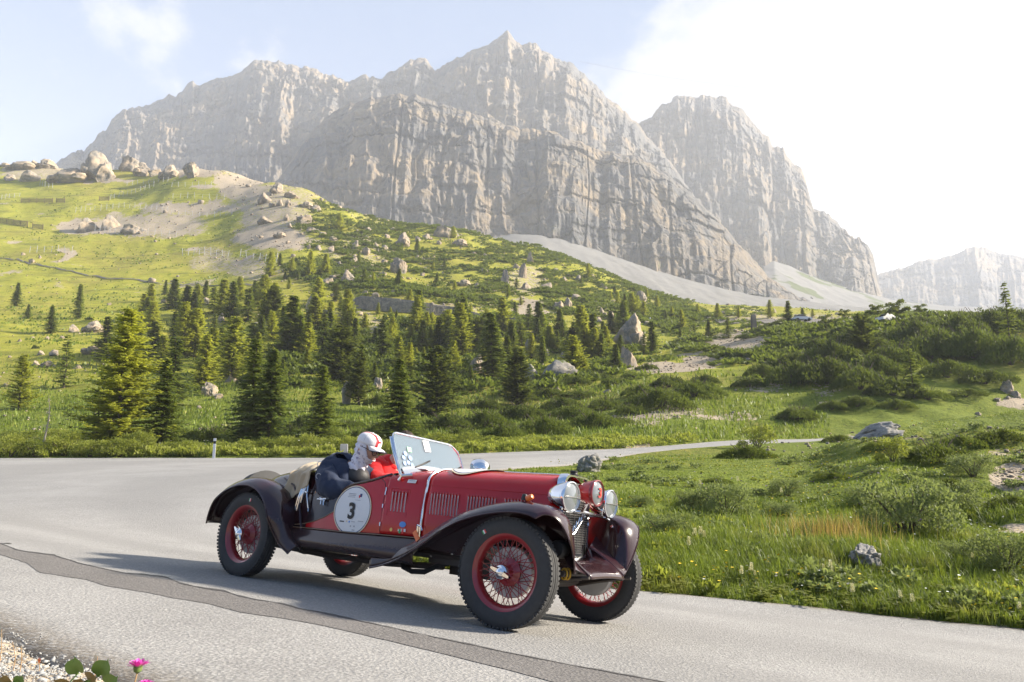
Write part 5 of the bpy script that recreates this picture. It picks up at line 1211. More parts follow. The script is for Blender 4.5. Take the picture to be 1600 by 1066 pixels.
# wings (fenders)
def path(pts, n):
    P = bez([(p[0], p[1]) for p in pts], n); return P
def wing(name, pts, ys, crown, sgn, n=60, flare=None, cutf=None, valance=None):
    """pts: side profile; ys(t): (outer, inner) offsets; crown: arch across"""
    P = path(pts, n); rows = []; nv = 15
    T = np.gradient(P, axis=0); T /= np.linalg.norm(T, axis=1)[:, None]; Nn = np.stack([-T[:, 1], T[:, 0]], 1)
    for j, v in enumerate(np.linspace(0, 1, nv)):
        row = []
        for i in range(n):
            t = i/(n-1)
            if cutf: i2 = min(n-1.001, t*cutf(v)*(n-1)); k = int(i2); f = i2-k; p = P[k]*(1-f)+P[k+1]*f; nn = Nn[k]; tt = i2/(n-1)
            else: p = P[i]; nn = Nn[i]; tt = t
            yo, yi = ys(tt); drop = crown*(abs(2*v-1)**2.6)*(1.0 if v < .5 else .55)
            q = p-nn*drop; row.append(Vector((q[0], sgn*(yo+(yi-yo)*v), q[1])))
        rows.append(row)
    m = MB(); m.grid(rows); o = m.build(name, M_WING, CAR, sharp=60)
    sm = o.modifiers.new('thickness', 'SOLIDIFY'); sm.thickness = .007; sm.offset = 0
    m = MB(); m.tube(rows[0], .0075, 6); m.tube([r[-1] for r in rows], .0075, 6); m.build('rolled_edge', M_WING, o)
    return o, rows
FRONT_P = [(1.42, .300), (1.55, .335), (1.75, .408), (1.98, .508), (2.22, .628), (2.42, .715), (2.60, .768), (2.78, .800), (2.93, .806), (3.05, .787), (3.125, .742), (3.165, .665), (3.185, .570), (3.195, .475), (3.20, .385)]
for sgn in (-1, 1):
    ysf = lambda t: (.50+.21*sstep(.06, .50, t), .470-.05*sstep(.05, .4, t)-.045*sstep(.55, .8, t)-.02*sstep(.8, 1, t))
    o, rows = wing('front_wing', FRONT_P, ysf, .075, sgn, 76, None, lambda v: .805+.195*v**1.5)
    inner = rows[-1]
    # inner valance down to the frame
    m = MB(); rr = []
    for p in inner[6:]:
        zb = min(p.z-.002, .40 if p.x < 3.0 else .40-.02*(p.x-3.0)); k = .30 if p.x > 2.2 else .36
        rr.append([p, Vector((p.x-.02*(p.x > 3.1), sgn*(abs(p.y)*.55+k*.45), p.z*.55+zb*.45)), Vector((p.x-.05*(p.x > 3.1), sgn*k, zb))])
    m.grid(rr); m.build('inner_valance', M_MAR, o, sharp=60)
    s = MB(); s.lathe([(0, .045), (.016, .04), (.022, .02), (.024, 0)], 16, Matrix.Translation((2.86, sgn*.57, .815))); s.build('indicator_base', M_BLACK, o)
    MB().lathe([(0, .05), (.016, .045), (.020, .03), (.020, .0)], 16, Matrix.Translation((2.885, sgn*.575, .826)) @ Matrix.Rotation(1.1, 4, 'Y')).build('indicator_lens', M_ORANGE, o)
MB().box((1.935, -.565, .505), (.035, .010, .075), Matrix.Rotation(math.radians(-38), 3, 'Y')).build('side_reflector', M_ORANGE, CAR)
REAR_P = [(-.615, .400), (-.605, .47), (-.555, .575), (-.46, .685), (-.31, .775), (-.13, .828), (.03, .835), (.17, .800), (.28, .735), (.365, .645), (.42, .54), (.455, .44), (.50, .36), (.585, .305)]
for sgn in (-1, 1):
    ysr = lambda t: (.695-.12*sstep(.80, 1, t)-.03*(1-sstep(0, .2, t)), .385+.075*sstep(.7, 1, t)-.02*(1-sstep(0, .2, t)))
    o, rows = wing('rear_wing', REAR_P, ysr, .075, sgn, 70)
    inner = rows[-1]; m = MB()
    m.grid([[p, Vector((p.x, p.y*.9, max(p.z-.10, .40))), Vector((p.x, sgn*.34, .40))] for p in inner[8:-6]]); m.build('inner_arch', M_BLACK, o, sharp=60)
    # flank panel between wing and body
    m = MB(); m.tube([(x+.02, sgn*(y), z) for x, y, z in [(.10, .40, .86), (.28, .43, .80), (.42, .455, .66), (.50, .47, .50), (.56, .482, .40), (.64, .49, .31)]], .009, 6); m.build('wing_beading', M_WING, o)

# wheels
def tyre_profile():
    R, h, ri = .35, .066, .236
    p = [(ri, -.045), (ri+.012, -.056), (ri+.035, -.064), (ri+.06, -.067), (.318, -.064), (.334, -.058), (.343, -.050)]
    gr = []
    for a, b in ((-.044, -.030), (-.024, -.008), (-.002, .002), (.008, .024), (.030, .044)):
        gr += [(.3415, a-.0015), (R, a), (R, b), (.3415, b+.0015)]
    return p+gr+[(x, -y) for x, y in p[::-1]]+[(ri-.004, .03), (ri-.004, -.03)]
def make_wheel_meshes():
    rot = Matrix.Rotation(math.pi/2, 4, 'X')              # axle along Y; -h is the outer side for the right wheels
    out = {}
    m = MB(); m.lathe(tyre_profile(), 72, rot, closed=True)
    for k in range(72):                                    # tread blocks along both shoulders
        a = 2*math.pi*k/72
        for s in (-1, 1):
            M = rot @ Matrix.Rotation(a, 4, 'Z'); c = M @ Vector((.343, 0, s*.053)); m.box(c, (.014, .018, .018), M.to_3x3())
    out['tyre'] = m.build('tyre', M_TYRE, sharp=35)
    out['rim'] = MB().lathe([(.243, -.052), (.2455, -.047), (.243, -.042), (.226, -.036), (.216, -.022), (.212, 0), (.216, .022), (.226, .036), (.243, .042), (.2455, .047), (.243, .052), (.236, .050), (.222, .040), (.208, .022), (.204, 0), (.208, -.022), (.222, -.040), (.236, -.050)], 72, rot, closed=True).build('rim', M_RIM, sharp=45)
    out['hub'] = MB().lathe([(0, .075), (.040, .074), (.046, .066), (.048, .01), (.068, -.002), (.088, -.010), (.088, -.022), (.06, -.030), (.05, -.05)], 40, rot).build('hub', M_RIM, sharp=30)
    m = MB()
    for k in range(60):
        a = 2*math.pi*k/60; s = 1 if k % 2 else -1; lay = k % 3
        h0, r0 = ((.060, .046), (-.014, .086), (-.020, .086))[lay]; h1 = (-.012, .014, -.004)[lay]
        p0 = rot @ Vector((r0*math.cos(a+s*.55), r0*math.sin(a+s*.55), h0)); p1 = rot @ Vector((.209*math.cos(a), .209*math.sin(a), h1)); m.tube([p0, p1], .0028, 5, cap=False)
    out['spokes'] = m.build('spokes', M_RIM)
    out['brake_drum'] = MB().lathe([(.0, -.030), (.158, -.030), (.162, -.036), (.162, -.075), (.150, -.085), (0, -.085)], 48, rot).build('brake_drum', M_DRUM, sharp=30)
    m = MB(); m.lathe([(0, .112), (.020, .111), (.028, .105), (.034, .096), (.044, .092), (.046, .08), (.046, .07)], 32, rot)
    for s in (-1, 1):
        m.grid([[rot @ Vector((s*x, w, h)) for w, h in ((-q, .098), (-q*.6, .108), (q*.6, .108), (q, .098), (q, .086), (-q, .086))] for x, q in ((.026, .022), (.05, .017), (.068, .013), (.074, .006))], close=True)
    out['spinner'] = m.build('spinner', M_CHROME, sharp=35)
    return {k: (bpy.data.objects.remove(o) or me) for k, (o, me) in {k: (o, o.data) for k, o in out.items()}.items()}
WM = make_wheel_meshes()
for x, y, steer, spin in ((2.80, -.598, .093, .35), (2.80, .598, .093, 1.1), (0, -.598, 0, .8), (0, .598, 0, 2.0)):
    w = bpy.data.objects.new('wheel', None); COL.objects.link(w); w.parent = CAR; w.location = (x, y, .35)
    w.rotation_euler = (0, spin, (math.pi if y > 0 else 0)+steer); w.rotation_mode = 'YXZ'
    w.matrix_local = Matrix.Translation((x, y, .35)) @ Matrix.Rotation((math.pi if y > 0 else 0)+steer, 4, 'Z') @ Matrix.Rotation(spin, 4, 'Y')
    for k, me in WM.items():
        q = inst(k, me, w)
        if k == 'spokes': q['kind'] = 'stuff'
    if y < 0:
        for i, (mt, dx) in enumerate(((M_GREENPRINT, -.009), (M_WHITE, 0), (M_REDPRINT, .009))):
            M = Matrix.Rotation(-spin, 4, 'Y') @ Matrix.Rotation(-(.62 if x > 1 else -.15), 4, 'Y')
            m = MB(); m.box(M @ Vector((dx, -.0672, .292)), (.0092, .003, .026), M.to_3x3()); m.build('tyre_sticker', mt, w, smooth=False)
# chassis, axles, exhaust
for sgn in (-1, 1):
    m = MB(); m.tube([(-.45, sgn*.36, .42), (.3, sgn*.36, .40), (1.4, sgn*.36, .38), (2.4, sgn*.33, .39), (2.9, sgn*.30, .42), (3.12, sgn*.25, .39)], .034, 4); m.build('chassis_rail', M_OILY, CAR, sharp=30)
    m = MB()
    for k in range(5): m.tube([(2.40+.07*k, sgn*.31, .335-.012*k+.02), (2.80, sgn*.31, .29-.011*k+.02), (3.24-.06*k, sgn*.30, .345-.012*k+.02)], .012, 4)
    m.build('front_spring', M_OILY, CAR, sharp=30)
    MB().lathe([(0, -.045), (.052, -.045), (.058, -.035), (.058, .035), (.05, .045), (.012, .048), (0, .05)], 24, Matrix.Translation((3.06, sgn*.40, .525)) @ Matrix.Rotation(math.pi/2, 4, 'X')).build('shock_absorber', M_BLACK, CAR, sharp=40)
    MB().tube([(3.06, sgn*.42, .49), (2.95, sgn*.44, .43), (2.84, sgn*.45, .36)], .012, 6).build('shock_arm', M_STEEL, CAR)
MB().tube([(2.80, -.54, .35), (2.80, -.40, .315), (2.80, -.2, .285), (2.80, .2, .285), (2.80, .40, .315), (2.80, .54, .35)], .030, 8).build('front_axle', M_OILY, CAR)
MB().tube([(3.10, -.42, .375), (3.10, .42, .375)], .020, 8).build('front_cross_tube', M_OILY, CAR)
m = MB(); m.tube([(3.10+.022*math.cos(a), -.385, .375+.034*math.sin(a)) for a in np.linspace(0, 6.283, 18, endpoint=False)], .006, 6, closed=True); m.tube([(3.10+.022*math.cos(a), -.345, .375+.034*math.sin(a)) for a in np.linspace(0, 6.283, 18, endpoint=False)], .007, 6, closed=True); m.build('axle_strap', M_YELLOW, CAR)
m = MB(); m.tube([(0, -.54, .35), (0, -.1, .35), (0, 0, .35), (0, .1, .35), (0, .54, .35)], [.035, .04, .11, .04, .035], 12); m.build('rear_axle', M_OILY, CAR)
m = MB(); m.lathe([(0, -.30), (.12, -.29), (.14, -.2), (.14, .2), (.12, .29), (0, .30)], 20, Matrix.Translation((.30, 0, .36)) @ Matrix.Rotation(math.pi/2, 4, 'X')); m.build('fuel_tank', M_BLACK, CAR)
m = MB(); m.box((2.28, 0, .42), (.95, .40, .22)); m.box((2.2, 0, .30), (.55, .26, .12)); m.build('engine_sump', M_OILY, CAR, smooth=False)
m = MB(); m.box((2.25, -.345, .445), (.85, .02, .10)); m.build('undertray', M_MAR, CAR, smooth=False)
m = MB(); m.box((2.25, -.335, .365), (.72, .02, .09)); m.build('chassis_plate', M_OILY, CAR, smooth=False)
MB().tube([(1.58, -.33, .34), (1.63, -.33, .255), (1.72, -.33, .235), (1.84, -.32, .245), (1.95, -.31, .30), (2.05, -.30, .33)], .020, 8).build('exhaust_bend', M_BLACK, CAR)
m = MB(); m.tube([(2.0, -.30, .30), (1.4, -.28, .26), (.6, -.26, .25), (-.4, -.26, .28), (-.7, -.27, .29)], .024, 8); m.build('exhaust_pipe', M_OILY, CAR)
for x, z in ((2.0, .45), (2.35, .44), (1.92, .37), (2.12, .40)): MB().lathe([(0, .008), (.010, .006), (.012, 0)], 10, Matrix.Translation((x, -.357, z)) @ Matrix.Rotation(math.pi/2, 4, 'X')).build('bolt', M_STEEL, CAR)

# radiator
def rad_outline(s=1.0, n=12, x=2.90):
    w, zb, zt = .205*s, .445+(1-s)*.12, 1.045-(1-s)*.13; o = []
    for y, z, r, a0 in ((-w, zb, .09, math.pi), (w, zb, .09, 1.5*math.pi), (w*.94, zt, .07, 0), (-w*.94, zt, .07, .5*math.pi)):
        cy = y+(r if y < 0 else -r); cz = z+(r if z < .7 else -r)
        for k in range(n): a = a0+.5*math.pi*k/(n-1); o.append(Vector((x, cy+r*math.cos(a), cz+r*math.sin(a))))
    return o
o1, o2 = rad_outline(1.0, x=2.87), rad_outline(1.0, x=2.915)
m = MB(); m.grid([o1, o2, [Vector((2.930, p.y*.965, .745+(p.z-.745)*.975)) for p in rad_outline(1.0)], [Vector((2.930, p.y, p.z)) for p in rad_outline(.86)], [Vector((2.905, p.y, p.z)) for p in rad_outline(.85)]], close=True)
rad = m.build('radiator_shell', M_CHROME, CAR, sharp=50)
m = MB(); m.box((2.885, 0, .72), (.03, .36, .54)); m.build('radiator_core', M_BLACK, rad, smooth=False)
m = MB()
for k in range(30):
    z = .50+.48*k/29; w = .168 if .55 < z < .93 else .14
    m.box((2.912, 0, z), (.016, 2*w, .0055), Matrix.Rotation(math.radians(35), 3, 'Y'))
g = m.build('grille_slats', M_STEEL, rad, smooth=False); g['kind'] = 'stuff'
m = MB()
for k in range(5): m.box((2.918, -.13+.065*k, .74), (.004, .003, .48))
m.build('grille_bars', M_STEEL, rad, smooth=False)
cv = [(-.13, .60), (-.10, .66), (-.085, .61), (-.06, .635), (-.05, .67), (-.035, .645), (-.02, .69), (0, .665), (.01, .72), (.03, .695), (.05, .75), (.065, .72), (.09, .78), (.10, .75), (.13, .80)]
m = MB(); m.tube([(2.93, y, z) for y, z in cv], .006, 6); m.tube([(2.93, -.12, .585), (2.93, 0, .64), (2.93, .13, .765)], .004, 6); m.build('grille_script', M_CHROME, rad)
m = MB(); m.lathe([(.034, 0), (.036, .006), (.028, .012), (.026, .020), (.030, .023), (.030, .032), (.022, .036), (0, .037)], 24, Matrix.Translation((2.885, 0, 1.042))); m.build('radiator_cap', M_BLACK, CAR, sharp=35)
# apron and dumb iron cover between the front wings
m = MB(); rows = []
for x, w, z, dz in ((2.93, .215, .440, .0), (3.00, .225, .432, .01), (3.07, .235, .42, .012), (3.14, .24, .402, .015), (3.20, .245, .38, .015), (3.225, .24, .355, .01)):
    rows.append([Vector((x, y*w, z+dz*(1-y*y)+.10*abs(y)**6*(1-(x-2.93)/.30))) for y in np.linspace(-1, 1, 15)])
m.grid(rows); ap = m.build('front_apron', M_WING, CAR, sharp=50); sm = ap.modifiers.new('thickness', 'SOLIDIFY'); sm.thickness = .008
for k in range(6): m = MB(); m.tube([(2.99+.03*k, -.12, .448-.010*k), (2.99+.03*k, .12, .448-.010*k)], .006, 6); m.build('apron_louvre', M_WING, ap)
for sgn in (-1, 1):
    MB().tube([(2.94, sgn*.21, .55), (3.02, sgn*.235, .50), (3.12, sgn*.25, .435), (3.21, sgn*.25, .375)], .011, 6).build('apron_edge', M_WING, ap)
    m = MB(); rr = [[Vector((x, sgn*y, z)), Vector((x-.02, sgn*(y+.10), z+.10*k)), Vector((x-.05, sgn*.405, zz))] for x, y, z, zz, k in ((2.94, .21, .55, .66, .6), (3.02, .235, .50, .60, .6), (3.12, .25, .435, .52, .6), (3.20, .25, .375, .42, .3))]
    m.grid(rr); m.build('apron_side', M_WING, ap, sharp=60)
# lamps
def lamp(loc, r, depth, shell_mat, rim_mat, yaw=0, number=False):
    root = bpy.data.objects.new('headlamp', None); COL.objects.link(root); root.parent = CAR
    root.matrix_local = Matrix.Translation(loc) @ Matrix.Rotation(yaw, 4, 'Z') @ Matrix.Rotation(math.pi/2, 4, 'Y')
    MB().lathe([(0, -depth), (r*.35, -depth*.97), (r*.62, -depth*.80), (r*.84, -depth*.48), (r*.96, -depth*.12), (r*.97, 0)], 40).build('lamp_shell', shell_mat, root)
    MB().lathe([(r*.94, -.012), (r*1.0, -.008), (r*1.02, .004), (r*1.0, .016), (r*.94, .020), (r*.90, .014), (r*.90, 0)], 40).build('lamp_rim', rim_mat, root)
    MB().lathe([(r*.91, .008), (r*.7, .018), (r*.4, .026), (0, .029)][::-1], 40).build('lens', M_LENS, root)
    if not number: MB().tube([(0.0, -r*.86, .024), (0, 0, .032), (0, r*.86, .024)], .004, 6).build('glare_bar', M_STEEL, root)
    return root
lamp((3.05, -.305, .872), .105, .17, M_CHROME, M_CHROME, -.06)
lamp((3.03, .305, .872), .105, .17, M_CHROME, M_CHROME, .02)
cl = lamp((3.10, -.035, .925), .092, .16, M_RED, M_RIM, -.02, True)
def text(name, s, size, mat, M, parent, ext=.001, bold=0.0, sx=1.0):
    cu = bpy.data.curves.new(name, 'FONT'); cu.body = s; cu.size = size; cu.extrude = ext; cu.align_x = 'CENTER'; cu.align_y = 'CENTER'; cu.offset = bold
    t = bpy.data.objects.new(name, cu); COL.objects.link(t)
    me = bpy.data.meshes.new_from_object(t.evaluated_get(bpy.context.evaluated_depsgraph_get())); bpy.data.objects.remove(t); bpy.data.curves.remove(cu)
    me.materials.clear(); me.materials.append(mat); o = bpy.data.objects.new(name, me); COL.objects.link(o); o.parent = parent
    o.matrix_local = M @ Matrix.Diagonal((sx, 1, 1, 1)); return o
FACE_F = Matrix(((0, 0, 1, 0), (1, 0, 0, 0), (0, 1, 0, 0), (0, 0, 0, 1)))       # text facing forward (+X)
FACE_R = Matrix(((1, 0, 0, 0), (0, 0, -1, 0), (0, 1, 0, 0), (0, 0, 0, 1)))      # text facing the right-hand side (-Y)
tx = text('lamp_number', '3', .095, M_REDPRINT, Matrix.Rotation(-math.pi/2, 4, 'Y') @ Matrix.Translation((0.0296+.004, 0, 0)) @ FACE_F, cl, .0012, .0015)
m = MB(); m.tube([(3.0, -.40, .745), (2.99, -.305, .775), (2.98, 0, .79), (2.99, .305, .775), (3.0, .40, .745)], .013, 8)
for y in (-.305, .305): m.tube([(3.0, y, .77), (3.0, y, .80)], .022, 8)
m.tube([(3.0, -.035, .79), (3.03, -.035, .85)], .015, 8); m.build('lamp_bar', M_CHROME, CAR)
for sgn in (1,): MB().lathe([(0, .03), (.02, .026), (.026, .01), (.022, -.015)], 16, Matrix.Translation((3.03, sgn*.39, .70))).build('horn_button', M_CHROME, CAR)
# louvres: pressed, each a part sharing one mesh
def louvre_mesh():
    rows = []
    for t in np.linspace(0, 1, 9):
        e = math.sin(math.pi*min(1, max(0, .5-(abs(t-.5)-.38)/.24)) if abs(t-.5) > .38 else math.pi/2)
        rows.append([Vector((-.0095, .001, t)), Vector((-.003, -.011*e, t)), Vector((.003, -.0125*e, t)), Vector((.0065, -.003*e+.001, t)), Vector((.0085, .002, t))])
    m = MB(); m.grid(rows); m.add([(.0042, -.0105, .08), (.0074, -.0035, .07), (.0074, -.0035, .93), (.0042, -.0105, .92)], [(0, 1, 2, 3)], 1)  # the added pale strip is a white glint painted along the louvre
    o = m.build('louvre', [M_RED, simple('louvre_glint', (.74, .74, .72), .4, var=.1)], sharp=50, fixn=False); me = o.data; bpy.data.objects.remove(o); return me
LV = louvre_mesh()
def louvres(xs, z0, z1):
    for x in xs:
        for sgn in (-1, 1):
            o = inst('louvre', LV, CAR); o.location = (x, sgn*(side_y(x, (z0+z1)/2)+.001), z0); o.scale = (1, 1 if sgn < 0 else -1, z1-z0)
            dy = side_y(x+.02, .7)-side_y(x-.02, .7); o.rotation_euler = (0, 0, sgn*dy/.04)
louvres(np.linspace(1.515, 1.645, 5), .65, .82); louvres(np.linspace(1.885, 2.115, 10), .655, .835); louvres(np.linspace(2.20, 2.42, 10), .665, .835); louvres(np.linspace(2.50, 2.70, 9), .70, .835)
m = MB(); m.tube([(x, -(side_y(x, z)+.001), z) for x, z in [(1.485, .63), (1.485, .825), (1.50, .842), (1.665, .842), (1.675, .83), (1.675, .63)]], .003, 5); m.build('louvre_frame', M_RED, CAR)
# door shut line, hinges, latch
m = MB(); m.tube([(x, -(side_y(x, z)+.0005), z) for x, z in [(1.36, .905), (1.40, .88), (1.425, .83), (1.43, .70), (1.435, .50)]], .0028, 5); m.build('door_shut_line', M_BLACK, CAR)
for z in (.83, .80, .70, .56): MB().tube([(1.436, -(side_y(1.43, z)+.005), z-.018), (1.436, -(side_y(1.43, z)+.005), z+.012)], .0065, 6).build('door_hinge', M_CHROME, CAR)
m = MB(); m.tube([(1.805, -.412, .50), (1.807, -.415, .585)], .014, 8); m.tube([(1.807, -.425, .58), (1.85, -.43, .57), (1.86, -.425, .545)], .007, 6); m.build('bonnet_latch', M_CHROME, CAR)
# number roundel on the door
def conform(name, cx, cz, r0, r1, mat, parent, lift, seg=64, rx=1.0, squash=0):
    m = MB(); rows = []
    for rr in np.linspace(r0, r1, 5):
        rows.append([Vector((cx+rr*rx*math.cos(a), -(side_y(cx+rr*rx*math.cos(a), min(cz+rr*math.sin(a), .86))+lift), cz+rr*math.sin(a))) for a in np.linspace(0, 2*math.pi, seg, endpoint=False)])
    m.grid(rows, close=True)
    if r0 == 0: pass
    return m.build(name, mat, parent, sharp=80)
rd = conform('number_roundel', 1.115, .640, .0, .182, M_WHITE, CAR, .006, rx=1.06)
conform('roundel_border', 1.115, .640, .182, .188, M_NAVYPRINT, rd, .0065, rx=1.06); conform('roundel_border', 1.115, .640, .188, .198, M_CREAM, rd, .0065, rx=1.06)
yy = lambda x, z: -(side_y(x, z)+.010)
text('race_number', '3', .172, M_INK, Matrix.Translation((1.115, yy(1.115, .63), .628)) @ FACE_R, rd, .0012, .0055, 1.0)
for x, z, w, h, mt in ((1.085, .770, .085, .006, M_FAINT), (1.085, .757, .080, .006, M_FAINT), (1.08, .744, .085, .005, M_FAINT), (1.185, .762, .022, .026, M_NAVYPRINT), (1.17, .752, .014, .022, M_REDPRINT), (1.16, .722, .06, .003, M_FAINT), (1.02, .545, .05, .009, M_INK), (1.075, .550, .012, .014, M_CREAM), (1.105, .548, .014, .014, M_LIGHTBLUE), (1.15, .551, .045, .005, M_FAINT), (1.23, .560, .06, .006, M_FAINT), (1.125, .515, .012, .012, M_FAINT), (1.165, .516, .014, .012, M_FAINT), (1.16, .487, .03, .007, M_FAINT)):
    MB().box((x, yy(x, z)+.003, z), (w, .002, h)).build('roundel_print', mt, rd, smooth=False)
# bonnet roundel
def top_patch(name, cx, r0, r1, mat, parent, lift):
    m = MB(); rows = []
    for rr in np.linspace(r0, r1, 7):
        rows.append([Vector((cx+rr*math.cos(a), rr*math.sin(a)*1.5, top_z(cx+rr*math.cos(a), rr*math.sin(a)*1.5)+lift)) for a in np.linspace(0, 2*math.pi, 64, endpoint=False)])
    m.grid(rows, close=True); return m.build(name, mat, parent, sharp=80)
br = top_patch('bonnet_roundel', 2.05, 0, .19, M_WHITE, CAR, .012)
top_patch('roundel_border', 2.05, .19, .196, M_NAVYPRINT, br, .0125); top_patch('roundel_border', 2.05, .196, .205, M_CREAM, br, .0125)
text('bonnet_number', '3', .19, M_INK, Matrix.Translation((2.0, 0.0, 1.051)) @ Matrix.Rotation(math.pi/2, 4, 'Z'), br, .001, .005)
# stickers on the scuttle
MB().lathe([(0, .002), (.034, .002), (.036, 0)], 28, Matrix.Translation((1.655, -(side_y(1.655, .572)+.001), .572)) @ Matrix.Diagonal((1, 1, .62, 1)) @ Matrix.Rotation(math.pi/2, 4, 'X')).build('oval_sticker', M_LIGHTBLUE, CAR)
fl = MB().box((1.655, -(side_y(1.655, .528)+.003), .530), (.080, .003, .022)).build('flag_sticker', M_WHITE, CAR, smooth=False)
for dx, mt in ((-.018, M_GREENPRINT), (.012, M_REDPRINT)): MB().box((1.655+dx, -(side_y(1.655, .528)+.005), .522), (.018, .003, .036)).build('flag_stripe', mt, fl, smooth=False)
MB().box((1.63, -(side_y(1.63, .528)+.0052), .538), (.034, .002, .006)).build('flag_stripe', M_REDPRINT, fl, smooth=False)
MB().lathe([(0, .003), (.014, .002), (.015, 0)], 8, Matrix.Translation((1.55, -(side_y(1.55, .525)+.001), .525)) @ Matrix.Rotation(math.pi/2, 4, 'X')).build('gold_badge', M_GOLD, CAR)
pl = MB().box((1.675, -(side_y(1.65, .905)+.006), .902), (.088, .004, .028), Matrix.Rotation(math.radians(-25), 3, 'X')).build('name_plate', M_WHITE, CAR, smooth=False)
for dz in (.005, -.006): MB().box((1.68, -(side_y(1.65, .905)+.009), .902+dz), (.06, .003, .004), Matrix.Rotation(math.radians(-25), 3, 'X')).build('plate_print', M_FAINT, pl, smooth=False)
MB().box((1.62, -.22, 1.008), (.10, .07, .004), Matrix.Rotation(math.radians(-10), 3, 'X')).build('scuttle_sticker', M_WHITE, CAR, smooth=False)
M_PALEBLUE = simple('pale_blue_print', (.13, .22, .40), .5)
# windscreen
def ws_outline(w=.425, zb=.965, zt=1.285, rt=.075, rb=.03):
    o = []
    for y, z, r, a0 in ((-w, zb, rb, math.pi), (w, zb, rb, 1.5*math.pi), (w, zt, rt+.07, 0), (-w, zt, rt-.02, .5*math.pi)):
        cy = y+(r if y < 0 else -r); cz = z+(r if z < 1.1 else -r)
        for k in range(9): a = a0+.5*math.pi*k/8; o.append((cy+r*math.cos(a), cz+r*math.sin(a)))
    # the foot of the screen follows the scuttle: higher in the middle
    return o
def ws_pt(y, z, dx=0):
    zb = z+(.055*(1-(y/.42)**2) if z < 1.02 else 0); return Vector((1.545-(zb-.965)*.46+dx, y, zb))
WO = ws_outline()
m = MB(); n = len(WO)
lo = [(y, .965) for y in np.linspace(-.395, .395, 20)]
full = [p for p in WO if not (p[1] < .97 and abs(p[0]) < .39)]
bot = [p for p in WO[:9]]+[(y, .965) for y in np.linspace(-.38, .38, 18)]+WO[9:]
V1 = [ws_pt(y, z, .003) for y, z in bot]; V2 = [ws_pt(y, z, -.003) for y, z in bot]; nb_ = len(bot)
m.add(V1+V2, [tuple(range(nb_)), tuple(range(2*nb_-1, nb_-1, -1))]+[(i, (i+1) % nb_, nb_+(i+1) % nb_, nb_+i) for i in range(nb_)])
ws = m.build('windscreen', M_SCREEN, CAR, smooth=False)
m = MB(); m.tube(V1, .0085, 8, closed=True); m.build('windscreen_frame', M_CHROME, ws)
m = MB(); m.grid([[ws_pt(y, .965, dx)+Vector((0, 0, dz)) for y in np.linspace(-.40, .40, 24)] for dx, dz in ((.0, .034), (.012, .018), (.03, -.006), (.05, -.016))]); m.build('screen_foot', M_CHROME, ws)
for sgn in (-1, 1):
    m = MB(); m.tube([(1.40, sgn*.428, 1.245), (1.46, sgn*.432, 1.12), (1.545, sgn*.432, .985), (1.575, sgn*.425, .935), (1.55, sgn*.420, .905)], [.009, .011, .013, .012, .015], 8); m.tube([(1.575, sgn*.425, .94), (1.66, sgn*.39, .955)], .012, 8); m.build('screen_bracket', M_CHROME, ws)
for y0, y1, z0, z1 in ((-.235, -.03, .985, 1.10), (.19, .375, .985, 1.095)):
    m = MB(); m.tube([ws_pt(y0, 1.03, .022), ws_pt((y0+y1)/2, 1.065, .020), ws_pt(y1, z1, .014)], .006, 6); m.box(ws_pt((y0*.35+y1*.65), (1.03*.35+z1*.65), .016), (.008, .13, .012), Matrix.Rotation(math.radians(24), 3, 'X')); m.build('wiper', M_BLACK, ws)
MB().box(ws_pt(-.02, 1.225, .006), (.003, .075, .10), Matrix.Rotation(math.radians(-24), 3, 'Y') @ Matrix.Rotation(.08, 3, 'X')).build('paper_permit', M_WHITE, ws, smooth=False)
MB().box(ws_pt(-.255, 1.165, .006), (.003, .05, .045), Matrix.Rotation(math.radians(-24), 3, 'Y')).build('green_permit', simple('pale_green_print', (.20, .42, .28), .5), ws, smooth=False)
for y, z, r in ((-.345, 1.09, .020), (-.315, 1.125, .022), (-.265, 1.095, .024), (-.345, 1.045, .020), (-.30, 1.055, .020), (-.26, 1.04, .018)):
    MB().lathe([(0, .002), (r, .002), (r, 0)], 18, Matrix.Translation(ws_pt(y, z, .006)) @ Matrix.Rotation(math.radians(66), 4, 'Y')).build('round_sticker', M_PALEBLUE, ws, smooth=False)
# mirror on the far side
m = MB(); m.lathe([(0, -.10), (.03, -.095), (.055, -.07), (.070, -.03), (.074, .01), (.070, .02), (0, .022)], 28, Matrix.Translation((1.60, .50, 1.10)) @ Matrix.Rotation(math.pi/2-.25, 4, 'Y') @ Matrix.Diagonal((1.25, 1.25, 1.1, 1)) @ Matrix.Rotation(math.pi, 4, 'Y')); m.tube([(1.60, .50, 1.06), (1.58, .44, .96)], .010, 8); m.build('side_mirror', M_CHROME, CAR, sharp=40)
# chrome struts of the folded hood on the tail
for a, b in (((.450, -.452, .80), (.405, -.458, .60)), ((.475, -.455, .80), (.430, -.460, .59)), ((.50, -.452, .80), (.462, -.458, .66))):
    MB().tube([a, ((a[0]+b[0])/2, a[1]-.012, (a[2]+b[2])/2), b], .0085, 8).build('hood_strut', M_CHROME, CAR)
m = MB(); m.tube([(.52, -.452, .82), (.545, -.468, .72), (.585, -.468, .62)], .0095, 8); m.tube([(.50, -.46, .755), (.545, -.475, .745)], .007, 6); m.tube([(.585, -.468, .625), (.592, -.47, .592)], .005, 6); m.build('hood_strut', M_CHROME, CAR)
m = MB(); m.tube([(.69, -.474, .70), (.745, -.482, .70), (.80, -.474, .71)], .007, 6); m.tube([(.745, -.48, .70), (.75, -.482, .66)], .008, 6); m.tube([(.775, -.48, .705), (.785, -.482, .655)], .007, 6); m.tube([(.72, -.478, .715), (.79, -.478, .69)], .006, 6); m.build('hood_catch', M_CHROME, CAR)
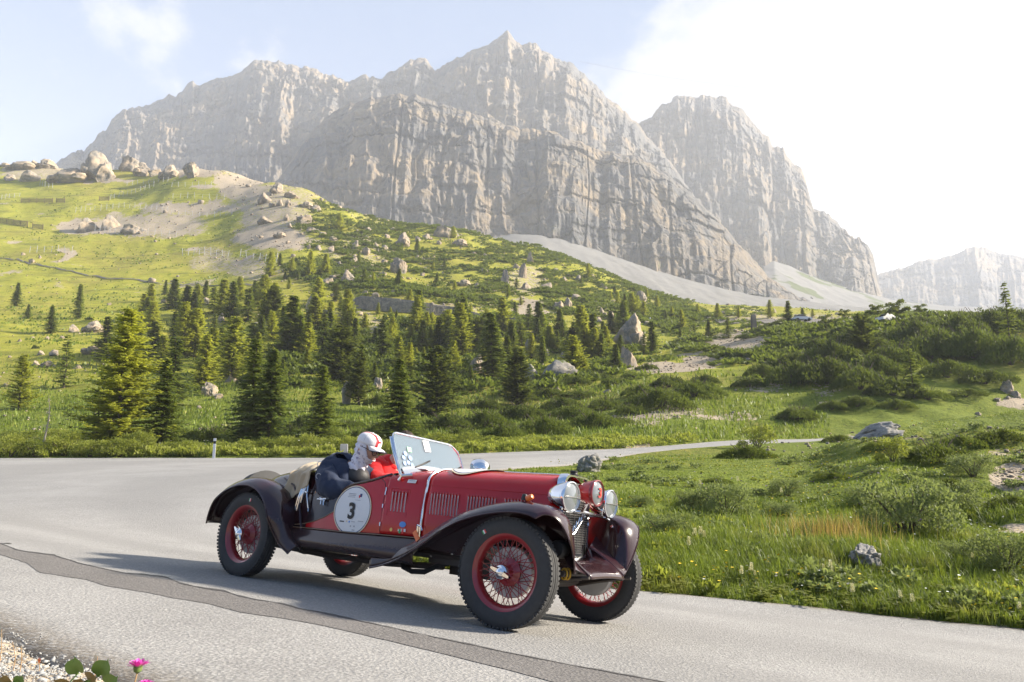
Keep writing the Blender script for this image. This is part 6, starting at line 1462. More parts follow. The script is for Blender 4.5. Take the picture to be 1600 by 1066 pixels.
MB().lathe([(0, -.08), (.28, -.075), (.34, -.05), (.34, .05), (.28, .075), (0, .08)], 40, Matrix.Translation((-.62, 0, .60)) @ Matrix.Rotation(math.pi/2-.25, 4, 'Y')).build('spare_wheel', M_TYRE, CAR, sharp=35)
# ---------------------------------------------------------------- the two people
M_SKIN = simple('skin', (.52, .30, .22), .5, var=.10, scale=14, bump=.05)
def cloth(name, c, sc=18, rough=.85):
    m = NT(name); co = m.coord(); n = m.noise(sc, 4, .6, co); w = m.noise(sc*14, 2, .5, co)
    m.bsdf(m.mix(n, tuple(x*.8 for x in c), tuple(min(1, x*1.2) for x in c)), rough, bump=m.bump(m.math('ADD', m.noise(sc*.55, 4, .55, co, .6), m.math('MULTIPLY', w, .12)), .5, .02), spec=.2, **{'Sheen Weight': .15}); return m.m
M_NAVY = cloth('navy_cloth', (.026, .037, .070)); M_REDCLOTH = cloth('red_cloth', (.62, .015, .018)); M_BEIGE = cloth('beige_cloth', (.50, .40, .27)); M_TROUSER = cloth('dark_trousers', (.03, .03, .035)); M_LEATHER = simple('black_leather', (.030, .028, .028), .58, var=.4, bump=.3)
M_HAIR = simple('dark_brown_hair', (.055, .036, .024), .6, var=.5, scale=60, bump=.6)
def buff_mat():
    m = NT('white_patterned_scarf'); c = m.coord(); v = m.voro(34, m.coord('Object', (1, 1, 2.2)), 'DISTANCE_TO_EDGE'); n = m.noise(24, 3, .6, c, 1.5)
    col = m.mix(m.math('MULTIPLY', m.step(n, .57, .63), .7), (.74, .72, .78), (.16, .13, .26)); m.bsdf(col, .85, bump=m.bump(m.noise(16, 4, .6, c, 1.0), .6, .012), spec=.2); return m.m
M_BUFF = buff_mat()
M_CAPW = cloth('white_cotton', (.76, .75, .76), 10); M_CAPR = cloth('red_cotton', (.62, .02, .03), 10)
def skin_body(name, joints, edges, mat, parent, root=0, sub=2):
    """joints: (co, radius or (rx, ry)); one continuous skinned surface"""
    me = bpy.data.meshes.new(name); me.from_pydata([j[0] for j in joints], edges, []); me.update(); o = bpy.data.objects.new(name, me); COL.objects.link(o)
    sk = o.modifiers.new('skin', 'SKIN'); sk.use_smooth_shade = True
    if not me.skin_vertices: me.attributes.new('skin', 'FLOAT', 'POINT') if False else None
    for v, j in zip(me.skin_vertices[0].data, joints): v.radius = j[1] if isinstance(j[1], tuple) else (j[1], j[1])
    for i, v in enumerate(me.skin_vertices[0].data): v.use_root = (i == root)
    sb = o.modifiers.new('smooth', 'SUBSURF'); sb.levels = sub; sb.render_levels = sub
    dg = bpy.context.evaluated_depsgraph_get(); m2 = bpy.data.meshes.new_from_object(o.evaluated_get(dg)); bpy.data.objects.remove(o)
    m2.materials.clear(); m2.materials.append(mat); m2.polygons.foreach_set('use_smooth', np.ones(len(m2.polygons), bool)); m2.name = name
    return link(name, m2, None, parent)
def fold(o, amp, fr, seed):
    me = o.data; n = len(me.vertices); co = np.empty(n*3, np.float32); me.vertices.foreach_get('co', co); co = co.reshape(-1, 3); nr = np.empty(n*3, np.float32); me.vertices.foreach_get('normal', nr); nr = nr.reshape(-1, 3)
    d = fbm(co[:, 0]*fr+seed, co[:, 1]*fr, co[:, 2]*fr*.7, oct=3, seed=seed, ridged=True); co = co+nr*(amp*d)[:, None]; me.vertices.foreach_set('co', co.ravel()); me.update()
def new_skin(me_name): pass
def head_mesh(parent, M, hat=None):
    """a face looking along +X in head space, 0.23 high, centre at the middle of the skull"""
    n, k = 44, 56; rows = []
    for i in range(n+1):
        th = math.pi*i/n; r = []
        for j in range(k):
            ph = 2*math.pi*j/k; d = Vector((math.sin(th)*math.cos(ph), math.sin(th)*math.sin(ph), math.cos(th)))
            p = Vector((d.x*.100, d.y*.078, d.z*.118))
            f = max(0, d.x)
            low = max(0, -d.z)
            p.y *= 1-.30*low*f; p.x *= 1+.02*low
            if d.x > 0 and d.z < -.45: p.x += .012*f*low*2                                   # chin
            w = math.exp(-(d.y/.16)**2)
            p.x += w*f*(.030*math.exp(-((d.z+.12)/.14)**2)+.012*math.exp(-((d.z-.02)/.10)**2))*1.0       # nose
            for s in (-1, 1):
                p.x -= .012*f*math.exp(-((d.y-s*.36)/.16)**2-((d.z-.06)/.10)**2)            # eye hollows
                p.x += .006*f*math.exp(-((d.y-s*.36)/.2)**2-((d.z-.22)/.08)**2)             # brow
                p.x += .006*f*math.exp(-((d.y-s*.45)/.2)**2-((d.z+.18)/.14)**2)             # cheek
            p.x += .008*f*math.exp(-(d.y/.26)**2-((d.z+.46)/.05)**2)-.006*f*math.exp(-(d.y/.28)**2-((d.z+.535)/.025)**2)+.008*f*math.exp(-(d.y/.22)**2-((d.z+.60)/.05)**2)   # lips
            r.append(M @ p)
        rows.append(r)
    m = MB(); m.grid(rows, close=True); return m
def build_face_parts(P, M):
    for s in (-1, 1):
        m = MB(); m.lathe([(0, -.011), (.008, -.008), (.0115, 0), (.008, .008), (0, .011)], 14, M @ Matrix.Translation((.082, s*.031, .008)) @ Matrix.Rotation(math.pi/2, 4, 'Y')); e = m.build('eye', simple('eye_white', (.7, .68, .64), .2), P)
        MB().lathe([(0, .0125), (.005, .0118), (.0052, .0105)], 12, M @ Matrix.Translation((.082, s*.031, .006)) @ Matrix.Rotation(math.pi/2, 4, 'Y')).build('iris', simple('iris_brown', (.05, .03, .02), .2), e)
        m = MB(); m.tube([M @ Vector((.094, s*.018, .026)), M @ Vector((.096, s*.034, .031)), M @ Vector((.088, s*.050, .026))], [.003, .004, .002], 6); m.build('eyebrow', M_HAIR, P)
        m = MB(); m.grid([[M @ Vector((-.012-.010*r2*math.cos(a)-.006*r2, s*(.076+.012*r2*(1-.3*math.cos(a))), -.012+.030*r2*math.sin(a))) for a in np.linspace(0, 2*math.pi, 16, endpoint=False)] for r2 in (.25, .7, 1.0, .8)], close=True); m.build('ear', M_SKIN, P)
def hand(P, wrist, dirv, palm_n, mat, sc=1.0, curl=1.0):
    """palm with four curled fingers and a thumb"""
    d = Vector(dirv).normalized(); nrm = Vector(palm_n).normalized(); sd = d.cross(nrm).normalized(); nrm = sd.cross(d); w = Vector(wrist)
    J = [(w-d*.03*sc, .024*sc), (w+d*.015*sc, (.026*sc)), (w+d*.05*sc, (.032*sc)), (w+d*.080*sc, .030*sc)]; E = [(0, 1), (1, 2), (2, 3)]
    o = skin_body('hand', [(tuple(a), b) for a, b in J], E, mat, P, 1)
    for k, (off, L) in enumerate(((-.030, .068), (-.010, .078), (.010, .074), (.029, .058))):
        b = w+d*.072*sc+sd*off*sc; a = .35*curl; pts = []; p = b; dd = d
        js = [(tuple(p-d*.02*sc), .0095*sc)]
        for q in (.45, .32, .23):
            ang = a; dd = (d*math.cos(ang)+nrm*math.sin(ang)); p = p+dd*L*sc*q*1.05; a += .75*curl; js.append((tuple(p), .0088*sc*(1-.12*len(js))))
        skin_body('finger', js, [(0, 1), (1, 2), (2, 3)], mat, o, 0, 1)
    b = w+d*.02*sc-sd*.026*sc; js = [(tuple(b), .012*sc), (tuple(b+(d*.5-sd*.75+nrm*.3).normalized()*.034*sc), .0105*sc), (tuple(b+(d*.5-sd*.75+nrm*.3).normalized()*.034*sc+(d*.85-sd*.15+nrm*.5).normalized()*.03*sc), .009*sc)]
    skin_body('thumb', js, [(0, 1), (1, 2)], mat, o, 0, 1)
def person(name_label, hip, chest, neck, headM, shoulders, elbows, wrists, knees, feet, jacket, jw=1.0):
    P = bpy.data.objects.new('person', None); COL.objects.link(P); P.matrix_world = CARM; tag(P, name_label, 'person', 'people in the open car')
    hc = headM @ Vector((-.02, 0, -.07))
    J = [(hip, (.13, .15)), (tuple((Vector(hip)+Vector(chest))/2), (.12, .14)), (chest, (.12, .155)), (neck, .055), (tuple(hc), .058)]; E = [(0, 1), (1, 2), (2, 3), (3, 4)]
    for s in (0, 1):
        b = len(J); J += [(shoulders[s], .062), (elbows[s], .046), (wrists[s], .030)]; E += [(2, b), (b, b+1), (b+1, b+2)]
        b = len(J); J += [(tuple(Vector(hip)+Vector((.06, (-.09, .09)[s], -.02))), .085), (knees[s], .062), (feet[s], .042), (tuple(Vector(feet[s])+Vector((.12, 0, -.03))), .035)]; E += [(0, b), (b, b+1), (b+1, b+2), (b+2, b+3)]
    body = skin_body('body', J, E, M_SKIN, P, 0)
    m = head_mesh(P, headM); h = m.build('head', M_SKIN, P, sharp=80); build_face_parts(h, headM)
    return P
def clothes(name, P, J, E, mat, amp=.012, fr=9, seed=1, root=0):
    o = skin_body(name, J, E, mat, P, root, 3); fold(o, amp, fr, seed); fold(o, amp*.45, fr*2.3, seed+4); return o
# nearer person: white cap, patterned scarf over the face, navy jacket
HM = Matrix.Translation((.925, -.215, 1.165)) @ Matrix.Rotation(math.radians(16), 4, 'Z') @ Matrix.Rotation(math.radians(24), 4, 'Y') @ Matrix.Diagonal((1.02, 1.05, 1.02, 1))
P1 = person('person in navy jacket, white cap with red stripe and patterned scarf, looking down', (.76, -.22, .62), (.735, -.215, .88), (.82, -.215, 1.035), HM, [(.70, -.36, .965), (.72, -.05, .97)], [(.83, -.415, .755), (.90, -.01, .76)], [(1.07, -.30, .80), (1.10, -.12, .80)], [(1.22, -.30, .60), (1.22, -.13, .60)], [(1.62, -.28, .46), (1.62, -.14, .46)], None)
clothes('trousers', P1, [((.76, -.22, .60), (.145, .16)), ((.82, -.31, .59), .09), ((1.22, -.30, .60), .072), ((1.58, -.28, .48), .055), ((.82, -.13, .59), .09), ((1.22, -.13, .60), .072), ((1.58, -.14, .48), .055)], [(0, 1), (1, 2), (2, 3), (0, 4), (4, 5), (5, 6)], M_TROUSER)
clothes('jacket', P1, [((.745, -.25, .68), (.19, .20)), ((.70, -.25, .80), (.185, .20)), ((.675, -.23, .93), (.165, .195)), ((.715, -.215, 1.005), (.105, .13)), ((.79, -.215, 1.045), (.072, .075)),
        ((.64, -.375, .95), .092), ((.78, -.435, .80), .088), ((.98, -.36, .80), .066), ((.73, -.02, .955), .090), ((.90, .0, .80), .078), ((1.04, -.10, .80), .06)],
        [(0, 1), (1, 2), (2, 3), (3, 4), (2, 5), (5, 6), (6, 7), (2, 8), (8, 9), (9, 10)], M_NAVY, .034, 5.0, 3)
clothes('leather_collar', P1, [((.815, -.215, .88), (.135, .17)), ((.845, -.215, .96), (.10, .135)), ((.855, -.215, 1.02), (.062, .070))], [(0, 1), (1, 2)], M_LEATHER, .008, 9, 5)
hand(P1, (1.07, -.29, .82), (.8, .25, .1), (0, .2, -1), M_SKIN, .95)
# patterned scarf: wraps neck, back of the head and the lower face
def scarf(P, M):
    rows = []
    for i, t in enumerate(np.linspace(0, 1, 30)):
        r = []
        for j in range(56):
            ph = 2*math.pi*j/56; c, s = math.cos(ph), math.sin(ph); front = max(0, c)
            ztop = .080-.138*sstep(.42, .92, (c+1)/2)                                            # high behind, under the nose in front
            z = ztop+(-.205-ztop+.02*front)*t
            lv = max(-1, min(.95, z/.118)); rad = math.sqrt(max(.02, 1-lv*lv)) if z > -.095 else .42+.10*sstep(-.095, -.2, z)
            if z < -.07: rad = max(rad, .72-.9*abs(z+.07)+1.6*max(0, -.14-z))
            fx = .104*rad+.012*front+(.016*front*math.exp(-((z+.035)/.03)**2)); fy = .084*rad
            wr = .0045*math.sin(z*150+3*s+2*c)+.003*math.sin(ph*7+z*60)
            r.append(M @ Vector(((fx+wr+.004)*c-.010*(z < -.1), (fy+wr+.004)*s, z)))
        rows.append(r)
    m = MB(); m.grid(rows, close=True); o = m.build('scarf', M_BUFF, P, sharp=80); sm = o.modifiers.new('thickness', 'SOLIDIFY'); sm.thickness = .004; return o
scarf(P1, HM)
def cap(P, M):
    T = M @ Matrix.Translation((-.010, 0, .046)) @ Matrix.Rotation(math.radians(-9), 4, 'Y'); rows = []
    k = 144
    for i in range(31):
        th = math.pi/2*(i/30); rows.append([T @ Vector((.110*math.sin(th)*math.cos(2*math.pi*j/k), .090*math.sin(th)*math.sin(2*math.pi*j/k), .008+.086*math.cos(th)**.72)) for j in range(k)])
    rows.append([T @ Vector((.111*math.cos(2*math.pi*j/k), .091*math.sin(2*math.pi*j/k), -.012)) for j in range(k)])
    m = MB(); nr = len(rows); V = [p for r in rows for p in r]; b = len(m.v); m.v += [tuple(p) for p in V]
    for i in range(nr-1):
        for j in range(k):
            q = (j+1) % k; m.f.append((i*k+j, i*k+q, (i+1)*k+q, (i+1)*k+j)); a = 2*math.pi*(j+.5)/k
            y = .090*math.sin(math.pi/2*min(1, (i+.5)/30))*math.sin(a); m.mi.append(1 if -.047 < y < -.026 else 0)
    c = m.build('cap', [M_CAPW, M_CAPR], P, sharp=80); sm = c.modifiers.new('thickness', 'SOLIDIFY'); sm.thickness = .003
    rows = []
    for t in np.linspace(0, 1, 8):
        rows.append([T @ Vector((.100*math.cos(a)*1.05+t*.078*(math.cos(a*.95)**.7), .088*math.sin(a)*(1-.10*t), -.006-.016*t-.03*(math.sin(a)**2)*t+.004*math.sin(3.1*t))) for a in np.linspace(-1.25, 1.25, 24)])
    m = MB(); m.grid(rows); bm_ = m.build('cap_peak', M_CAPW, c, sharp=80); sm = bm_.modifiers.new('thickness', 'SOLIDIFY'); sm.thickness = .005
    m = MB()
    for a in (.55, 1.6, 2.6, 3.7, 4.7, 5.8): m.tube([T @ Vector((.1105*math.sin(th)*math.cos(a), .0905*math.sin(th)*math.sin(a), .0085+.0865*math.cos(th)**.72)) for th in np.linspace(.05, math.pi/2, 12)], .0012, 5)
    m.build('cap_seams', M_FAINT, c)
    m = MB(); m.tube([rows[-1][i] for i in range(24)], .004, 6); m.build('peak_edge', M_NAVY, c)
    m = MB(); m.lathe([(0, .006), (.008, .004), (.010, 0)], 12, T @ Matrix.Translation((0, 0, .093))); m.build('cap_button', M_CAPW, c)
    MB().box(T @ Vector((.102, -.012, .036)), (.010, .026, .022), (T @ Matrix.Rotation(-.15, 4, 'Z')).to_3x3()).build('cap_badge', M_CAPR, c, smooth=False)
cap(P1, HM)
def glasses(P, M):
    m = MB()
    for s in (-1, 1):
        m.tube([M @ Vector((.108-.012*abs(math.cos(a))*(1 if s*math.cos(a) > 0 else .2), s*.034+.025*math.cos(a), .004+.019*math.sin(a))) for a in np.linspace(0, 2*math.pi, 22, endpoint=False)], .0034, 6, closed=True)
        m.tube([M @ Vector((.099, s*.060, .010)), M @ Vector((.03, s*.086, .012)), M @ Vector((-.02, s*.086, .004))], .003, 6)
    m.tube([M @ Vector((.112, -.010, .008)), M @ Vector((.118, 0, .011)), M @ Vector((.112, .010, .008))], .003, 6); m.build('glasses', M_BLACK, P)
glasses(P1, HM)
# small white print on the jacket
for p, mt in (((.58, -.405, 1.00), M_WHITE), ((.70, -.50, .89), M_FAINT)):
    m = MB(); m.tube([(p[0]+.030*math.cos(a), p[1]-.012, p[2]+.022*math.sin(a)) for a in np.linspace(.6, 4.4, 9)], .0035, 5); m.build('jacket_print', mt, P1)
# driver: red jacket, dark hair, behind the windscreen
HM2 = Matrix.Translation((.93, .235, 1.265)) @ Matrix.Rotation(math.radians(-6), 4, 'Z') @ Matrix.Rotation(math.radians(6), 4, 'Y')
P2 = person('driver in red jacket with short dark hair, seen through the windscreen', (.76, .22, .62), (.72, .225, .95), (.83, .23, 1.12), HM2, [(.75, .06, 1.04), (.73, .40, 1.03)], [(.92, -.01, .86), (.92, .43, .85)], [(1.13, .10, .965), (1.13, .36, .965)], [(1.22, .14, .60), (1.22, .31, .60)], [(1.62, .15, .46), (1.62, .30, .46)], None)
clothes('trousers', P2, [((.76, .22, .60), (.145, .16)), ((.82, .31, .59), .09), ((1.22, .31, .60), .072), ((1.58, .30, .48), .055), ((.82, .13, .59), .09), ((1.22, .14, .60), .072), ((1.58, .15, .48), .055)], [(0, 1), (1, 2), (2, 3), (0, 4), (4, 5), (5, 6)], M_TROUSER)
clothes('jacket', P2, [((.75, .225, .70), (.16, .185)), ((.72, .225, .85), (.155, .185)), ((.72, .225, 1.0), (.15, .19)), ((.79, .228, 1.085), (.09, .11)), ((.83, .23, 1.125), (.07, .07)), ((.75, .05, 1.03), .085), ((.92, -.02, .885), .075), ((1.09, .08, .955), .055), ((.73, .41, 1.02), .085), ((.92, .44, .86), .075), ((1.09, .37, .955), .055)], [(0, 1), (1, 2), (2, 3), (3, 4), (2, 5), (5, 6), (6, 7), (2, 8), (8, 9), (9, 10)], M_REDCLOTH, .014, 7, 8)
for w_, s_ in (((1.12, .10, .965), 1), ((1.12, .355, .965), -1)): hand(P2, w_, (.75, .2*s_, .35), (.3, 0, -1), M_LEATHER, .95)
def hair(P, M):
    rows = []
    for i in range(16):
        th = math.pi*.62*i/15; r = []
        for j in range(40):
            ph = 2*math.pi*j/40; t2 = th*(1-.42*max(0, math.cos(ph))**1.5); b = 1+.05*math.sin(j*2.7+i*1.9)
            r.append(M @ Vector((.109*b*math.sin(t2)*math.cos(ph)-.004, .086*b*math.sin(t2)*math.sin(ph), .128*b*math.cos(t2))))
        rows.append(r)
    m = MB(); m.grid(rows, close=True); m.build('hair', M_HAIR, P, sharp=80)
hair(P2, HM2)
# beige coat thrown over the tail
def coat():
    rows = []; r = random.Random(5)
    for i, u in enumerate(np.linspace(0, 1, 46)):
        row = []; x = .26+.30*u
        for j, v in enumerate(np.linspace(0, 1, 64)):
            y = .22-.72*v; xs = x+.03*math.sin(4*v+1)-.05*v*(1-u)-.05*(v > .8)*(v-.8)*5*(1-u)
            half = max(.05, min(bsec(xs)[1], .46)); yc = max(-half+.004, min(half-.004, y))
            over = max(0, -half-y)                                                   # what hangs over the side
            zt = top_z(xs, yc); z = zt+.052+.045*math.exp(-((v-.25)/.35)**2)*(.5+.5*u)
            L = over*(1.6+1.1*(1-u)*1.0); wob = .012*math.sin(u*17+v*5)+.008*math.sin(u*31+2)
            yy_ = yc-(.020+.018*math.sin(9*u+1)+wob) if over > 0 else yc
            if over > 0: z = max(z-L, .70+.03*math.sin(12*u)-.03*(1-u)); yy_ = -(side_y(xs, min(z, bsec(xs)[3])) + .030+wob*1.2+.012*math.sin(9*u))
            row.append(Vector((xs, yy_, z+.010*math.sin(u*9+v*13)+.006*math.sin(u*23-v*9))))
        rows.append(row)
    m = MB(); m.grid(rows); o = m.build('draped_coat', M_BEIGE, None, sharp=80); o.matrix_world = CARM
    sm = o.modifiers.new('thickness', 'SOLIDIFY'); sm.thickness = .010; sb = o.modifiers.new('smooth', 'SUBSURF'); sb.levels = 1; sb.render_levels = 1
    tag(o, 'beige coat draped over the tail of the roadster behind the seats', 'coat')
coat()
# ---------------------------------------------------------------- roadside and hillside things
M_PLASTIC = simple('white_plastic', (.72, .72, .72), .4, var=.06); M_CONC = simple('grey_concrete', (.36, .35, .33), .9, var=.2, bump=.3); M_WOOD = simple('weathered_timber', (.15, .105, .065), .9, var=.35, bump=.4)
M_GALV = simple('galvanised_steel', (.42, .42, .41), .6, .3, var=.15)
p = at_d(334, 32.6); o = thing('marker_post', 'slim white roadside marker post with dark band at the outer edge of the bend', 'marker post', p, .1)
m = MB()
for z0, z1 in ((-.1, .62), (.74, .86)): m.grid([[(x*w, y*w, z) for x, y in ((-.055, -.05), (.055, -.05), (.035, .05), (-.035, .05))] for z, w in ((z0, 1), (z1, 1))], close=True)
m.add([(-.055, -.05, .86), (.055, -.05, .86), (.035, .05, .80), (-.035, .05, .80)], [(0, 1, 2, 3)]); m.build('post_body', M_PLASTIC, o, smooth=False)
m = MB(); m.grid([[(x, y, z) for x, y in ((-.054, -.049), (.054, -.049), (.034, .049), (-.034, .049))] for z in (.618, .742)], close=True); m.build('black_band', M_BLACK, o, smooth=False)
p = at_d(537, 33.9); o = thing('marker_stone', 'short square grey stone block behind the seated person', 'kerb stone', p, .15)
m = MB(); m.grid([[(x*w, y*w, z) for x, y in ((-.17, -.15), (.17, -.15), (.17, .15), (-.17, .15))] for z, w in ((-.1, 1), (.52, .95), (.56, .86))], close=True); m.add([(-.146, -.129, .56), (.146, -.129, .56), (.146, .129, .56), (-.146, .129, .56)], [(0, 1, 2, 3)]); m.build('stone_block', M_CONC, o, sharp=30)
m = MB(); m.box((0, 0, .16), (.355, .315, .03)); m.build('stone_band', M_CONC, o, smooth=False)
# avalanche fences: rows of steel posts on the hill
postm = MB(); postm.tube([(0, 0, -.4), (0, .15, 2.6)], .075, 6); po = postm.build('post', M_GALV); POST = po.data; bpy.data.objects.remove(po)
railm = MB(); railm.box((0, 0, 0), (1, .05, .06)); po = railm.build('rail', M_GALV, smooth=False); RAIL = po.data; bpy.data.objects.remove(po)
FENCES = [([(198,290),(232,287),(262,284)], 'steel snow fence just below the ridge of broken rock', 9), ([(172,312),(205,304),(240,292)], 'steel snow fence climbing the grassy fold under the ridge', 11), ([(118,332),(150,330),(190,325),(225,326),(262,330)], 'long steel snow fence across the middle of the hill', 18),
          ([(148,362),(175,364),(205,366),(235,368),(275,369)], 'steel snow fence along the foot of the bare outcrop', 15), ([(285,400),(320,398),(356,402)], 'lowest steel snow fence above the wood', 9), ([(62,290),(70,292),(82,294)], 'tall leaning steel snow barrier in the hollow left of the rock tower', 5),
          ([(268,292),(300,292),(330,292)], 'steel snow fence on the grassy top right of the pinnacle', 7), ([(268,335),(300,338),(335,340),(362,336)], 'steel snow fence crossing the pale scar right of centre on the hill', 10), ([(375,402),(405,408),(432,410)], 'steel snow fence on the stony slope left of the larches', 7), ([(2,312),(14,310),(30,308)], 'steel snow barrier at the far left on the hill', 5), ([(46,395),(80,394),(112,396)], 'faint steel snow fence on the lower left pasture', 7), ([(270,310),(310,310),(350,312)], 'steel snow fence in the turf below the ridge top', 8)]
for pts, lab, n in FENCES:
    L = np.array(pts, float); u = np.linspace(0, 1, n); q = [at(float(np.interp(t, np.linspace(0, 1, len(L)), L[:, 0])), float(np.interp(t, np.linspace(0, 1, len(L)), L[:, 1]))) for t in u]
    o = thing('snow_fence', lab, 'snow fence', q[0], group='steel snow fences on the hill')
    for i, c in enumerate(q):
        w = inst('post', POST, o); w.location = c-q[0]; w.rotation_euler = (rng.uniform(-.1, .1), rng.uniform(-.12, .12), 0); w.scale = (1, 1, rng.uniform(.8, 1.15))
        if i and (c-q[i-1]).length < 14:
            for hz in (.9, 1.9):
                r = inst('rail', RAIL, o); a, b = q[i-1]-q[0]+Vector((0, .05, hz)), c-q[0]+Vector((0, .05, hz)); r.location = (a+b)/2; r.rotation_euler = (b-a).to_track_quat('X', 'Z').to_euler(); r.scale = ((b-a).length, .8, .6)
slatm = MB(); slatm.box((0, 0, 0), (1, .10, .17)); po = slatm.build('slat', M_WOOD, smooth=False); SLAT = po.data; bpy.data.objects.remove(po)
wpm = MB(); wpm.tube([(0, 0, -.4), (0, 0, 2.3)], .10, 6); po = wpm.build('timber_post', M_WOOD); WPOST = po.data; bpy.data.objects.remove(po)
for a, b, ns, lab in (((33, 317), (82, 317), 6, 'long brown timber snow barrier below the steel barrier on the left'), ((88, 317), (101, 317), 6, 'short brown timber snow barrier at the end of the long one'), ((155, 314), (170, 314), 6, 'single brown timber snow barrier in the middle of the hill'), ((0, 349), (43, 355), 7, 'sloping brown timber snow barrier at the left edge'), ((51, 357), (67, 359), 6, 'small brown timber snow barrier right of the sloping one')):
    A, B = at(*a), at(*b); o = thing('timber_barrier', lab, 'snow barrier', A, group='timber snow barriers on the hill')
    d = B-A; n = max(2, int(d.length/3.0)+1)
    for i in range(n): w = inst('timber_post', WPOST, o); w.location = d*(i/(n-1)); w.rotation_euler = (.15, 0, 0)
    for k in range(ns): r = inst('slat', SLAT, o); r.location = d/2+Vector((0, -.12, .25+.32*k)); r.rotation_euler = d.to_track_quat('X', 'Z').to_euler(); r.scale = (d.length+.4, 1, 1)
# long stone wall that holds up the hill road
def stone_wall(pts, h, lab):
    P = [at(*q) for q in pts]; n = 150; L = np.array([p[:] for p in P]); u = np.linspace(0, len(L)-1, n); C = np.stack([np.interp(u, range(len(L)), L[:, i]) for i in range(3)], 1)
    o = thing('stone_wall', lab, 'stone wall', P[0]); C = C-np.array(P[0][:])
    hh = np.interp(np.linspace(0, 1, n), [0, .1, .5, .85, 1], [h*.7, h, h*.95, h*.7, h*.4]); m = MB()
    m.grid([[Vector((*c[:2], c[2]-1.0)), Vector((c[0], c[1]+.25, c[2]+k)), Vector((c[0], c[1]+1.6, c[2]+k)), Vector((c[0], c[1]+1.6, c[2]-1.0))] for c, k in zip(C, hh)]); m.build('wall_core', M_WALL, o, sharp=30)
    r = np.random.default_rng(4); mb = MB(); seg = np.r_[0, np.cumsum(np.linalg.norm(np.diff(C, axis=0), axis=1))]
    zrow = 0.0
    while zrow < h:
        rh = r.uniform(.28, .45); s = r.uniform(0, .4)
        while s < seg[-1]-.6:
            w = r.uniform(.4, 1.0); c = np.array([np.interp(s+w/2, seg, C[:, i]) for i in range(3)]); k = np.interp(s+w/2, seg, hh)
            if zrow+rh < k+.1: mb.box((c[0], c[1]-.02+.25*zrow/max(k, .1)+r.uniform(-.06, .06), c[2]+zrow+rh/2), (w*.93, .34, rh*.90), Matrix.Rotation(r.uniform(-.05, .05), 3, 'Y'))
            s += w
        zrow += rh
    q = mb.build('wall_stones', M_WALL, o, smooth=False, fixn=False); q['kind'] = 'stuff'
M_WALL = rock_mat('wall_stone', (.20, .19, .18), (.36, .32, .26), 1.2, .5)
stone_wall([(548, 482), (580, 485), (620, 488), (660, 491), (700, 494), (750, 499)], 3.0, 'long grey stone retaining wall below the scrub slope')
stone_wall([(775, 502), (790, 504), (808, 506)], 1.8, 'short end of stone wall right of the long wall, behind trees')
# hill path
def ribbon(name, pts, w, mat, lift):
    P = [at(*q) for q in pts]; L = np.array([p[:2] for p in P]); C = bez(L, 240); T = np.gradient(C, axis=0); T /= np.linalg.norm(T, axis=1)[:, None]; N_ = np.stack([-T[:, 1], T[:, 0]], 1)
    X = np.stack([C[:, 0]+N_[:, 0]*k*w for k in (-1, -.5, 0, .5, 1)], 1); Y = np.stack([C[:, 1]+N_[:, 1]*k*w for k in (-1, -.5, 0, .5, 1)], 1)
    me = np_mesh(name, np.stack([X, Y, ground(X, Y)+lift], -1).reshape(-1, 3), grid_faces(240, 5)); return kind(link(name, me, mat, smooth=True), 'structure')
ribbon('path', [(-30, 400), (0, 404), (60, 414), (120, 427), (180, 436), (240, 442), (300, 445), (360, 446), (430, 452)], .34, simple('path_shingle', (.10, .095, .085), .9, var=.3, scale=4), .22)
ribbon('pass_road', [(1130, 501), (1200, 503), (1260, 504), (1330, 507), (1390, 508), (1450, 509)], 2.2, M_ROAD, .35)
# cars far off on the pass
def far_car(px, py, wpx, lab, col, yaw):
    p = at(px, py, .45); D = p.y; L = max(3.6, wpx*D/F); o = thing('parked_car', lab, 'car', p, yaw, (L/4.3,)*3, 'distant cars on the pass')
    m = MB(); prof = [(-2.15, .35), (-2.15, .80), (-1.75, .92), (-1.15, 1.00), (.85, .98), (1.75, .86), (2.12, .70), (2.15, .35)]
    m.grid([[Vector((x, y*w, z)) for x, z in prof] for y, w in ((-.86, .97), (-.80, 1.02), (.80, 1.02), (.86, .97))]); m.add([(x, -.835, z) for x, z in prof]+[(x, .835, z) for x, z in prof], [tuple(range(8)), tuple(range(15, 7, -1))]); m.build('body', col, o, sharp=40)
    m = MB(); m.grid([[(-1.55, -.72, .96), (-1.55, .72, .96)], [(-1.0, -.62, 1.42), (-1.0, .62, 1.42)], [(.15, -.62, 1.44), (.15, .62, 1.44)], [(1.0, -.72, .96), (1.0, .72, .96)]]); m.add([(-1.55, -.72, .96), (-1.0, -.62, 1.42), (.15, -.62, 1.44), (1.0, -.72, .96)], [(0, 1, 2, 3)]); m.build('windows', M_BLACK, o, sharp=30)
    m = MB(); m.box((-.42, 0, 1.45), (1.2, 1.24, .05)); m.build('roof', col, o, smooth=False)
    for x in (-1.3, 1.35):
        for y in (-.8, .8): w = MB(); w.lathe([(0, -.1), (.31, -.1), (.33, -.07), (.33, .07), (.31, .1), (0, .1)], 16, Matrix.Translation((x, y, .33)) @ Matrix.Rotation(math.pi/2, 4, 'X')); w.build('wheel', M_BLACK, o)
far_car(1253, 506, 13, 'tiny white car on the pass right of the compact dark conifer', M_PLASTIC, .1)
far_car(1389, 509, 22, 'white car seen end-on between the pines on the right skyline', M_PLASTIC, .4)
p = at(1178, 515); H = 24*p.y/F; o = thing('stone_pillar', 'lone dark pillar standing upright on the pass', 'pillar', p, .2, H)
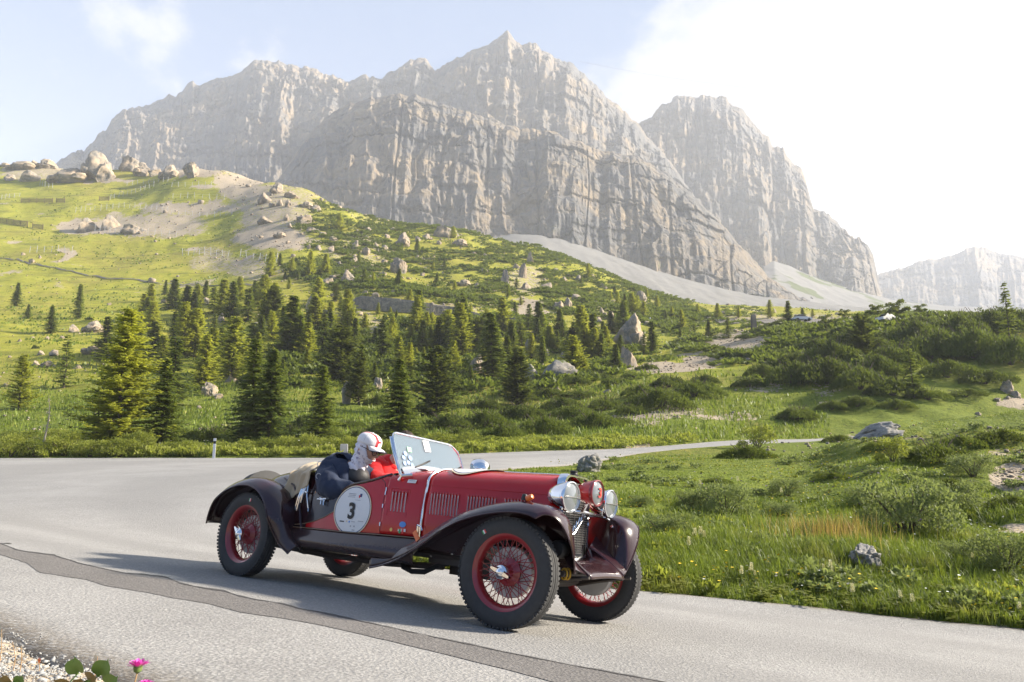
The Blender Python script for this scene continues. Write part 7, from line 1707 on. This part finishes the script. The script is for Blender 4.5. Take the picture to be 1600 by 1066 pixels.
m = MB(); m.grid([[(x*w, y*w, z) for x, y in ((-.16, -.13), (.16, -.13), (.16, .13), (-.16, .13))] for z, w in ((-.05, 1.15), (.06, 1), (.55, .95), (.94, .8), (1.0, .45))], close=True); m.build('shaft', simple('dark_stone', (.06, .058, .055), .9), o, sharp=40)
p = at(1016, 505); o = thing('slope_post', 'thin pale post in front of the wedge-shaped crag', 'post', p); MB().tube([(0, 0, -.2), (0, 0, 9*p.y/F)], .12, 6).build('shaft', M_PLASTIC, o)
# overhead ropeway line in front of the clouds
def cable():
    A = pixel_dir(905, 96)*430; B = pixel_dir(1640, 146)*520; o = thing('overhead_cable', 'thin overhead cable crossing in front of the bright clouds', 'cable', A)
    pts = []
    for t in np.linspace(0, 1.0, 30): q = A+(B-A)*t; q.z -= 16*(1-(2*t-1)**2)*.6; pts.append(q-A)
    MB().tube(pts, .035, 5).build('wire', M_STEEL, o)
cable()
# cream flower spikes in the meadow
M_SPIKE = simple('cream_florets', (.74, .70, .42), .6); M_STALK = simple('green_stalk', (.12, .17, .04), .6)
SPIKES = [(1085,850,22),(1096,852,26),(1102,852,20),(1082,848,14),(1075,868,26),(1159,912,24),(1173,907,25),(1181,908,14),(1298,902,24),(1288,900,16),(1301,904,16),(1334,942,26),(1521,884,18),(1485,952,14),(1592,964,20),(1430,956,24),(1412,948,22),(1095,768,16),(1105,778,14),(1147,792,14),(1020,770,12),(1155,760,14),(1222,778,14),(1390,860,14),(1560,842,14)]
def spike_mesh():
    r = random.Random(3); m = MB(); m.tube([(0, 0, -.1), (.01, 0, .5), (0, .01, 1.0)], [.028, .022, .012], 5); st = m.build('stalk', M_STALK); a = st.data; bpy.data.objects.remove(st); m = MB()
    for k in range(46):
        z = .58+.42*k/46; a_ = k*2.4; w = .17*(1-.5*(k/46)); d = Vector((math.cos(a_), math.sin(a_), .35)); s = Vector((-math.sin(a_), math.cos(a_), 0))*.035; b = Vector((0, 0, z)); m.add([b, b+d*w*.6+s, b+d*w+Vector((0, 0, .03)), b+d*w*.6-s], [(0, 1, 2, 3)])
    q = m.build('blossom', M_SPIKE, smooth=False, fixn=False); b = q.data; bpy.data.objects.remove(q); return a, b
SA, SB = spike_mesh()
for i, (px, py, h) in enumerate(SPIKES):
    p = at(px, py+3); H = (h+4)*p.y/F; o = thing('flower_spike', 'x', 'flower', p, px % 6, H, 'cream flower spikes in the meadow'); o.rotation_euler = (.12*math.sin(px), .12*math.cos(py), px % 6)
    inst('stalk', SA, o); inst('blossom', SB, o); NAMED.append((o, ('tall' if h > 20 else 'short')+' cream flower spike', px, py-h/2, h))
MARKS += [('the rough dark stone in the grass', 1356, 873), ('the rusty sorrel patch', 1298, 822), ('the front far-side wheel', 960, 900), ('the broad grey-green willow bush', 1420, 790), ('the pink thistle', 215, 1036), ('the knobbly rock by the far road', 920, 724)]
# foreground plants on the gravel verge
M_PINK = simple('thistle_pink', (.78, .10, .50), .6); M_FLESH = simple('fleshy_leaf', (.16, .27, .055), .45, var=.25, scale=20); M_STRAW = simple('straw_stem', (.42, .26, .12), .7); M_SEED = simple('pale_seedhead', (.62, .55, .42), .8)
def thistle(px, py, dist, size, lab):
    d = pixel_dir(px, py); h = d*(dist/d.y); g = float(ground(np.array([h.x]), np.array([h.y]))[0]); o = thing('thistle', lab, 'flower', (h.x-.01, h.y, g)); H = h.z-g; r = random.Random(int(px)); R_ = size
    m = MB(); m.tube([(0, 0, -.02), (.002, 0, H*.5), (.01, 0, H-R_*.6)], [.0022, .002, .0018], 6); m.build('stem', M_STRAW, o)
    MB().lathe([(.001, H-R_*1.0), (R_*.38, H-R_*.75), (R_*.45, H-R_*.4), (R_*.36, H-R_*.1)], 14, Matrix.Translation((.01, 0, 0))).build('bud', M_STALK, o)
    m = MB()
    for k in range(170):
        a = r.uniform(0, 6.28); q = r.uniform(.05, 1)**.6; dv = Vector((math.cos(a)*q, math.sin(a)*q, .75-.5*q*q)); b = Vector((.01+.3*R_*q*math.cos(a), .3*R_*q*math.sin(a), H-R_*.25)); t = b+dv*R_*r.uniform(.7, 1.0); s = Vector((-math.sin(a), math.cos(a), 0))*R_*.06; m.add([b-s*.5, b+s*.5, t+s, t-s], [(0, 1, 2, 3)])
    m.build('petals', M_PINK, o, smooth=False, fixn=False)
thistle(216, 1037, 2.25, .028, 'bright pink thistle head on a thin stem at the near road edge'); thistle(227, 1068, 2.15, .020, 'half-hidden pink thistle at the bottom edge of the picture')
def leaf_plant(px, py, dist, leaves, lab):
    p = at_d(px, dist); o = thing('leafy_plant', lab, 'plant', p); L0 = pixel_dir(px, py); 
    for (dx, dy, sz, ang, tilt, mt) in leaves:
        d = pixel_dir(px+dx, py+dy); q = d*(dist/d.y)-p; m = MB(); rows = []
        for t in np.linspace(0, 1, 9):
            w = sz*.56*math.sin(math.pi*min(1, t*.93+.07))**.75*(1-.25*t); rows.append([Vector((s_*w, -abs(s_)*w*.28-.12*sz*math.sin(t*2.5), sz*t+.006*math.sin(7*t+s_*3))) for s_ in (-1, -.5, 0, .5, 1)])
        M = Matrix.Translation(q) @ Matrix.Rotation(ang, 4, 'Y') @ Matrix.Rotation(tilt, 4, 'X'); m.grid([[M @ v for v in r] for r in rows]); m.tube([(0, 0, -.02), (q.x*.5, q.y*.5, q.z*.6), q], .0018, 5); l = m.build('leaf', mt, o, sharp=80)
M_FLESHD = simple('reddish_leaf', (.24, .17, .05), .5, var=.3, scale=20)
leaf_plant(130, 1060, 2.35, [(-8, -8, .055, -.1, .3, M_FLESH), (26, -4, .060, .5, .2, M_FLESH), (8, 2, .05, 1.2, .5, M_FLESHD), (-22, 16, .05, -.9, .4, M_FLESHD), (38, 10, .05, .9, .3, M_FLESH), (-2, 14, .045, .2, .6, M_FLESHD), (14, 18, .04, .2, .3, M_FLESH)], 'broad-leaved green plant on the gravel left of the pink thistle')
leaf_plant(20, 1068, 2.3, [(-6, 4, .04, -.4, .3, M_FLESHD), (10, 2, .035, .4, .3, M_FLESH), (0, 10, .03, 0, .5, M_FLESH)], 'small leafy plant in the bottom left corner')
def stalk(px, top, base, lab, head=M_SEED):
    dist = 2.55; p = at_d(px, dist); d = pixel_dir(px, top); H = d.z*(dist/d.y)-p.z; o = thing('grass_stalk', lab, 'grass stalk', p, 0, 1, 'dry grass stalks on the verge')
    r = random.Random(int(px*3)); m = MB(); m.tube([(0, 0, -.02), (.004, 0, H*.5), (.012*r.uniform(-1, 1), 0, H)], [.0016, .0013, .0008], 5); m.build('stem', M_STRAW, o); m = MB()
    for k in range(16): a = k*2.4; z = H*(.72+.28*k/16); m.add([(0, 0, z), (.0035*math.cos(a)-.001, .0035*math.sin(a), z+.004), (.004*math.cos(a), .004*math.sin(a), z+.012), (.0035*math.cos(a)+.001, .0035*math.sin(a), z+.005)], [(0, 1, 2, 3)])
    m.build('seedhead', head, o, smooth=False, fixn=False)
for px, top, lab, hd in ((32, 984, 'tallest pale-headed grass stalk on the left verge', M_SEED), (54, 1003, 'pale-headed grass stalk between the tallest stalk and the leafy plant', M_SEED), (64, 1010, 'short pale-headed stalk beside the middle stalk on the verge', M_SEED), (8, 948, 'thin reddish grass stalk in the left corner', M_STRAW), (92, 1032, 'orange leaning stalk left of the broad-leaved plant', M_ORANGE), (176, 1026, 'thin pale stalk between the broad-leaved plant and the thistle', M_SEED), (3, 975, 'faint reddish stalk at the picture edge on the verge', M_STRAW)): stalk(px, top, 1066, lab, hd)
def verge_gravel():
    r = np.random.default_rng(8); n = 26000; px = r.uniform(-140, 420, n); d = r.uniform(2.0, 4.8, n); x = (px-800)/1165*d; z, ins, ed = ground(x, d, True); k = (~ins | (ed < .22)) & (np.where(ins, r.uniform(0, 1, n) > .5+2*ed, True)); x, y, z = x[k], d[k], z[k]; n = len(x)
    m = rock_mesh(6, 1, 5); pv = np.array([v.co[:] for v in m.vertices]); pf = np.array([list(q.vertices) for q in m.polygons]); bpy.data.meshes.remove(m)
    sc = .0036*np.exp(r.normal(0, .5, n)); V, Fm = merge(pv, pf, np.stack([x, y, z+.002], 1), r.uniform(0, 6.28, n), np.stack([sc*1.2, sc, sc*.7], 1))
    o = link('gravel', np_mesh('gravel', V, Fm), rock_mat('gravel_stone', (.22, .22, .215), (.40, .39, .37), 60, .2)); o['kind'] = 'stuff'
verge_gravel()
print('labels by order only:', write_labels())
# ---------------------------------------------------------------- the hazy mountain air
def build_haze():
    b = MB(); x0, x1, y0, y1, z0, z1 = -2400, 2450, -60, 3000, HAZE_Z0, 960
    b.box(((x0+x1)/2, (y0+y1)/2, (z0+z1)/2), (x1-x0, y1-y0, z1-z0))
    m = NT('mountain_air')
    v = m.node('ShaderNodeVolumePrincipled'); v.inputs['Color'].default_value = (.90, .93, 1.0, 1)
    v.inputs['Density'].default_value = HAZE; v.inputs['Anisotropy'].default_value = .0
    m.L.new(v.outputs[0], m.out.inputs['Volume'])
    return kind(b.build('haze', m.m, smooth=False), 'stuff')
HAZE, HAZE_Z0 = .00029, -75
build_haze()
